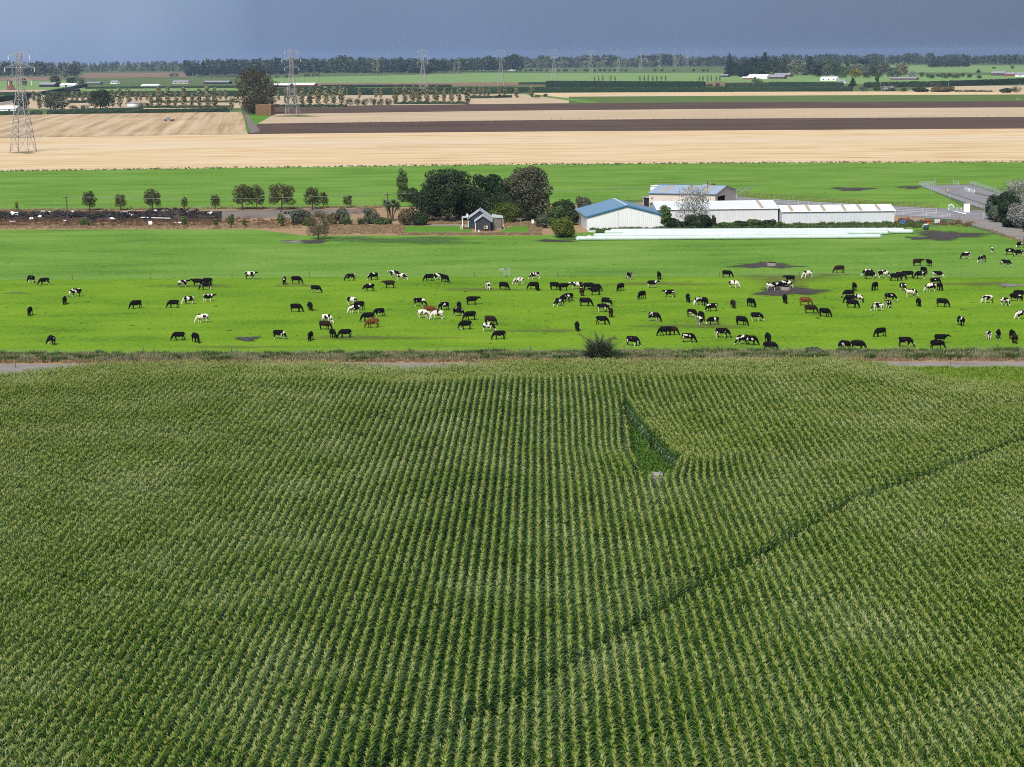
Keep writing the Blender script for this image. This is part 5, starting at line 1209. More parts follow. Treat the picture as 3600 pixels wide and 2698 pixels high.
MB().box((-0.6, -0.5, 0.15), (0.6, 0.5, 1.1)).build('bottle', M['rag'], e); c_ = MB()
for x in (-.6, -.3, 0, .3, .6): c_.beam((x, -.52, 0), (x, -.52, 1.12), 0.04)
for z in (0.1, .6, 1.12): c_.beam((-.6, -.53, z), (.6, -.53, z), 0.04)
c_.build('cage', M['steel'], e)
for i, (x, y, mt, lab) in enumerate(((3170, 789, 'bluep', 'blue plastic drum among the yard junk, left'), (3180, 789, 'bluep', 'blue plastic drum among the yard junk, right'))):
    q = G(x, y); MB().tube([(0, 0, 0), (0, 0, .1), (0, 0, .8), (0, 0, .9)], [.27, .3, .3, .26], 14).build('drum', M[mt], loc=(q.x, q.y, 0.04), label=lab, cat='drum', smooth=True)
q = G(3176, 791); MB().tube([(0, 0, 0), (0, 0, .35), (0, 0, .4)], [.2, .24, .2], 12).build('bucket', M['rag'], loc=(q.x, q.y, 0.04), label='white bucket in front of the blue drums', cat='bucket')
def lump(name, px, py, sx, sy, sz, mat, seed, **k):
    r = random.Random(seed); q = G(px, py); bm = bmesh.new(); bmesh.ops.create_icosphere(bm, subdivisions=2, radius=1)
    for v_ in bm.verts:
        n_ = 1 + 0.45 * mnoise.noise(v_.co * 1.7 + Vector((seed, 0, 0))); v_.co = Vector((v_.co.x * sx * n_, v_.co.y * sy * n_, max(-0.1, v_.co.z * sz * n_)))
    me = bpy.data.meshes.new(name); bm.to_mesh(me); bm.free(); me.materials.append(M[mat])
    return put(name, me, loc=(q.x, q.y, 0.04), rot=(0, 0, r.uniform(0, 6)), **k)
lump('sheet_pile', 3222, 783, 1.5, .7, .7, 'greysheet', 3, label='crumpled grey plastic pile left of the orange tub', cat='rubbish')
lump('sheet_pile', 3205, 782, .9, .6, .6, 'tarp', 4, label='dark crumpled plastic beside the grey pile', cat='rubbish')
lump('scrap_pile', 3185, 778, 1.4, .7, 1.0, 'rust', 5, label='rusty scrap heap behind the blue drums', cat='rubbish')
lump('scrap_pile', 3165, 781, .8, .6, 1.1, 'machdark', 6, label='dark machine scrap at the shed end', cat='rubbish')
lump('scrap_pile', 3318, 783, 1.1, .5, .7, 'machdark', 7, label='dark scrap frame right of the caged container', cat='rubbish')
lump('soil_heap', 3355, 787, 2.4, .8, .7, 'brick', 8, label='reddish soil heap beside the road fence', cat='soil heap')
# cattle crush frame in the paddock, troughs, trough in the corn
q = G(1782, 976); e = empty('steel_frame', (q.x, q.y, 0.03), label='galvanised steel gate frame standing alone in the paddock', cat='frame')
for x in (-0.55, 0.55): MB().beam((x, 0, 0), (x, 0, 1.75), 0.12).build('upright', M['steel'], e)
for z in (0.75, 1.05, 1.75): MB().beam((-0.55, 0, z), (0.55, 0, z), 0.1).build('cross_bar', M['steel'], e)
MB().beam((0.55, 0, 1.72), (-1.4, 0.5, 1.5), 0.14, w2=0.3).build('top_arm', M['steel'], e); MB().beam((-1.4, 0.5, 1.5), (-0.55, 0, 1.05), 0.06).build('strut', M['steel'], e)
for lab, x, y, R_ in (('round concrete water trough in the upper mud patch', 2716, 938, 1.05), ('round concrete water trough in the lower mud patch', 2764, 1024, 0.95)):
    q = G(x, y); e = empty('water_trough', (q.x, q.y + R_, 0.1), label=lab, cat='trough')
    MB().tube([(0, 0, 0), (0, 0, 0.62), (0, 0, 0.62), (0, 0, 0.45)], [R_ * .97, R_, R_ * .88, R_ * .86], 24, cap=False).build('basin', M['trough'], e); MB().tube([(0, 0, 0.4), (0, 0, 0.5)], R_ * .87, 24).build('water', M['water'], e)
q = RD * 199.6 + RN * (VL + 1.6); e = empty('well_head', (q.x, q.y, 0.0), math.radians(-4), label='concrete well head with grey lid half hidden in the corn', cat='well')
MB().box((-0.5, -0.5, 0), (0.5, 0.5, 1.75)).build('box', M['trough'], e); MB().box((-0.56, -0.6, 1.76), (0.56, 0.6, 1.86)).build('lid', M['greysheet'], e); MB().box((0.3, 0.3, 1.87), (0.45, 0.5, 2.0)).build('cap', M['machine'], e)

# cottage
A = G(1672, 815); e = empty('cottage', (A.x, A.y, 0.03), 0, label='small navy weatherboard cottage with pale grey roof', cat='house')
NV, RG = M['board_navy'], M['roof_grey']
def wallp(quad, t, nm='wall', mt=NV): return MB().slab(quad, t).build(nm, mt, e)
x0, x1, y0, y1 = -1.85, 3.95, 6.3, 12.8; ax, ez, rz_ = 1.05, 2.75, 4.75
wallp([(x0, y0 + .1, .45), (x1, y0 + .1, .45), (x1, y0 + .1, ez), (ax, y0 + .1, rz_), (x0, y0 + .1, ez)], .1); wallp([(x0, y1, .45), (x1, y1, .45), (x1, y1, ez), (ax, y1, rz_), (x0, y1, ez)], .1)
MB().box((x0, y0 + .1, .45), (x0 + .1, y1 - .1, ez)).build('wall', NV, e); MB().box((x1 - .1, y0 + .1, .45), (x1, y1 - .1, ez)).build('wall', NV, e)
MB().box((x0 + .05, y0 + .05, 0), (x1 - .05, y1 - .05, .449)).build('plinth', M['brick'], e)
sl = (rz_ - ez) / (ax - x0); sr = (rz_ - ez) / (x1 - ax); o = .3
MB().slab([(x0 - o, y0 - o, ez - sl * o + .03), (ax, y0 - o, rz_ + .03), (ax, y1 + o, rz_ + .03), (x0 - o, y1 + o, ez - sl * o + .03)], .09).build('roof_sheet', RG, e)
MB().slab([(ax, y0 - o, rz_ + .03), (x1 + o, y0 - o, ez - sr * o + .03), (x1 + o, y1 + o, ez - sr * o + .03), (ax, y1 + o, rz_ + .03)], .09).build('roof_sheet', RG, e)
MB().beam((ax, y0 - o - .02, rz_ + .14), (ax, y1 + o, rz_ + .14), .3, w2=.08).build('ridge_cap', M['greyroof'], e)
fx0, fx1, fa_, fz, fr = 0.0, 3.72, 1.86, 2.55, 3.85
wallp([(fx0, .1, .45), (fx1, .1, .45), (fx1, .1, fz), (fa_, .1, fr), (fx0, .1, fz)], .1); MB().box((fx0, .1, .45), (fx0 + .1, y0 - .003, fz)).build('wall', NV, e); MB().box((fx1 - .1, .1, .45), (fx1, y0 - .003, fz)).build('wall', NV, e)
MB().box((fx0 + .05, .05, 0), (fx1 - .05, y0 + .04, .449)).build('plinth', M['brick'], e)
sf = (fr - fz) / fa_
MB().slab([(fx0 - o, -o, fz - sf * o + .03), (fa_, -o, fr + .03), (fa_, y0 - .32, fr + .03), (fx0 - o, y0 - .32, fz - sf * o + .03)], .09).build('roof_sheet', RG, e)
MB().slab([(fa_, -o, fr + .03), (fx1 + o + .1, -o, fz - sf * (o + .1) + .03), (fx1 + o + .1, y0 - .32, fz - sf * (o + .1) + .03), (fa_, y0 - .32, fr + .03)], .09).build('roof_sheet', RG, e)
for a_, b_ in (((fx0 - o, -o - .05, fz - sf * o - .03), (fa_, -o - .05, fr)), ((fa_, -o - .05, fr), (fx1 + o, -o - .05, fz - sf * o - .03)), ((x0 - o, y0 - o - .05, ez - sl * o - .03), (ax, y0 - o - .05, rz_)), ((ax, y0 - o - .05, rz_), (x1 + o, y0 - o - .05, ez - sr * o - .03))):
    MB().beam(a_, b_, .06, w2=.2).build('barge_board', M['greyroof'], e)
for p0, p1 in (((-.05, -.08, 0), (-.05, -.08, 2.5)), ((x0 - .05, y0 - .02, .5), (x0 - .05, y0 - .02, 2.7))): MB().beam(p0, p1, .14).build('downpipe', M['white'], e)
hp_ = MB().box((2.05, -.38, .62), (3.05, -.02, 1.42)).build('heat_pump', M['cream'], e); MB().tube([(2.4, -.385, 1.02), (2.4, -.40, 1.02)], .28, 18).build('fan_grille', M['machdark'], hp_)
wi_ = MB().box((-1.2, y0 - .04, 1.55), (-.55, y0 - .002, 2.45)).build('window', M['glass'], e); MB().box((-1.25, y0 - .05, 1.48), (-.5, y0 - .045, 1.55)).build('window_sill', M['greent'], wi_)
MB().box((-3.35, 6.6, 0), (x0 - .01, 11.6, .55)).build('deck', M['brick'], e)
MB().slab([(-3.55, 6.3, 2.75), (x0 - .02, 6.3, 3.0), (x0 - .02, 11.9, 3.0), (-3.55, 11.9, 2.75)], .08).build('verandah_roof', RG, e)
for y_ in (6.45, 11.6): MB().beam((-3.4, y_, 0), (-3.4, y_, 2.75), .14).build('verandah_post', M['white'], e)
MB().beam((-3.4, 6.4, .75), (-3.75, 6.4, .75), .12).beam((-3.75, 6.4, .8), (-3.75, 6.4, 0), .12).build('waste_pipe', M['white'], e)
MB().box((-2.9, 7.0, .56), (-2.0, 8.0, .95)).build('bench', M['greysheet'], e); MB().box((x0 - .5, 8.0, 3.06), (x0 - .1, 8.6, 3.75)).build('chimney', M['white'], e)
MB().slab([(x1 + .01, 6.2, 2.95), (6.75, 6.2, 2.7), (6.75, 11.6, 2.85), (x1 + .01, 11.6, 3.35)], .08).build('lean_to_roof', RG, e)
MB().box((x1 + .02, 6.45, .25), (6.35, 6.49, 2.6)).build('clear_blind', M['blind'], e); MB().box((x1 + .02, 6.5, 0), (6.6, 11.4, .24)).build('lean_to_floor', M['trough'], e)
MB().box((6.36, 6.4, .0), (6.62, 6.6, 2.65)).build('lean_to_post', M['black'], e); MB().box((6.4, 11.2, .25), (6.6, 11.4, 2.7)).build('lean_to_post', M['black'], e)
MB().beam((6.72, 6.3, 2.6), (6.72, 6.3, .75), .12).beam((6.72, 6.3, .75), (6.98, 6.3, .6), .12).beam((6.98, 6.3, .6), (6.98, 6.3, 0), .12).build('downpipe', M['white'], e)
for i, (x, y, mt, lab, hh_) in enumerate(((1683, 822, 'white', 'small white standpipe in front of the cottage', .75), (1873, 790, 'white', 'small white cabinet beside the cottage drive', 1.1), (2003, 803, 'greent', 'green upright drum beside the shrubs', 1.5))):
    q = G(x, y); MB().box((-.18 - .12 * i, -.18, 0), (.18 + .12 * i, .18, hh_)).box((-.22 - .12 * i, -.22, hh_ + .003), (.22 + .12 * i, .22, hh_ + .08)).build(['standpipe', 'cabinet', 'drum'][i], M[mt], loc=(q.x, q.y, .05), label=lab, cat=['pipe', 'cabinet', 'drum'][i])
# rotary clothes line right of the cottage
q = G(1830, 803); e = empty('clothes_line', (q.x, q.y, .05), label='rotary clothes line on the lawn right of the cottage', cat='clothes line')
MB().tube([(0, 0, 0), (0, 0, 2.2)], .05, 8).build('pole', M['steel'], e)
for i in range(4):
    a_ = i * 1.571 + .4; MB().beam((0, 0, 2.05), (1.5 * math.cos(a_), 1.5 * math.sin(a_), 2.4), .04).build('arm', M['steel'], e)
c_ = MB()
for k in (0.5, .75, 1.0):
    ring = [(1.5 * k * math.cos(i * 1.571 + .4), 1.5 * k * math.sin(i * 1.571 + .4), 2.05 + .35 * k) for i in range(5)]; c_.tube(ring, .012, 4)
c_.build('line', M['wire'], e)
# fallen timber frame in the lane
q = G(1250, 752); e = empty('timber_frame', (q.x, q.y, .05), label='collapsed timber rail frame in the lane', cat='frame')
for a_, b_ in (((-1.2, 0, 0), (.4, 0, 1.3)), ((.4, 0, 0), (.4, 0, 1.4)), ((1.6, .3, 0), (1.6, .3, 1.5)), ((.3, 0, 1.3), (5.5, .5, 1.4)), ((-1, 0, .3), (1.6, .3, .5)), ((5.5, .5, 0), (5.5, .5, 1.6))): MB().beam(a_, b_, .16).build('timber', M['rust'], e)
q = G(1010, 753); e = empty('flat_trailer', (q.x, q.y, .05), label='low dark flat trailer parked in the lane', cat='trailer')
MB().box((-1.9, -.7, .5), (1.9, .7, .62)).build('deck', M['machdark'], e); MB().box((-1.9, -.72, .63), (-1.8, .72, .95)).build('headboard', M['machdark'], e)
for x in (-.5, .5):
    for y_ in (-.78, .78): MB().tube([(x, y_ - .08, .3), (x, y_ + .08, .3)], .3, 14).build('wheel', M['tyre'], e)

# ------------------------------------------------------------------ wrapped silage tubes
def tube_row(label, x0, y0, x1, y1, seed, rad=0.55):
    A, B = G(x0, y0), G(x1, y1); A.y += rad; B.y += rad; d = B - A; n = int(d.length / 0.4); r = random.Random(seed); b = MB()
    pts, rads = [(0, 0, rad * .93)], [rad * 0.72]
    for i in range(n + 1):
        t_ = i / n; wob = 0.12 * math.sin(i * 0.11 + seed) + 0.05 * math.sin(i * 0.5 + seed)
        ph = (i * 0.4 / 1.2) % 1.0; bul = 0.07 * math.cos(2 * math.pi * ph) + (r.uniform(-.015, .015))
        pts.append((d.x * t_, d.y * t_ + wob, rad * .93)); rads.append(rad * (1 - abs(bul)))
    pts.append((d.x, d.y, rad * .93)); rads.append(rad * 0.72)
    return b.build('silage_tube', M['film'], loc=(A.x, A.y, 0.03), smooth=True, label=label, cat='silage tube', group='white wrapped silage tubes in front of the sheds') if False else b.tube(pts, rads, 14).build('silage_tube', M['film'], loc=(A.x, A.y, 0.03), smooth=True, label=label, cat='silage tube', group='white wrapped silage tubes in front of the sheds')
tube_row('nearest white wrapped silage tube, starting furthest left', 2030, 848, 3098, 840, 1)
tube_row('second nearest white silage tube, short of the others at right', 2092, 837.5, 2984, 833, 2)
tube_row('middle white wrapped silage tube of five', 2190, 831.5, 3125, 827, 3)
tube_row('fourth white silage tube from the front, reaching furthest right', 2130, 826, 3208, 823, 4)
tube_row('rearmost white wrapped silage tube against the weeds', 2150, 821, 3176, 817.5, 5)
lump('film_scrap', 2090, 817, 1.5, .8, .5, 'film', 11, label='crumpled white film at the shed corner', cat='rubbish')
lump('film_scrap', 2072, 832, .6, .4, .3, 'film', 12, label='small white film scrap left of the tubes', cat='rubbish')
tree(2118, 823, 806, 50, 'bush', 'leaf_mid', 'dark green weed clump sprouting between silage tubes', name='weed_clump', cat='weeds')

# ------------------------------------------------------------------ rubbish heap
def mound(px, py):
    if px > 765: return 0.0
    f = math.exp(-((py - 764) / 9.0) ** 2) * min(1, max(0, (765 - px) / 60)) * (0.55 + 0.5 * mnoise.noise((px * .02, py * .08, 1.3)))
    if px > 560: f *= 1.5
    return max(0.0, 1.5 * f)
nx, ny = 120, 14; vs, fs = [], []
for j in range(ny + 1):
    for i in range(nx + 1):
        x = -160 + 940 * i / nx; y = 782 - 38 * j / ny; q = G(x, y); vs.append((q.x, q.y, .045 + mound(x, y) + .12 * max(0, mnoise.noise((q.x * .9, q.y * .9, 0)))))
for j in range(ny):
    for i in range(nx): a_ = j * (nx + 1) + i; fs.append((a_, a_ + 1, a_ + nx + 2, a_ + nx + 1))
M['heapsoil'] = field('heap_soil', [(0.42, (0.014, 0.013, 0.012)), (0.52, (0.04, 0.032, 0.027)), (0.66, (0.18, 0.12, 0.075))], big=0.5, fine=2.5, fine_amt=0.6, bstr=0.5)
MB().add(vs, fs).build('rubbish_mound', M['heapsoil'], label='long low mound of dark soil and rubbish', cat='mound', kind='stuff')
tb = MB()
NR, NS = 12, 6; tv, tf = [], []
for i in range(NR):
    for j in range(NS):
        a_, c2 = 6.2832 * i / NR, 6.2832 * j / NS; rr_ = .36 + .13 * math.cos(c2); tv.append((rr_ * math.cos(a_), rr_ * math.sin(a_), .11 * math.sin(c2)))
for i in range(NR):
    for j in range(NS): tf.append((i * NS + j, ((i + 1) % NR) * NS + j, ((i + 1) % NR) * NS + (j + 1) % NS, i * NS + (j + 1) % NS))
tyre_me = tb.add(tv, tf).mesh('tyre', M['tyre'], True)
r = random.Random(21)
for i in range(280):
    if i < 190: x, y = r.uniform(-30, 560), r.gauss(768, 4.5)
    elif i < 258: x, y = r.uniform(560, 765), r.gauss(763, 7)
    else: x, y = r.uniform(0, 640), r.gauss(782, 6)
    if r.random() < .3: x = 40 * round(x / 40) + r.uniform(-9, 9)
    q = G(x, y); s = r.uniform(.75, 1.35)
    lab = 'worn black tyre in the dense heap at its right end' if x > 560 else 'worn black tyre lying in front of the rubbish heap' if y > 777 else 'worn black tyre in the long rubbish heap'
    put('tyre', tyre_me, loc=(q.x, q.y, mound(x, y) + .15 + r.uniform(0, .25)), rot=(r.gauss(0, .55), r.gauss(0, .55), r.uniform(0, 6)), scale=(s, s, s), label=lab, cat='tyre', group=lab + 's')
# plastic sheets and rags on the heap
def sheet(px, py, wx, wy, mat, seed, label, z=0.2, name='plastic_sheet', tilt=0.0):
    r = random.Random(seed); q = G(px, py); n = 6; vs, fs = [], []
    for j in range(n + 1):
        for i in range(n + 1):
            u_, v_ = (i / n - .5), (j / n - .5)
            vs.append((u_ * wx * (1 + .2 * r.uniform(-1, 1)), v_ * wy * (1 + .2 * r.uniform(-1, 1)), .22 * mnoise.noise((u_ * 3 + seed, v_ * 3, 0)) + r.uniform(0, .08) + v_ * tilt))
    for j in range(n):
        for i in range(n): a_ = j * (n + 1) + i; fs.append((a_, a_ + 1, a_ + n + 2, a_ + n + 1))
    b = MB().add(vs, fs); k = len(vs)
    b.add([(x_, y_, z_ - .04) for x_, y_, z_ in vs], [tuple(reversed(f)) for f in fs])
    return b.build(name, M[mat], loc=(q.x, q.y, z + mound(px, py)), label=label, cat='plastic')
sheet(50, 766, 2.2, 1.6, 'rag', 1, 'bright white plastic bundle on the black tyres, far left', .35, tilt=.7)
sheet(46, 784, 1.7, 1.0, 'rag', 2, 'white and black plastic scrap in front of the heap, far left', .15, tilt=.6)
for i, (x, y, w_, lab) in enumerate(((110, 774, 1.3, 'white plastic scrap below the far left bundle'), (140, 771, 1.2, 'torn white plastic piece left of the timber pole'), (150, 748, 1.4, 'white rag on the heap top left of the pole'), (172, 748, 1.2, 'pale plastic on the heap top near the pole'), (228, 780, .9, 'small white rag at the foot of the pole'),
                                     (255, 747, 1.0, 'white scrap on the heap top right of the pole'), (374, 770, 1.2, 'folded white plastic above the round bush'), (392, 774, 2.6, 'long white plastic strip right of the round bush'), (460, 768, 1.0, 'white scrap in the middle of the heap'), (545, 743, .9, 'white bag under the umbrella shaped tree'), (615, 788, 1.0, 'white sack left of two at the young tree'), (632, 787, 1.2, 'white sack right of two at the young tree'), (738, 753, 1.8, 'flat white sheet on the lane beyond the heap'))):
    w_ *= .75; sheet(x, y, w_, w_ * .7, 'rag', 30 + i, lab, .15, tilt=.5)
sheet(430, 750, 3.4, 2.0, 'greysheet', 60, 'crumpled grey plastic sheet on the heap middle', .2)
sheet(600, 750, 5.5, 3.2, 'greysheet', 61, 'long shiny grey plastic sheet over the right heap', .35)
sheet(650, 755, 4.5, 3.0, 'greysheet', 62, 'shiny grey plastic sheet sliding onto the tyre heap', .35)
A, B = G(496, 774), G(600, 776); d = B - A
MB().beam((0, 0, .7), (d.x, d.y, .62), .5, w2=.16).build('pipe', M['white'], loc=(A.x, A.y, 0), label='long white plastic trough lying across the heap', cat='pipe')
q = G(529, 795); MB().slab([(-.45, 0, 0), (.45, .05, 0), (.4, .4, 1.15), (-.55, .35, 1.2)], .05).build('board', M['rag'], loc=(q.x, q.y, .05), label='white board leaning in the dead bracken', cat='board')

# ------------------------------------------------------------------ power poles
def pole(px, base, top, label, topx=None):
    q = G(px, base); h = HZ(px, base, top); e = empty('power_pole', (q.x, q.y, 0), label=label, cat='power pole')
    dx = 0 if topx is None else (topx - px) / PXM(px, base)
    MB().tube([(0, 0, 0), (dx, 0, h)], [.17, .12], 8).build('pole', M['pole'], e); MB().beam((dx - .9, -.15, h - .35), (dx + .9, -.15, h - .35), .12).build('crossarm', M['pole'], e)
    for x in (-.8, -.35, .35, .8): MB().tube([(dx + x, -.15, h - .28), (dx + x, -.15, h - .08)], .05, 6).build('insulator', M['glassins'], e)
    return Vector((q.x + dx, q.y - .15, h - .08))
pA = pole(243, 797, 690, 'leaning timber power pole at the rubbish heap', 236)
pB = pole(1364, 775, 679, 'timber power pole with transformer by the cabbage tree')
pC = pole(2487, 716, 639, 'timber power pole behind the milking shed')
q = G(1364, 775); MB().box((-.95, -.3, 4.6), (-.35, .2, 5.6)).box((-.34, -.1, 4.9), (-.1, .1, 5.2)).build('transformer', M['steel'], loc=(q.x, q.y, 0), label='grey transformer box on the timber power pole', cat='transformer')
def span(label, a, b, sag, rad=.02):
    pts = [a + (b - a) * (i / 14) + Vector((0, 0, -4 * sag * (i / 14) * (1 - i / 14))) for i in range(15)]
    return MB().tube(pts, rad, 4).build('overhead_wire', M['wire'], label=label, cat='wire', group='overhead wires between the timber poles')
for k, x in enumerate((-.8, .8)):
    o = Vector((x, 0, 0)); nm = ('left', 'right')[k]
    span('thin overhead wire from rubbish heap pole to transformer pole, %s' % nm, pA + o, pB + o, 1.0); span('thin overhead wire from transformer pole past the cottage, %s' % nm, pB + o, pC + o, 1.2)

# ------------------------------------------------------------------ transmission towers
def tower_parts(h=43.5):
    P = {}; k = h / 43.5
    def wid(z):
        z /= k
        return 9.26 - (9.26 - 3.1) * z / 27 if z < 27 else 3.1 - (3.1 - 1.7) * (z - 27) / 16.5
    def corner(i, z):
        w_ = wid(z) / 2; return Vector(((1, -1, -1, 1)[i] * w_, (1, 1, -1, -1)[i] * w_, z))
    lev = [z * k for z in (0, 6.5, 9, 13, 18, 23, 27, 29.5, 32, 34.5, 37, 39.5, 42.3, 43.5)]
    legs = []
    for i in range(4):
        b = MB()
        for z0, z1 in ((0, 27 * k), (27 * k, h)): b.beam(corner(i, z0), corner(i, z1), .26 if z0 < 1 else .18)
        legs.append(b.mesh('leg', M['tower']))
    br = MB()
    for a, (z0, z1) in enumerate(zip(lev, lev[1:])):
        for i in range(4):
            j = (i + 1) % 4; w_ = .13 if z0 < 27 * k else .10
            if a == 0:
                mid = (corner(i, z1) + corner(j, z1)) / 2; br.beam(corner(i, z0), mid, w_); br.beam(corner(j, z0), mid, w_)
                q1 = corner(i, z0).lerp(corner(i, z1), .5); br.beam(q1, corner(i, z0).lerp(mid, .55), .09); q1 = corner(j, z0).lerp(corner(j, z1), .5); br.beam(q1, corner(j, z0).lerp(mid, .55), .09)
            else:
                br.beam(corner(i, z0), corner(j, z1), w_); br.beam(corner(j, z0), corner(i, z1), w_)
            if a in (0, 1, 2, 4, 5, 7, 9, 11): br.beam(corner(i, z1), corner(j, z1), .14)
    brm = br.mesh('bracing', M['tower'])
    arms, tips = [], []
    for z, hl in ((31.2, 5.7), (37.0, 7.4), (42.3, 5.3)):
        z *= k
        for s in (-1, 1):
            b = MB(); tip = Vector((s * hl, 0, z)); w_ = wid(z) / 2
            for y_ in (-w_, w_):
                b.beam((s * w_, y_, z), tip, .12); b.beam((s * w_, y_, min(h, z + 1.9 * k)), tip, .10)
                for t_ in (.33, .66):
                    lo = Vector((s * w_, y_, z)).lerp(tip, t_); hi = Vector((s * w_, y_, min(h, z + 1.9 * k))).lerp(tip, max(0, t_ - .33)); b.beam(lo, hi, .07)
            arms.append(b.mesh('crossarm', M['tower'])); tips.append(tip)
    return legs, brm, arms, tips
ins_me = MB().tube([(0, 0, -.1), (0, 0, -.15), (0, 0, -2.2), (0, 0, -2.3)], [.05, .2, .2, .06], 8).mesh('insulator', M['glassins'])
def mk_tower(px, base, top, label, rot, first=False):
    q = G(px, base); h = HZ(px, base, top); legs, brm, arms, tips = tower_parts(h)
    e = empty('transmission_tower', (q.x, q.y, 0.05), rot, label=label, cat='power pylon', group='steel lattice pylons of the power line')
    for m_ in legs: put('leg', m_, e)
    put('bracing', brm, e)
    armo = [put('crossarm', m_, e) for m_ in arms]
    out = []
    for t_, ao in zip(tips, armo):
        put('insulator', ins_me, ao, loc=t_); c, s = math.cos(rot), math.sin(rot); out.append(Vector((q.x + t_.x * c - t_.y * s, q.y + t_.x * s + t_.y * c, t_.z - 2.3)))
    return out
_a, _b = G(82, 536), G(1029, 403); TROT = math.atan2((_b - _a).y, (_b - _a).x) - math.pi / 2
tw = [(82, 536, 185), (1029, 403, 175), (1488, 336, 175), (1762, 303, 175), (1948, 281, 175), (2078, 271, 177), (2175, 258, 174), (2253, 250, 170), (2319, 244, 169), (2372, 240, 169), (2415, 236, 172), (2450, 234, 173)]
att = [mk_tower(x, b0, t0, 'steel lattice pylon, ' + ('nearest, standing in the gold stubble at left' if i == 0 else 'behind the straw stack' if i == 1 else '%s from the left along the line' % ordn(i)), TROT + (math.radians(-4) if i else math.radians(-6))) for i, (x, b0, t0) in enumerate(tw)]
prev = [2 * att[0][k] - att[1][k] for k in range(6)]
for k in range(6): prev[k].z = att[0][k].z
for k in range(6):
    chain = [prev] + att[:8]; pts = []
    for a, b in zip(chain, chain[1:]):
        for i in range(12): t_ = i / 12; pts.append(a[k] + (b[k] - a[k]) * t_ + Vector((0, 0, -4 * 6.0 * t_ * (1 - t_))))
    pts.append(chain[-1][k])
    MB().tube(pts, .028, 4).build('power_line', M['wire'], label='%s-%s high voltage wire strung along the pylons' % (('lowest', 'lowest', 'middle', 'middle', 'top', 'top')[k], ('left', 'right')[k % 2]), cat='wire', group='high voltage wires')

# ------------------------------------------------------------------ straw stack, machine, silo
A, B = G(899, 407), G(953, 407); rz, Ls = frame(A, B); Hs = HZ(926, 407, 369)
e = empty('straw_stack', (A.x, A.y, 0.1), rz, label='stack of big square straw bales beside the tall dark tree', cat='straw stack')
nb, nl, bd = 4, 2, 6.5
bw, bh = Ls / nb, Hs / nl
bale = MB().box((.03, 0, .03), (bw - .03, bd, bh - .03)).add([(.03, 0, bh - .02), (bw - .03, 0, bh - .02), (bw - .03, bd, bh - .02), (.03, bd, bh - .02)], [(0, 1, 2, 3)], 1).mesh('bale', [M['hay'], M['haytop']])
rr = random.Random(4)
for j in range(nl):
    for i in range(nb): put('bale', bale, e, loc=(i * bw + rr.uniform(-.04, .04), rr.uniform(-.12, .12), j * bh))
lump('straw_scrap', 940, 410, 3.0, 1.0, .6, 'hay', 31, label='loose dark straw at the foot of the stack', cat='straw')
A = G(596, 428); s_ = PXM(596, 428); e = empty('farm_machine', (A.x, A.y, 0.1), label='grey farm implement parked in the tan stubble', cat='farm machine')
MB().box((-2.6, 0, .7), (1.0, 2.0, 1.6)).build('body', M['machine'], e); MB().box((-2.0, .3, 1.61), (.2, 1.8, 2.9)).build('hopper', M['machine'], e); MB().box((1.05, .4, .9), (2.2, 1.6, 1.3)).build('drawbar', M['rag'], e)
for x, r_ in ((-2.7, .8), (.8, .75), (2.3, .8)): MB().tube([(x, -.25, r_), (x, .15, r_)], r_, 16).build('wheel', M['machdark'], e); MB().tube([(x, 1.8, r_), (x, 2.2, r_)], r_, 16).build('wheel', M['machdark'], e)
q = G(467, 381); e = empty('grain_silo', (q.x, q.y, 0.1), label='squat round grey silo with pointed lid behind the hedge', cat='silo'); hs = HZ(467, 381, 358); R_ = 21.5 / PXM(467, 381)
MB().tube([(0, 0, 0), (0, 0, hs * .68)], R_, 18).build('wall', M['clad_grey'], e, True); MB().tube([(0, 0, hs * .68), (0, 0, hs * .71), (0, 0, hs)], [R_ * 1.04, R_ * 1.04, R_ * .1], 18).build('lid', M['greysheet'], e)
q = G(3580, 352); e = empty('car', (q.x, q.y, 0.14), label='small lime green and white car at right edge field', cat='car')
MB().slab([(-2.0, 0, .35), (2.0, 0, .35), (2.0, 0, .8), (1.2, 0, .9), (.7, 0, 1.45), (-1.0, 0, 1.5), (-1.6, 0, .95), (-2.0, 0, .85)], -1.7).build('body', M['carpaint'], e); MB().box((-1.0, -.02, .95), (.6, -.01, 1.4)).build('window', M['glass'], e)
for x in (-1.25, 1.25): MB().tube([(x, -.03, .33), (x, .2, .33)], .33, 14).build('wheel', M['tyre'], e)

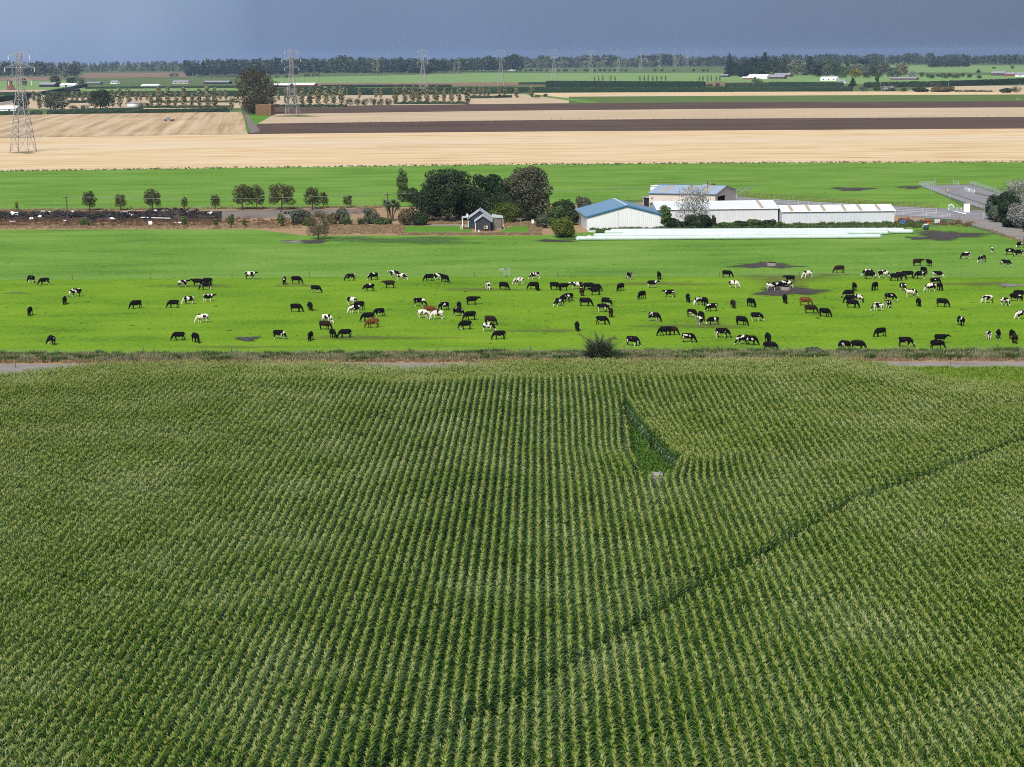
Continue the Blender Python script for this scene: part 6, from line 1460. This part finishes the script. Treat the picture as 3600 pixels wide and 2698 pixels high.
# ------------------------------------------------------------------ hedges
def hedge(label, pts, top, depth=3.0, mat='hedge', name='clipped_hedge', seed=1, rag=0.12, group='clipped shelter hedges'):
    W = [G(x, y) for x, y in pts]; O = W[0]; r = random.Random(seed)
    hs = [HZ(x, y, t) for (x, y), t in zip(pts, top)]
    e_v, fs = [], []; tot = 0; samples = []
    for (a, b, h0, h1) in zip(W, W[1:], hs, hs[1:]):
        n = max(2, int((b - a).length / 2.2))
        for i in range(n): samples.append((a + (b - a) * (i / n), h0 + (h1 - h0) * i / n))
    samples.append((W[-1], hs[-1])); k = 8
    d = (W[-1] - W[0]).normalized(); nrm = Vector((-d.y, d.x, 0))
    if nrm.y < 0: nrm = -nrm
    for i, (p, h) in enumerate(samples):
        en = .9 if i in (0, len(samples) - 1) else 1
        prof = [(0, 0), (-.12, .35), (-.08, .75), (.1, 1.0), (depth - .1, 1.0), (depth + .08, .75), (depth + .12, .35), (depth, 0)]
        for (o, z) in prof:
            q = p - O + nrm * (o + r.gauss(0, rag)); e_v.append((q.x, q.y, max(0, z * h * en + (r.gauss(0, rag * 1.2) if z > 0 else 0))))
    for i in range(len(samples) - 1):
        for j in range(k - 1): a_ = i * k + j; fs.append((a_, a_ + 1, a_ + k + 1, a_ + k))
    fs.append(tuple(range(k))); m_ = (len(samples) - 1) * k; fs.append(tuple(reversed(range(m_, m_ + k))))
    # leaf faces over the clipped surface
    V0 = np.array(e_v); g = np.random.default_rng(seed); area = sum(h for _, h in samples) * 2.2 + len(samples) * 2.2 * depth
    sz = max(.35, 3.2 / PXM(*pts[0])); nq = int(min(5000, area * 1.1 / (sz * sz)))
    ii = g.integers(0, len(samples) - 1, nq); jj = g.integers(0, k - 1, nq); u_ = g.random(nq)[:, None]; v_ = g.random(nq)[:, None]
    a0 = V0[ii * k + jj]; a1 = V0[ii * k + jj + 1]; b0 = V0[(ii + 1) * k + jj]; b1 = V0[(ii + 1) * k + jj + 1]
    pos = (a0 * (1 - v_) + a1 * v_) * (1 - u_) + (b0 * (1 - v_) + b1 * v_) * u_
    t1 = g.normal(size=(nq, 3)); t1 /= np.linalg.norm(t1, axis=1)[:, None]; t2 = np.cross(t1, g.normal(size=(nq, 3))); t2 /= np.linalg.norm(t2, axis=1)[:, None]
    t1 *= sz * .5; t2 *= sz * .35
    b = MB(); b.v = [tuple(p) for p in e_v]; b.f = fs; b.m = [0] * len(fs)
    Q = np.stack([pos - t1, pos + t2, pos + t1, pos - t2], 1).reshape(-1, 3); Q[:, 2] = np.maximum(Q[:, 2], 0)
    n0 = len(b.v); b.v += [tuple(p) for p in Q]; b.f += [(n0 + 4 * i, n0 + 4 * i + 1, n0 + 4 * i + 2, n0 + 4 * i + 3) for i in range(nq)]; b.m += [0] * nq
    return b.build(name, M[mat], loc=(O.x, O.y, 0), label=label, cat='hedge', group=group)
def c1(x, y): return (x / 2.4578, 150 + y / 2.4578)
def c2(x, y): return (900 + x / 2.4578, 150 + y / 2.4578)
def c3(x, y): return (1800 + x / 2.4578, 150 + y / 2.4578)
def c4(x, y): return (2700 + x / 2.4578, 150 + y / 2.4578)
def hg(label, c, pts, tops, **k): hedge(label, [c(*p) for p in pts], [c(p[0], t)[1] for p, t in zip(pts, tops)], **k)
hg('long dark clipped hedge along the tan stubble', c1, [(405, 621), (1200, 612), (1985, 600)], [588, 578, 566], seed=1)
hg('dark clipped hedge at left edge of the tan stubble', c1, [(-200, 630), (360, 624)], [594, 590], seed=2)
hg('thin second hedge behind the long stubble hedge', c1, [(660, 590), (1240, 582)], [572, 562], seed=3)
hg('dark hedge behind the poplars, left of the macrocarpa', c1, [(560, 478), (2060, 468)], [428, 416], seed=4)
hg('dark hedge beyond the poplars, second line at left', c1, [(735, 402), (2060, 392)], [384, 372], seed=5)
hg('diagonal hedge along the far left road', c1, [(300, 462), (740, 384)], [434, 360], seed=6)
hg('short diagonal hedge beside the far left road', c1, [(540, 440), (675, 420)], [422, 404], seed=7)
hg('far left hedge ending at the road', c1, [(-150, 462), (295, 460)], [430, 426], seed=8)
hg('far left hedge rising along the road', c1, [(-100, 528), (280, 470)], [478, 436], seed=9)
hg('dark hedge behind the poplars right of the macrocarpa', c2, [(150, 462), (780, 456)], [396, 392], seed=10)
hg('dark hedge behind the poplars in the centre', c2, [(790, 456), (1812, 446)], [396, 388], seed=11)
hg('dark hedge joining the long right-hand hedge', c2, [(1825, 442), (2212, 440)], [386, 384], seed=12)
hg('low hedge behind the long farm shed', c2, [(300, 400), (845, 398)], [378, 378], seed=13)
hg('thin far hedge in the centre', c2, [(560, 386), (1680, 385)], [366, 364], seed=14)
hg('longest dark clipped hedge beyond the gold strip', c3, [(0, 434), (1100, 430), (2212, 427), (2940, 422)], [386, 384, 380, 378], seed=15, depth=4)
hg('tall clipped hedge behind the longest hedge', c3, [(290, 384), (1660, 382)], [332, 338], seed=16, depth=5)
hg('low hedge left of the tall clipped hedge', c3, [(55, 366), (285, 365)], [345, 343], seed=17)
hg('hedge in front of the farmstead, left part', c3, [(1840, 382), (2212, 380)], [349, 345], seed=18, mat='hedge_b')
hg('hedge in front of the farmstead, right part', c4, [(0, 380), (650, 378)], [340, 344], seed=19)
hg('tall dark shelter hedge before the right-hand houses', c4, [(850, 392), (1500, 384), (2330, 358)], [346, 336, 306], seed=20, mat='hedge_b', rag=.3, depth=5)
hg('low scrubby hedge beside the white pole', c4, [(1610, 427), (1930, 428)], [415, 416], seed=21, mat='hedge_b', rag=.4)
for i, (c, a, b_, y, t) in enumerate(((c1, 600, 790, 526, 503), (c1, 1300, 2060, 522, 506), (c1, 1200, 1980, 568, 548), (c2, 130, 780, 560, 538), (c2, 1190, 1830, 535, 515), (c2, 1850, 2085, 485, 462), (c2, 2090, 2212, 480, 458))):
    hg('low scrub strip under the poplars, %s' % ('leftmost', 'second from left, rear', 'second from left, front', 'right of the straw stack', 'centre', 'right, long', 'right, short')[i], c, [(a, y), (b_, y - 3)], [t, t - 3], seed=30 + i, mat='hedge_b', rag=.35, depth=2.5, name='scrub_strip', group='low scrub under the poplars')

# ------------------------------------------------------------------ far trees
VAR = {}
def variants(kind, leaf, n, seed, dens=1.0, size=.055, bark='bark', cap=1100):
    key = (kind, leaf)
    if key not in VAR:
        VAR[key] = []
        for i in range(n):
            w_ = {'column': .30, 'cone': .5, 'round': .9, 'bush': 1.3, 'spread': .9}[kind]
            VAR[key].append((tree_meshes(kind, 1.0, w_, leaf, size, dens, seed + i, bark, cap, trad=.022, shell=(.6, 1.1)), w_))
    return VAR[key]
def far_tree(px, base, top, wpx, kind, leaf, label, name='tree', group=None, cat='tree', dens=1.6, size=.075):
    if wpx > 44 and base > 320:
        return tree(px, base, top, wpx, kind, leaf, label, name, cat, group, dens=1.3, cap=3500)
    vs = variants(kind, leaf, 3, len(VAR) * 17 + 5, dens, size)
    (cr, tr), w_ = vs[int(px * 7) % 3]
    p = G(px, base); h = HZ(px, base, top); w = wpx / PXM(px, base)
    e = empty(name, (p.x, p.y, 0), (px * 1.7) % 6.28, label=label, cat=cat, group=group); w *= 1.3 if kind in ('round', 'bush') else 1.0; e.scale = (w / w_, w / w_, h)
    put('crown', cr, e); put('trunk', tr, e)
    return e
pf = [c1(x, y) for x, y in ((340, 572), (975, 556), (1040, 557), (1110, 545), (1310, 552), (1375, 557), (1450, 550), (1520, 552), (1585, 555), (1660, 548), (1722, 552), (1795, 555), (1862, 552), (2000, 582))] + \
     [c2(x, y) for x, y in ((140, 537), (265, 535), (330, 535), (400, 540), (468, 537), (535, 540), (608, 530), (675, 530), (742, 533), (1210, 528), (1285, 530), (1352, 525), (1412, 528), (1483, 528), (1552, 525), (1625, 520), (1688, 527), (1755, 520), (1825, 535))] + [c3(40, 478), c3(170, 474)]
ph = [150, 150, 165, 155, 130, 180, 175, 130, 180, 115, 165, 175, 165, 110] + [130, 150, 140, 150, 155, 155, 150, 150, 160, 150, 155, 150, 150, 160, 155, 130, 125, 130, 160] + [105, 95]
for i, ((x, y), hh_) in enumerate(zip(pf, ph)):
    far_tree(x, y, y - hh_ / 2.4578, 30 if hh_ > 130 else 22, 'column', 'leaf_poplar', 'pale upright poplar, %s from left in the front poplar row' % ordn(i), 'poplar', 'poplars in the front row', dens=.75)
pb = [c1(x, y) for x, y in ((290, 510), (625, 512), (667, 515), (718, 518), (765, 515), (897, 500), (1177, 510), (1220, 505), (1272, 500), (1905, 495), (1950, 495))] + [c2(x, y) for x, y in ((193, 502), (895, 480), (1035, 478), (1080, 476), (1888, 462), (1935, 462), (1972, 460), (2012, 460), (2100, 455), (2148, 458))]
for i, (x, y) in enumerate(pb):
    far_tree(x, y, y - (85 if i > 10 else 92) / 2.4578, 16, 'column', 'leaf_poplar', 'pale slim poplar, %s from left in the rear poplar row' % ordn(i), 'poplar', 'poplars in the rear row', dens=.75)
for i, x in enumerate((810, 878, 943, 1012, 1080, 1145)):
    q = c2(x, 545); far_tree(q[0], q[1], q[1] - 28, 25, 'bush', 'leaf_dark', 'round dark bush before the poplars, %s from left of six' % ORD[i], 'bush', 'round bushes before the poplars', 'bush')
FT = [(195, 388, 321, 92, 'round', 'leaf_grey', 'large grey willow behind the long stubble hedge'), (354, 384, 315, 80, 'round', 'leaf_dark', 'dark spreading pine left of the grey silo'), (75, 384, 333, 52, 'round', 'leaf_dark', 'dark tree seen through the nearest pylon'),
      (300, 386, 368, 30, 'bush', 'leaf_mid', 'small green bush behind the hedge near the pine'), (508, 378, 359, 34, 'bush', 'leaf_dark', 'clipped dark bush right of the silo'), (258, 386, 370, 34, 'bush', 'leaf_mid', 'loose bush between willow and pine'),
      (195, 303, 266, 38, 'round', 'leaf_dark', 'dark tree behind the black shed at far left'), (252, 303, 272, 38, 'round', 'leaf_dark', 'dark tree behind the white far-left shed'), (281, 305, 272, 38, 'round', 'leaf_grey', 'greyish tree right of the white far-left shed'),
      (85, 302, 275, 22, 'round', 'leaf_dark', 'dark round tree beyond the nearest pylon'), (230, 273, 219, 26, 'column', 'wood_pale', 'pale tall poplar at the far left wood edge'), (262, 273, 226, 30, 'round', 'wood_far', 'dark tree ending the far left wood'),
      (612, 272, 255, 32, 'bush', 'leaf_grey', 'lone grey bush on the far left field'), (2600, 269, 242, 28, 'round', 'leaf_yellow', 'yellowish willow beside the dark conifers'),
      (1315, 262, 203, 21, 'column', 'wood_pale', 'tall pale poplar, left of a far pair'), (1331, 262, 205, 17, 'column', 'wood_pale', 'tall pale poplar, right of a far pair'), (1598, 259, 215, 11, 'column', 'wood_pale', 'thin far poplar left of another'), (1615, 258, 201, 17, 'column', 'wood_pale', 'taller far poplar at the wood edge'),
      (1482, 262, 227, 96, 'round', 'wood_far', 'broad domed tree behind the third pylon'), (973, 277, 258, 16, 'round', 'wood_pale', 'small pale tree right of the macrocarpa'), (1010, 275, 256, 38, 'bush', 'wood_pale', 'pale bushy clump behind the second pylon'), (1079, 271, 252, 21, 'round', 'wood_pale', 'small pale tree right of the second pylon'), (1101, 271, 252, 11, 'round', 'wood_pale', 'narrow pale tree before the pine block'), (1114, 271, 252, 16, 'round', 'wood_pale', 'pale tree at the right end of the clump'),
      (2565, 264, 189, 40, 'cone', 'wood_pine', 'tall dark pointed conifer at the farmstead, left'), (2580, 266, 220, 52, 'round', 'wood_pine', 'dark rounded conifer below the pointed one'), (2640, 266, 203, 56, 'round', 'wood_pine', 'broad dark conifer at the farmstead centre'), (2686, 263, 183, 32, 'column', 'wood_pine', 'tallest dark narrow conifer at the farmstead'), (2670, 268, 235, 42, 'bush', 'leaf_dark', 'dark shrub behind the white farm roofs'),
      (2728, 266, 201, 27, 'column', 'wood_far', 'dark upright tree above the farm house, left'), (2756, 266, 201, 34, 'round', 'wood_far', 'dark tree above the farm house, right'), (2742, 265, 223, 34, 'round', 'leaf_grey', 'pale tree in front of the dark upright trees'), (2802, 268, 207, 60, 'round', 'wood_pale', 'large pale willow, biggest of the farmstead trees'), (2846, 267, 197, 28, 'round', 'wood_pine', 'dark tree right of the large pale willow'),
      (2878, 270, 217, 46, 'round', 'leaf_dark', 'dark green tree above the white house, left'), (2912, 268, 205, 36, 'round', 'leaf_mid', 'light green tall tree above the white house'), (2936, 268, 225, 38, 'round', 'leaf_dark', 'dark tree right of the light green tree'), (2979, 266, 205, 19, 'column', 'leaf_mid', 'slim green poplar behind the yellow tree'), (3003, 262, 229, 36, 'round', 'leaf_silver', 'pale grey blossomy tree behind the yellow tree'), (3030, 258, 209, 52, 'round', 'wood_pine', 'dark broad tree right of the yellow tree'),
      (3007, 274, 241, 42, 'round', 'leaf_gold', 'bright yellow round tree in the farm garden'), (3080, 270, 195, 30, 'cone', 'leaf_mid', 'tall green pointed tree in the farm garden'), (3068, 263, 231, 42, 'round', 'leaf_mid', 'rounded green tree below the pointed tree'), (3107, 259, 221, 42, 'round', 'leaf_dryolive', 'orange-tinged tree in the farm garden'), (3166, 270, 219, 48, 'round', 'leaf_poplar', 'pale tall tree at the right end of the garden'), (3137, 274, 237, 42, 'round', 'leaf_grey', 'grey green tree before the pale tall tree'),
      (3084, 290, 254, 19, 'column', 'leaf_mid', 'upright green tree beside the long grey roof'), (3208, 274, 248, 27, 'round', 'leaf_silver', 'white blossom tree right of the farm garden'), (2960, 275, 252, 36, 'bush', 'leaf_mid', 'green bush left of the yellow tree'), (3050, 276, 250, 36, 'bush', 'leaf_dark', 'dark bush right of the yellow tree'), (2663, 294, 273, 38, 'bush', 'leaf_mid', 'green rounded tree before the farm sheds'),
      (2987, 320, 302, 26, 'bush', 'leaf_dark', 'dark bush ending the longest hedge'), (3036, 322, 305, 28, 'bush', 'leaf_dryolive', 'brownish bush right of the longest hedge'), (3085, 321, 308, 30, 'bush', 'leaf_dark', 'dark low bush left of the white blossom bush'), (3126, 321, 303, 54, 'bush', 'leaf_silver', 'white blossom bush along the gold strip'), (3178, 324, 308, 22, 'bush', 'leaf_dark', 'small dark bush right of the white blossom bush'), (3235, 324, 307, 55, 'bush', 'leaf_dark', 'wide dark bush along the gold strip'),
      (3314, 324, 304, 80, 'bush', 'leaf_dryolive', 'widest brownish bush beside the white pole'), (3538, 327, 311, 46, 'bush', 'leaf_dark', 'low dark dome bush near the right edge'), (3575, 326, 302, 32, 'bush', 'leaf_dryolive', 'rounder bush at the right edge'), (2998, 304, 272, 30, 'cone', 'leaf_dark', 'dark conifer beside the small hut'), (3440, 256, 243, 18, 'cone', 'leaf_dark', 'lone dark conifer on the far right field'), (2495, 305, 295, 20, 'bush', 'leaf_dark', 'dark bush right of the tall clipped hedge'), (2525, 305, 292, 20, 'bush', 'leaf_red', 'reddish bush right of the tall clipped hedge'), (3560, 243, 231, 14, 'bush', 'leaf_dark', 'small dark tree on the far right pasture'), (3494, 243, 235, 14, 'bush', 'leaf_dark', 'tiny dark bush on the far right pasture'), (1918, 343, 328, 17, 'bush', 'leaf_dark', 'dark round bush at the start of the grass lane'), (1890, 344, 334, 28, 'bush', 'leaf_dark', 'low dark bush left of the grass lane')]
for x, b0, t0, w_, kd, lf, lab in FT: far_tree(x, b0, t0, w_, kd, lf, lab, 'bush' if kd == 'bush' else 'tree', cat='bush' if kd == 'bush' else 'tree')
tree(897, 400, 240, 150, 'spread', 'leaf_olive', 'huge dark macrocarpa tree beside the straw stack', name='macrocarpa_tree', size=0.95, cap=12000, dens=1.6)
tree(905, 404, 330, 92, 'round', 'leaf_olive', 'dark lower limbs of the tree behind the straw stack', name='undergrowth_tree', size=0.95, cap=5000)
rg_ = random.Random(77)
gx = sorted(rg_.uniform(2555, 3185) for _ in range(46))
for i, x in enumerate(gx):
    b0 = rg_.uniform(256, 272); hh_ = rg_.uniform(22, 46) * (1.15 if 2560 < x < 2760 else 1.0)
    lf = rg_.choice(['wood_pine', 'wood_far', 'leaf_dark', 'leaf_mid', 'wood_pale', 'leaf_grey', 'wood_far'] if x > 2760 else ['wood_pine', 'wood_pine', 'wood_far', 'leaf_dark'])
    far_tree(x, b0, b0 - hh_, hh_ * rg_.uniform(.75, 1.05), 'round', lf, 'leafy garden tree around the right-hand farmstead, %s from left' % ordn(i), 'garden_tree', 'garden trees around the farmstead')
for i, x in enumerate((40, 75, 120, 152, 175, 215, 250, 300, 400, 450, 470, 548, 630, 650, 715, 765, 800, 845, 885, 940, 985, 1235, 1295, 1400, 1570, 1655, 1690)):
    q = c3(x, 252); far_tree(q[0], q[1], q[1] - 11 + (i % 3), 11, 'bush', 'wood_pine', 'tiny dark tree along the far bank, %s from left' % ordn(i), 'tree', 'tiny dark trees along the far bank')
for i, x in enumerate((713, 748, 785, 853, 890, 1105, 1143, 1178, 1217, 1252, 1290, 1327, 1620, 1650, 1690, 1722, 1765, 1795)):
    q = c3(x, 332); far_tree(q[0], q[1], q[1] - 17 - (i % 4), 8, 'column', 'leaf_poplar', 'thin young poplar behind the tall hedge, %s from left' % ordn(i), 'poplar', 'young poplars behind the tall hedge', dens=.6)
for i, x in enumerate((1330, 1385, 1420, 1470, 1510, 1540, 1570, 1605, 1635, 1680, 1740, 1825)):
    q = c4(x, 300 + (i % 3) * 6); far_tree(q[0], q[1], q[1] - 18 + (i % 4) * 2, 18, 'round', ('leaf_mid', 'leaf_yellow', 'leaf_dark', 'leaf_mid')[i % 4], 'small orchard tree at right, %s from left of twelve' % ORD[i], 'tree', 'small orchard trees at right')

# far woods: each a mass of trees
def wood(label, segs, n, kinds, seed, deep=60):
    r = random.Random(seed); Vs, Fs, off = [], [], 0; mats = [M['wood_far'], M['wood_pine'], M['wood_pale']]; mi = []
    base = {}
    for kd, m_ in set(kinds):
        base[kd, m_] = []
        for i in range(3):
            rr_ = random.Random(seed * 10 + i); w_ = {'column': .26, 'cone': .36, 'round': .72}[kd]
            base[kd, m_].append(leaf_quads(lobes_for(kd, 1.0, w_, rr_), .13, 130 if kd != 'round' else 170, seed + i, shell=(.45, 1.08)))
    tot = sum(s[1][0] - s[0][0] for s in segs)
    for (p0, p1) in segs:
        k = max(2, int(n * (p1[0] - p0[0]) / tot))
        for i in range(k):
            t_ = r.random(); x = p0[0] + (p1[0] - p0[0]) * t_; y = p0[1] + (p1[1] - p0[1]) * t_; tp = p0[2] + (p1[2] - p0[2]) * t_
            q = G(x, y); h = HZ(x, y, tp) * r.uniform(.66, 1.05) * (.92 + .26 * mnoise.noise((x * .017, y * .1, seed))); dd = r.random() ** 1.5 * deep
            kd, m_ = kinds[r.randrange(len(kinds))]; V, F = base[kd, m_][r.randrange(3)]
            s = h * r.uniform(.8, 1.25); sn, cn = math.sin(i * 1.3), math.cos(i * 1.3)
            W_ = np.empty_like(V); W_[:, 0] = (V[:, 0] * cn - V[:, 1] * sn) * s + q.x * (1 + dd / q.y); W_[:, 1] = (V[:, 0] * sn + V[:, 1] * cn) * s + q.y + dd; W_[:, 2] = V[:, 2] * h
            Vs.append(W_); Fs.append(F + off); off += len(V); mi += [m_] * len(F)
    return put('wood', np_mesh('wood', np.concatenate(Vs), np.concatenate(Fs), mats, mi), label=label, cat='wood', kind='stuff')
R3, C0, P1_, W2_ = ('round', 0), ('column', 0), ('cone', 1), ('round', 2)
wood('far left wood of mixed tall trees', [((-500, 272, 212), (275, 268, 214))], 260, [R3, C0, C0, ('column', 2)], 1, 240)
wood('distant treeline along the left horizon', [((-600, 241, 216), (500, 238, 212)), ((500, 238, 212), (900, 235, 206)), ((900, 234, 205), (1800, 226, 198))], 420, [R3, R3, C0, P1_], 2, 1200)
wood('pale willow scrub beyond the far left fields', [((270, 255, 238), (660, 253, 234))], 130, [W2_, W2_, R3], 3, 120)
wood('willows behind the pale scrub at left', [((270, 250, 224), (680, 248, 216))], 130, [W2_, R3, C0], 31, 180)
wood('dark pine block left of centre', [((650, 269, 240), (1050, 262, 226))], 160, [P1_, P1_, ('column', 1)], 4, 60)
wood('tall dark pines and gums behind the pine block', [((650, 261, 208), (920, 259, 200)), ((900, 259, 203), (1420, 257, 199))], 330, [R3, P1_, R3, ('column', 1)], 5, 360)
wood('low grey willows before the pines', [((690, 274, 262), (870, 272, 260))], 60, [W2_], 6, 45)
wood('dark wood right of the third pylon', [((1380, 259, 204), (1540, 258, 200)), ((1540, 256, 198), (1830, 251, 190))], 240, [R3, R3, ('round', 1)], 7, 360)
wood('grey green wood behind the middle pylons', [((1790, 240, 196), (2260, 236, 192)), ((2260, 236, 188), (2400, 235, 185)), ((2400, 236, 198), (2580, 234, 196))], 380, [R3, R3, W2_, C0], 8, 360)
wood('pale willows before the grey green wood', [((1800, 243, 208), (2300, 239, 210))], 120, [W2_, W2_, R3], 9, 90)
wood('dark wood along the right horizon', [((2480, 236, 196), (2700, 233, 190)), ((2700, 231, 188), (3150, 229, 186)), ((3150, 229, 185), (3420, 229, 184)), ((3420, 229, 190), (4200, 227, 184))], 620, [R3, R3, C0, ('column', 1)], 10, 480)
wood('dark clump in front of the right horizon wood', [((3266, 239, 208), (3410, 237, 208))], 60, [R3, ('round', 1)], 11, 90)

# ------------------------------------------------------------------ far buildings
def farb(label, x0, x1, base, top, wall, roof, depth=9.0, name='farm_building', axis='x', eave=.55, win=0, cat='building', door=False):
    A, B = G(x0, base), G(x1, base); rz, L_ = frame(A, B); h = HZ((x0 + x1) / 2, base, top)
    e = empty(name, (A.x, A.y, 0.2), rz, label=label, cat=cat)
    gable_parts(e, L_, depth, h * eave, h, axis, M[wall], M[roof], .4, .12)
    n = win
    for i in range(n):
        x = L_ * (i + .6) / (n + .2); MB().box((x, -.05, h * eave * .35), (x + min(1.8, L_ / n * .45), -.01, h * eave * .8)).build('window', M['glass'], e)
    if door: MB().box((L_ * .35, -.05, 0), (L_ * .35 + min(4, L_ * .25), -.01, h * eave * .85)).build('door', M['interior_shade'], e)
    return e
FB = [('black gabled shed at far left', 138, 191, 307, 291, 'black', 'greyroof', 12, 0, True), ('white long roof right of the black shed', 210, 264, 305.5, 294, 'clad_grey', 'whitefar', 10, 0, True), ('white barn with rusty roof behind the left hedge', -40, 56, 396, 374, 'white', 'whitefar', 10, 2, False),
      ('low dark shed behind power poles at left', 303, 350, 298, 289, 'brownfar', 'greyroof', 8, 2, False), ('low white tunnel shed behind the poplars', 496, 556, 307, 297, 'whitefar', 'whitefar', 8, 0, False), ('tan bungalow with grey roof at left', 606, 660, 296, 284, 'cream', 'greyroof', 9, 3, False),
      ('long black shed left of the macrocarpa', 716, 804, 296, 285, 'black', 'greyroof', 9, 0, True), ('small white house left of the scrub hedge', 388, 412, 296, 284, 'whitefar', 'greyroof', 7, 2, False), ('open-fronted shed right of the macrocarpa', 961, 1018, 308, 294, 'interior_shade', 'whitefar', 9, 0, True),
      ('white-roofed shed with red end panel', 1026, 1104, 306, 293, 'redfar', 'whitefar', 9, 0, False), ('white house on the far bank behind the fourth pylon', 1786, 1812, 249, 237, 'whitefar', 'whitefar', 9, 2, False), ('black shed on the far green field', 2533, 2559, 271, 262, 'black', 'greyroof', 7, 0, False),
      ('white-roofed farm sheds at the farmstead', 2628, 2696, 279, 263, 'whitefar', 'whitefar', 12, 0, True), ('red barn before the white farm roofs', 2608, 2648, 280, 271, 'redfar', 'whitefar', 8, 0, False), ('dark shed with pale roof beside the farm house', 2701, 2756, 279, 265, 'brownfar', 'greyroof', 9, 3, False), ('large grey-roofed farm house', 2719, 2776, 271, 258, 'brownfar', 'greyroof', 12, 4, False),
      ('white bungalow with rounded shrubs', 2883, 2940, 285, 271, 'whitefar', 'whitefar', 10, 3, False), ('small dark-roofed hut beside the dark conifer', 2947, 2970, 293, 281, 'whitefar', 'greyroof', 6, 1, False), ('long grey-roofed shed right of the garden', 3131, 3221, 282, 272, 'brownfar', 'greyroof', 8, 0, False), ('dark gabled house at far right', 3485, 3532, 267, 251, 'brownfar', 'greyroof', 10, 3, False), ('pale house with red shed at right edge', 3533, 3566, 269, 255, 'redfar', 'greyroof', 9, 1, False), ('grey-roofed house at the right edge', 3568, 3630, 271, 256, 'whitefar', 'greyroof', 10, 2, False)]
for lab, x0, x1, b0, t0, wl, rf, dp, wn_, dr in FB: farb(lab, x0, x1, b0, t0, wl, rf, dp, win=wn_, door=dr)
# brick ruin with a creeper at far left
A = G(25, 318); s_ = PXM(38, 318); e = empty('brick_ruin', (A.x, A.y, .2), label='ruined brick tower with creeper at far left', cat='ruin'); hr = HZ(38, 318, 290)
for i, (x0, x1, hz_) in enumerate(((0, 15, 1.0), (15, 19, .7), (19, 23, .45), (23, 27, .25))): MB().box((x0 / s_, 0, 0), (x1 / s_ - .01, 4, hr * hz_)).build('wall_step', M['brickred'], e)
far_tree(33, 300, 279, 22, 'bush', 'leaf_grey', 'creeper crown on top of the brick ruin', 'creeper', cat='creeper')
# far timber poles
for i, (x, b0, t0) in enumerate([c1(787, 385) + (150 + 300 / 2.4578,), c1(815, 370) + (150 + 290 / 2.4578,), c1(907, 360) + (150 + 300 / 2.4578,), c2(420, 345) + (150 + 290 / 2.4578,), c2(551, 345) + (150 + 290 / 2.4578,), c2(1012, 343) + (150 + 285 / 2.4578,), c2(1160, 345) + (150 + 285 / 2.4578,), c2(1621, 343) + (150 + 288 / 2.4578,), c3(835, 332) + (150 + 290 / 2.4578,)] + [(3334, 323, 291), (3585, 325, 292), (3096, 312, 290), (2648, 305, 292)]):
    q = G(x, b0); h = HZ(x, b0, t0); MB().tube([(0, 0, 0), (0, 0, h)], [.18, .13], 6).beam((-.9, 0, h - .4), (.9, 0, h - .4), .14).build('power_pole', M['pole' if i < 9 else 'steel'], loc=(q.x, q.y, .1), label='thin distant pole, %s from left' % ordn(i) if i < 9 else ('pale pole standing before the right-hand shelter hedge', 'pale pole at the right edge', 'pale pole at the white blossom bush', 'pale pole at the farmstead hedge')[i - 9], cat='pole', group='distant poles')
# far herd
r = random.Random(8); hb = MB()
for i in range(34):
    q = G(r.uniform(1165, 1365), r.uniform(266, 270)); a_ = r.uniform(-.5, .5); d = Vector((math.cos(a_), math.sin(a_), 0))
    hb.tube([q + d * -.8 + Vector((0, 0, 1.1)), q + Vector((0, 0, 1.05)), q + d * .8 + Vector((0, 0, 1.15)), q + d * 1.2 + Vector((0, 0, .7))], [.3, .42, .35, .16], 6)
    for k in (-.6, .6):
        for o in (-.2, .2): hb.beam(q + d * k + Vector((0, o, .15)), q + d * k + Vector((0, o, .8)), .14)
hb.build('far_herd', M['machdark'], label='distant dark herd of cattle on the far pasture', cat='cattle', kind='stuff')

# ------------------------------------------------------------------ haze
m = bpy.data.materials.new('haze'); m.use_nodes = True; nt = m.node_tree
nt.nodes.remove(nt.nodes['Principled BSDF'])
pv = nt.nodes.new('ShaderNodeVolumePrincipled'); pv.inputs['Color'].default_value = (0.46, 0.62, 0.92, 1); pv.inputs['Density'].default_value = 0.000034; pv.inputs['Anisotropy'].default_value = 0.0
nt.links.new(pv.outputs[0], nt.nodes['Material Output'].inputs['Volume'])
MB().box((-9300, -600, -1), (9300, 16300, 67)).build('haze', m, label='thin blue haze hanging over the whole plain', cat='haze', kind='stuff')
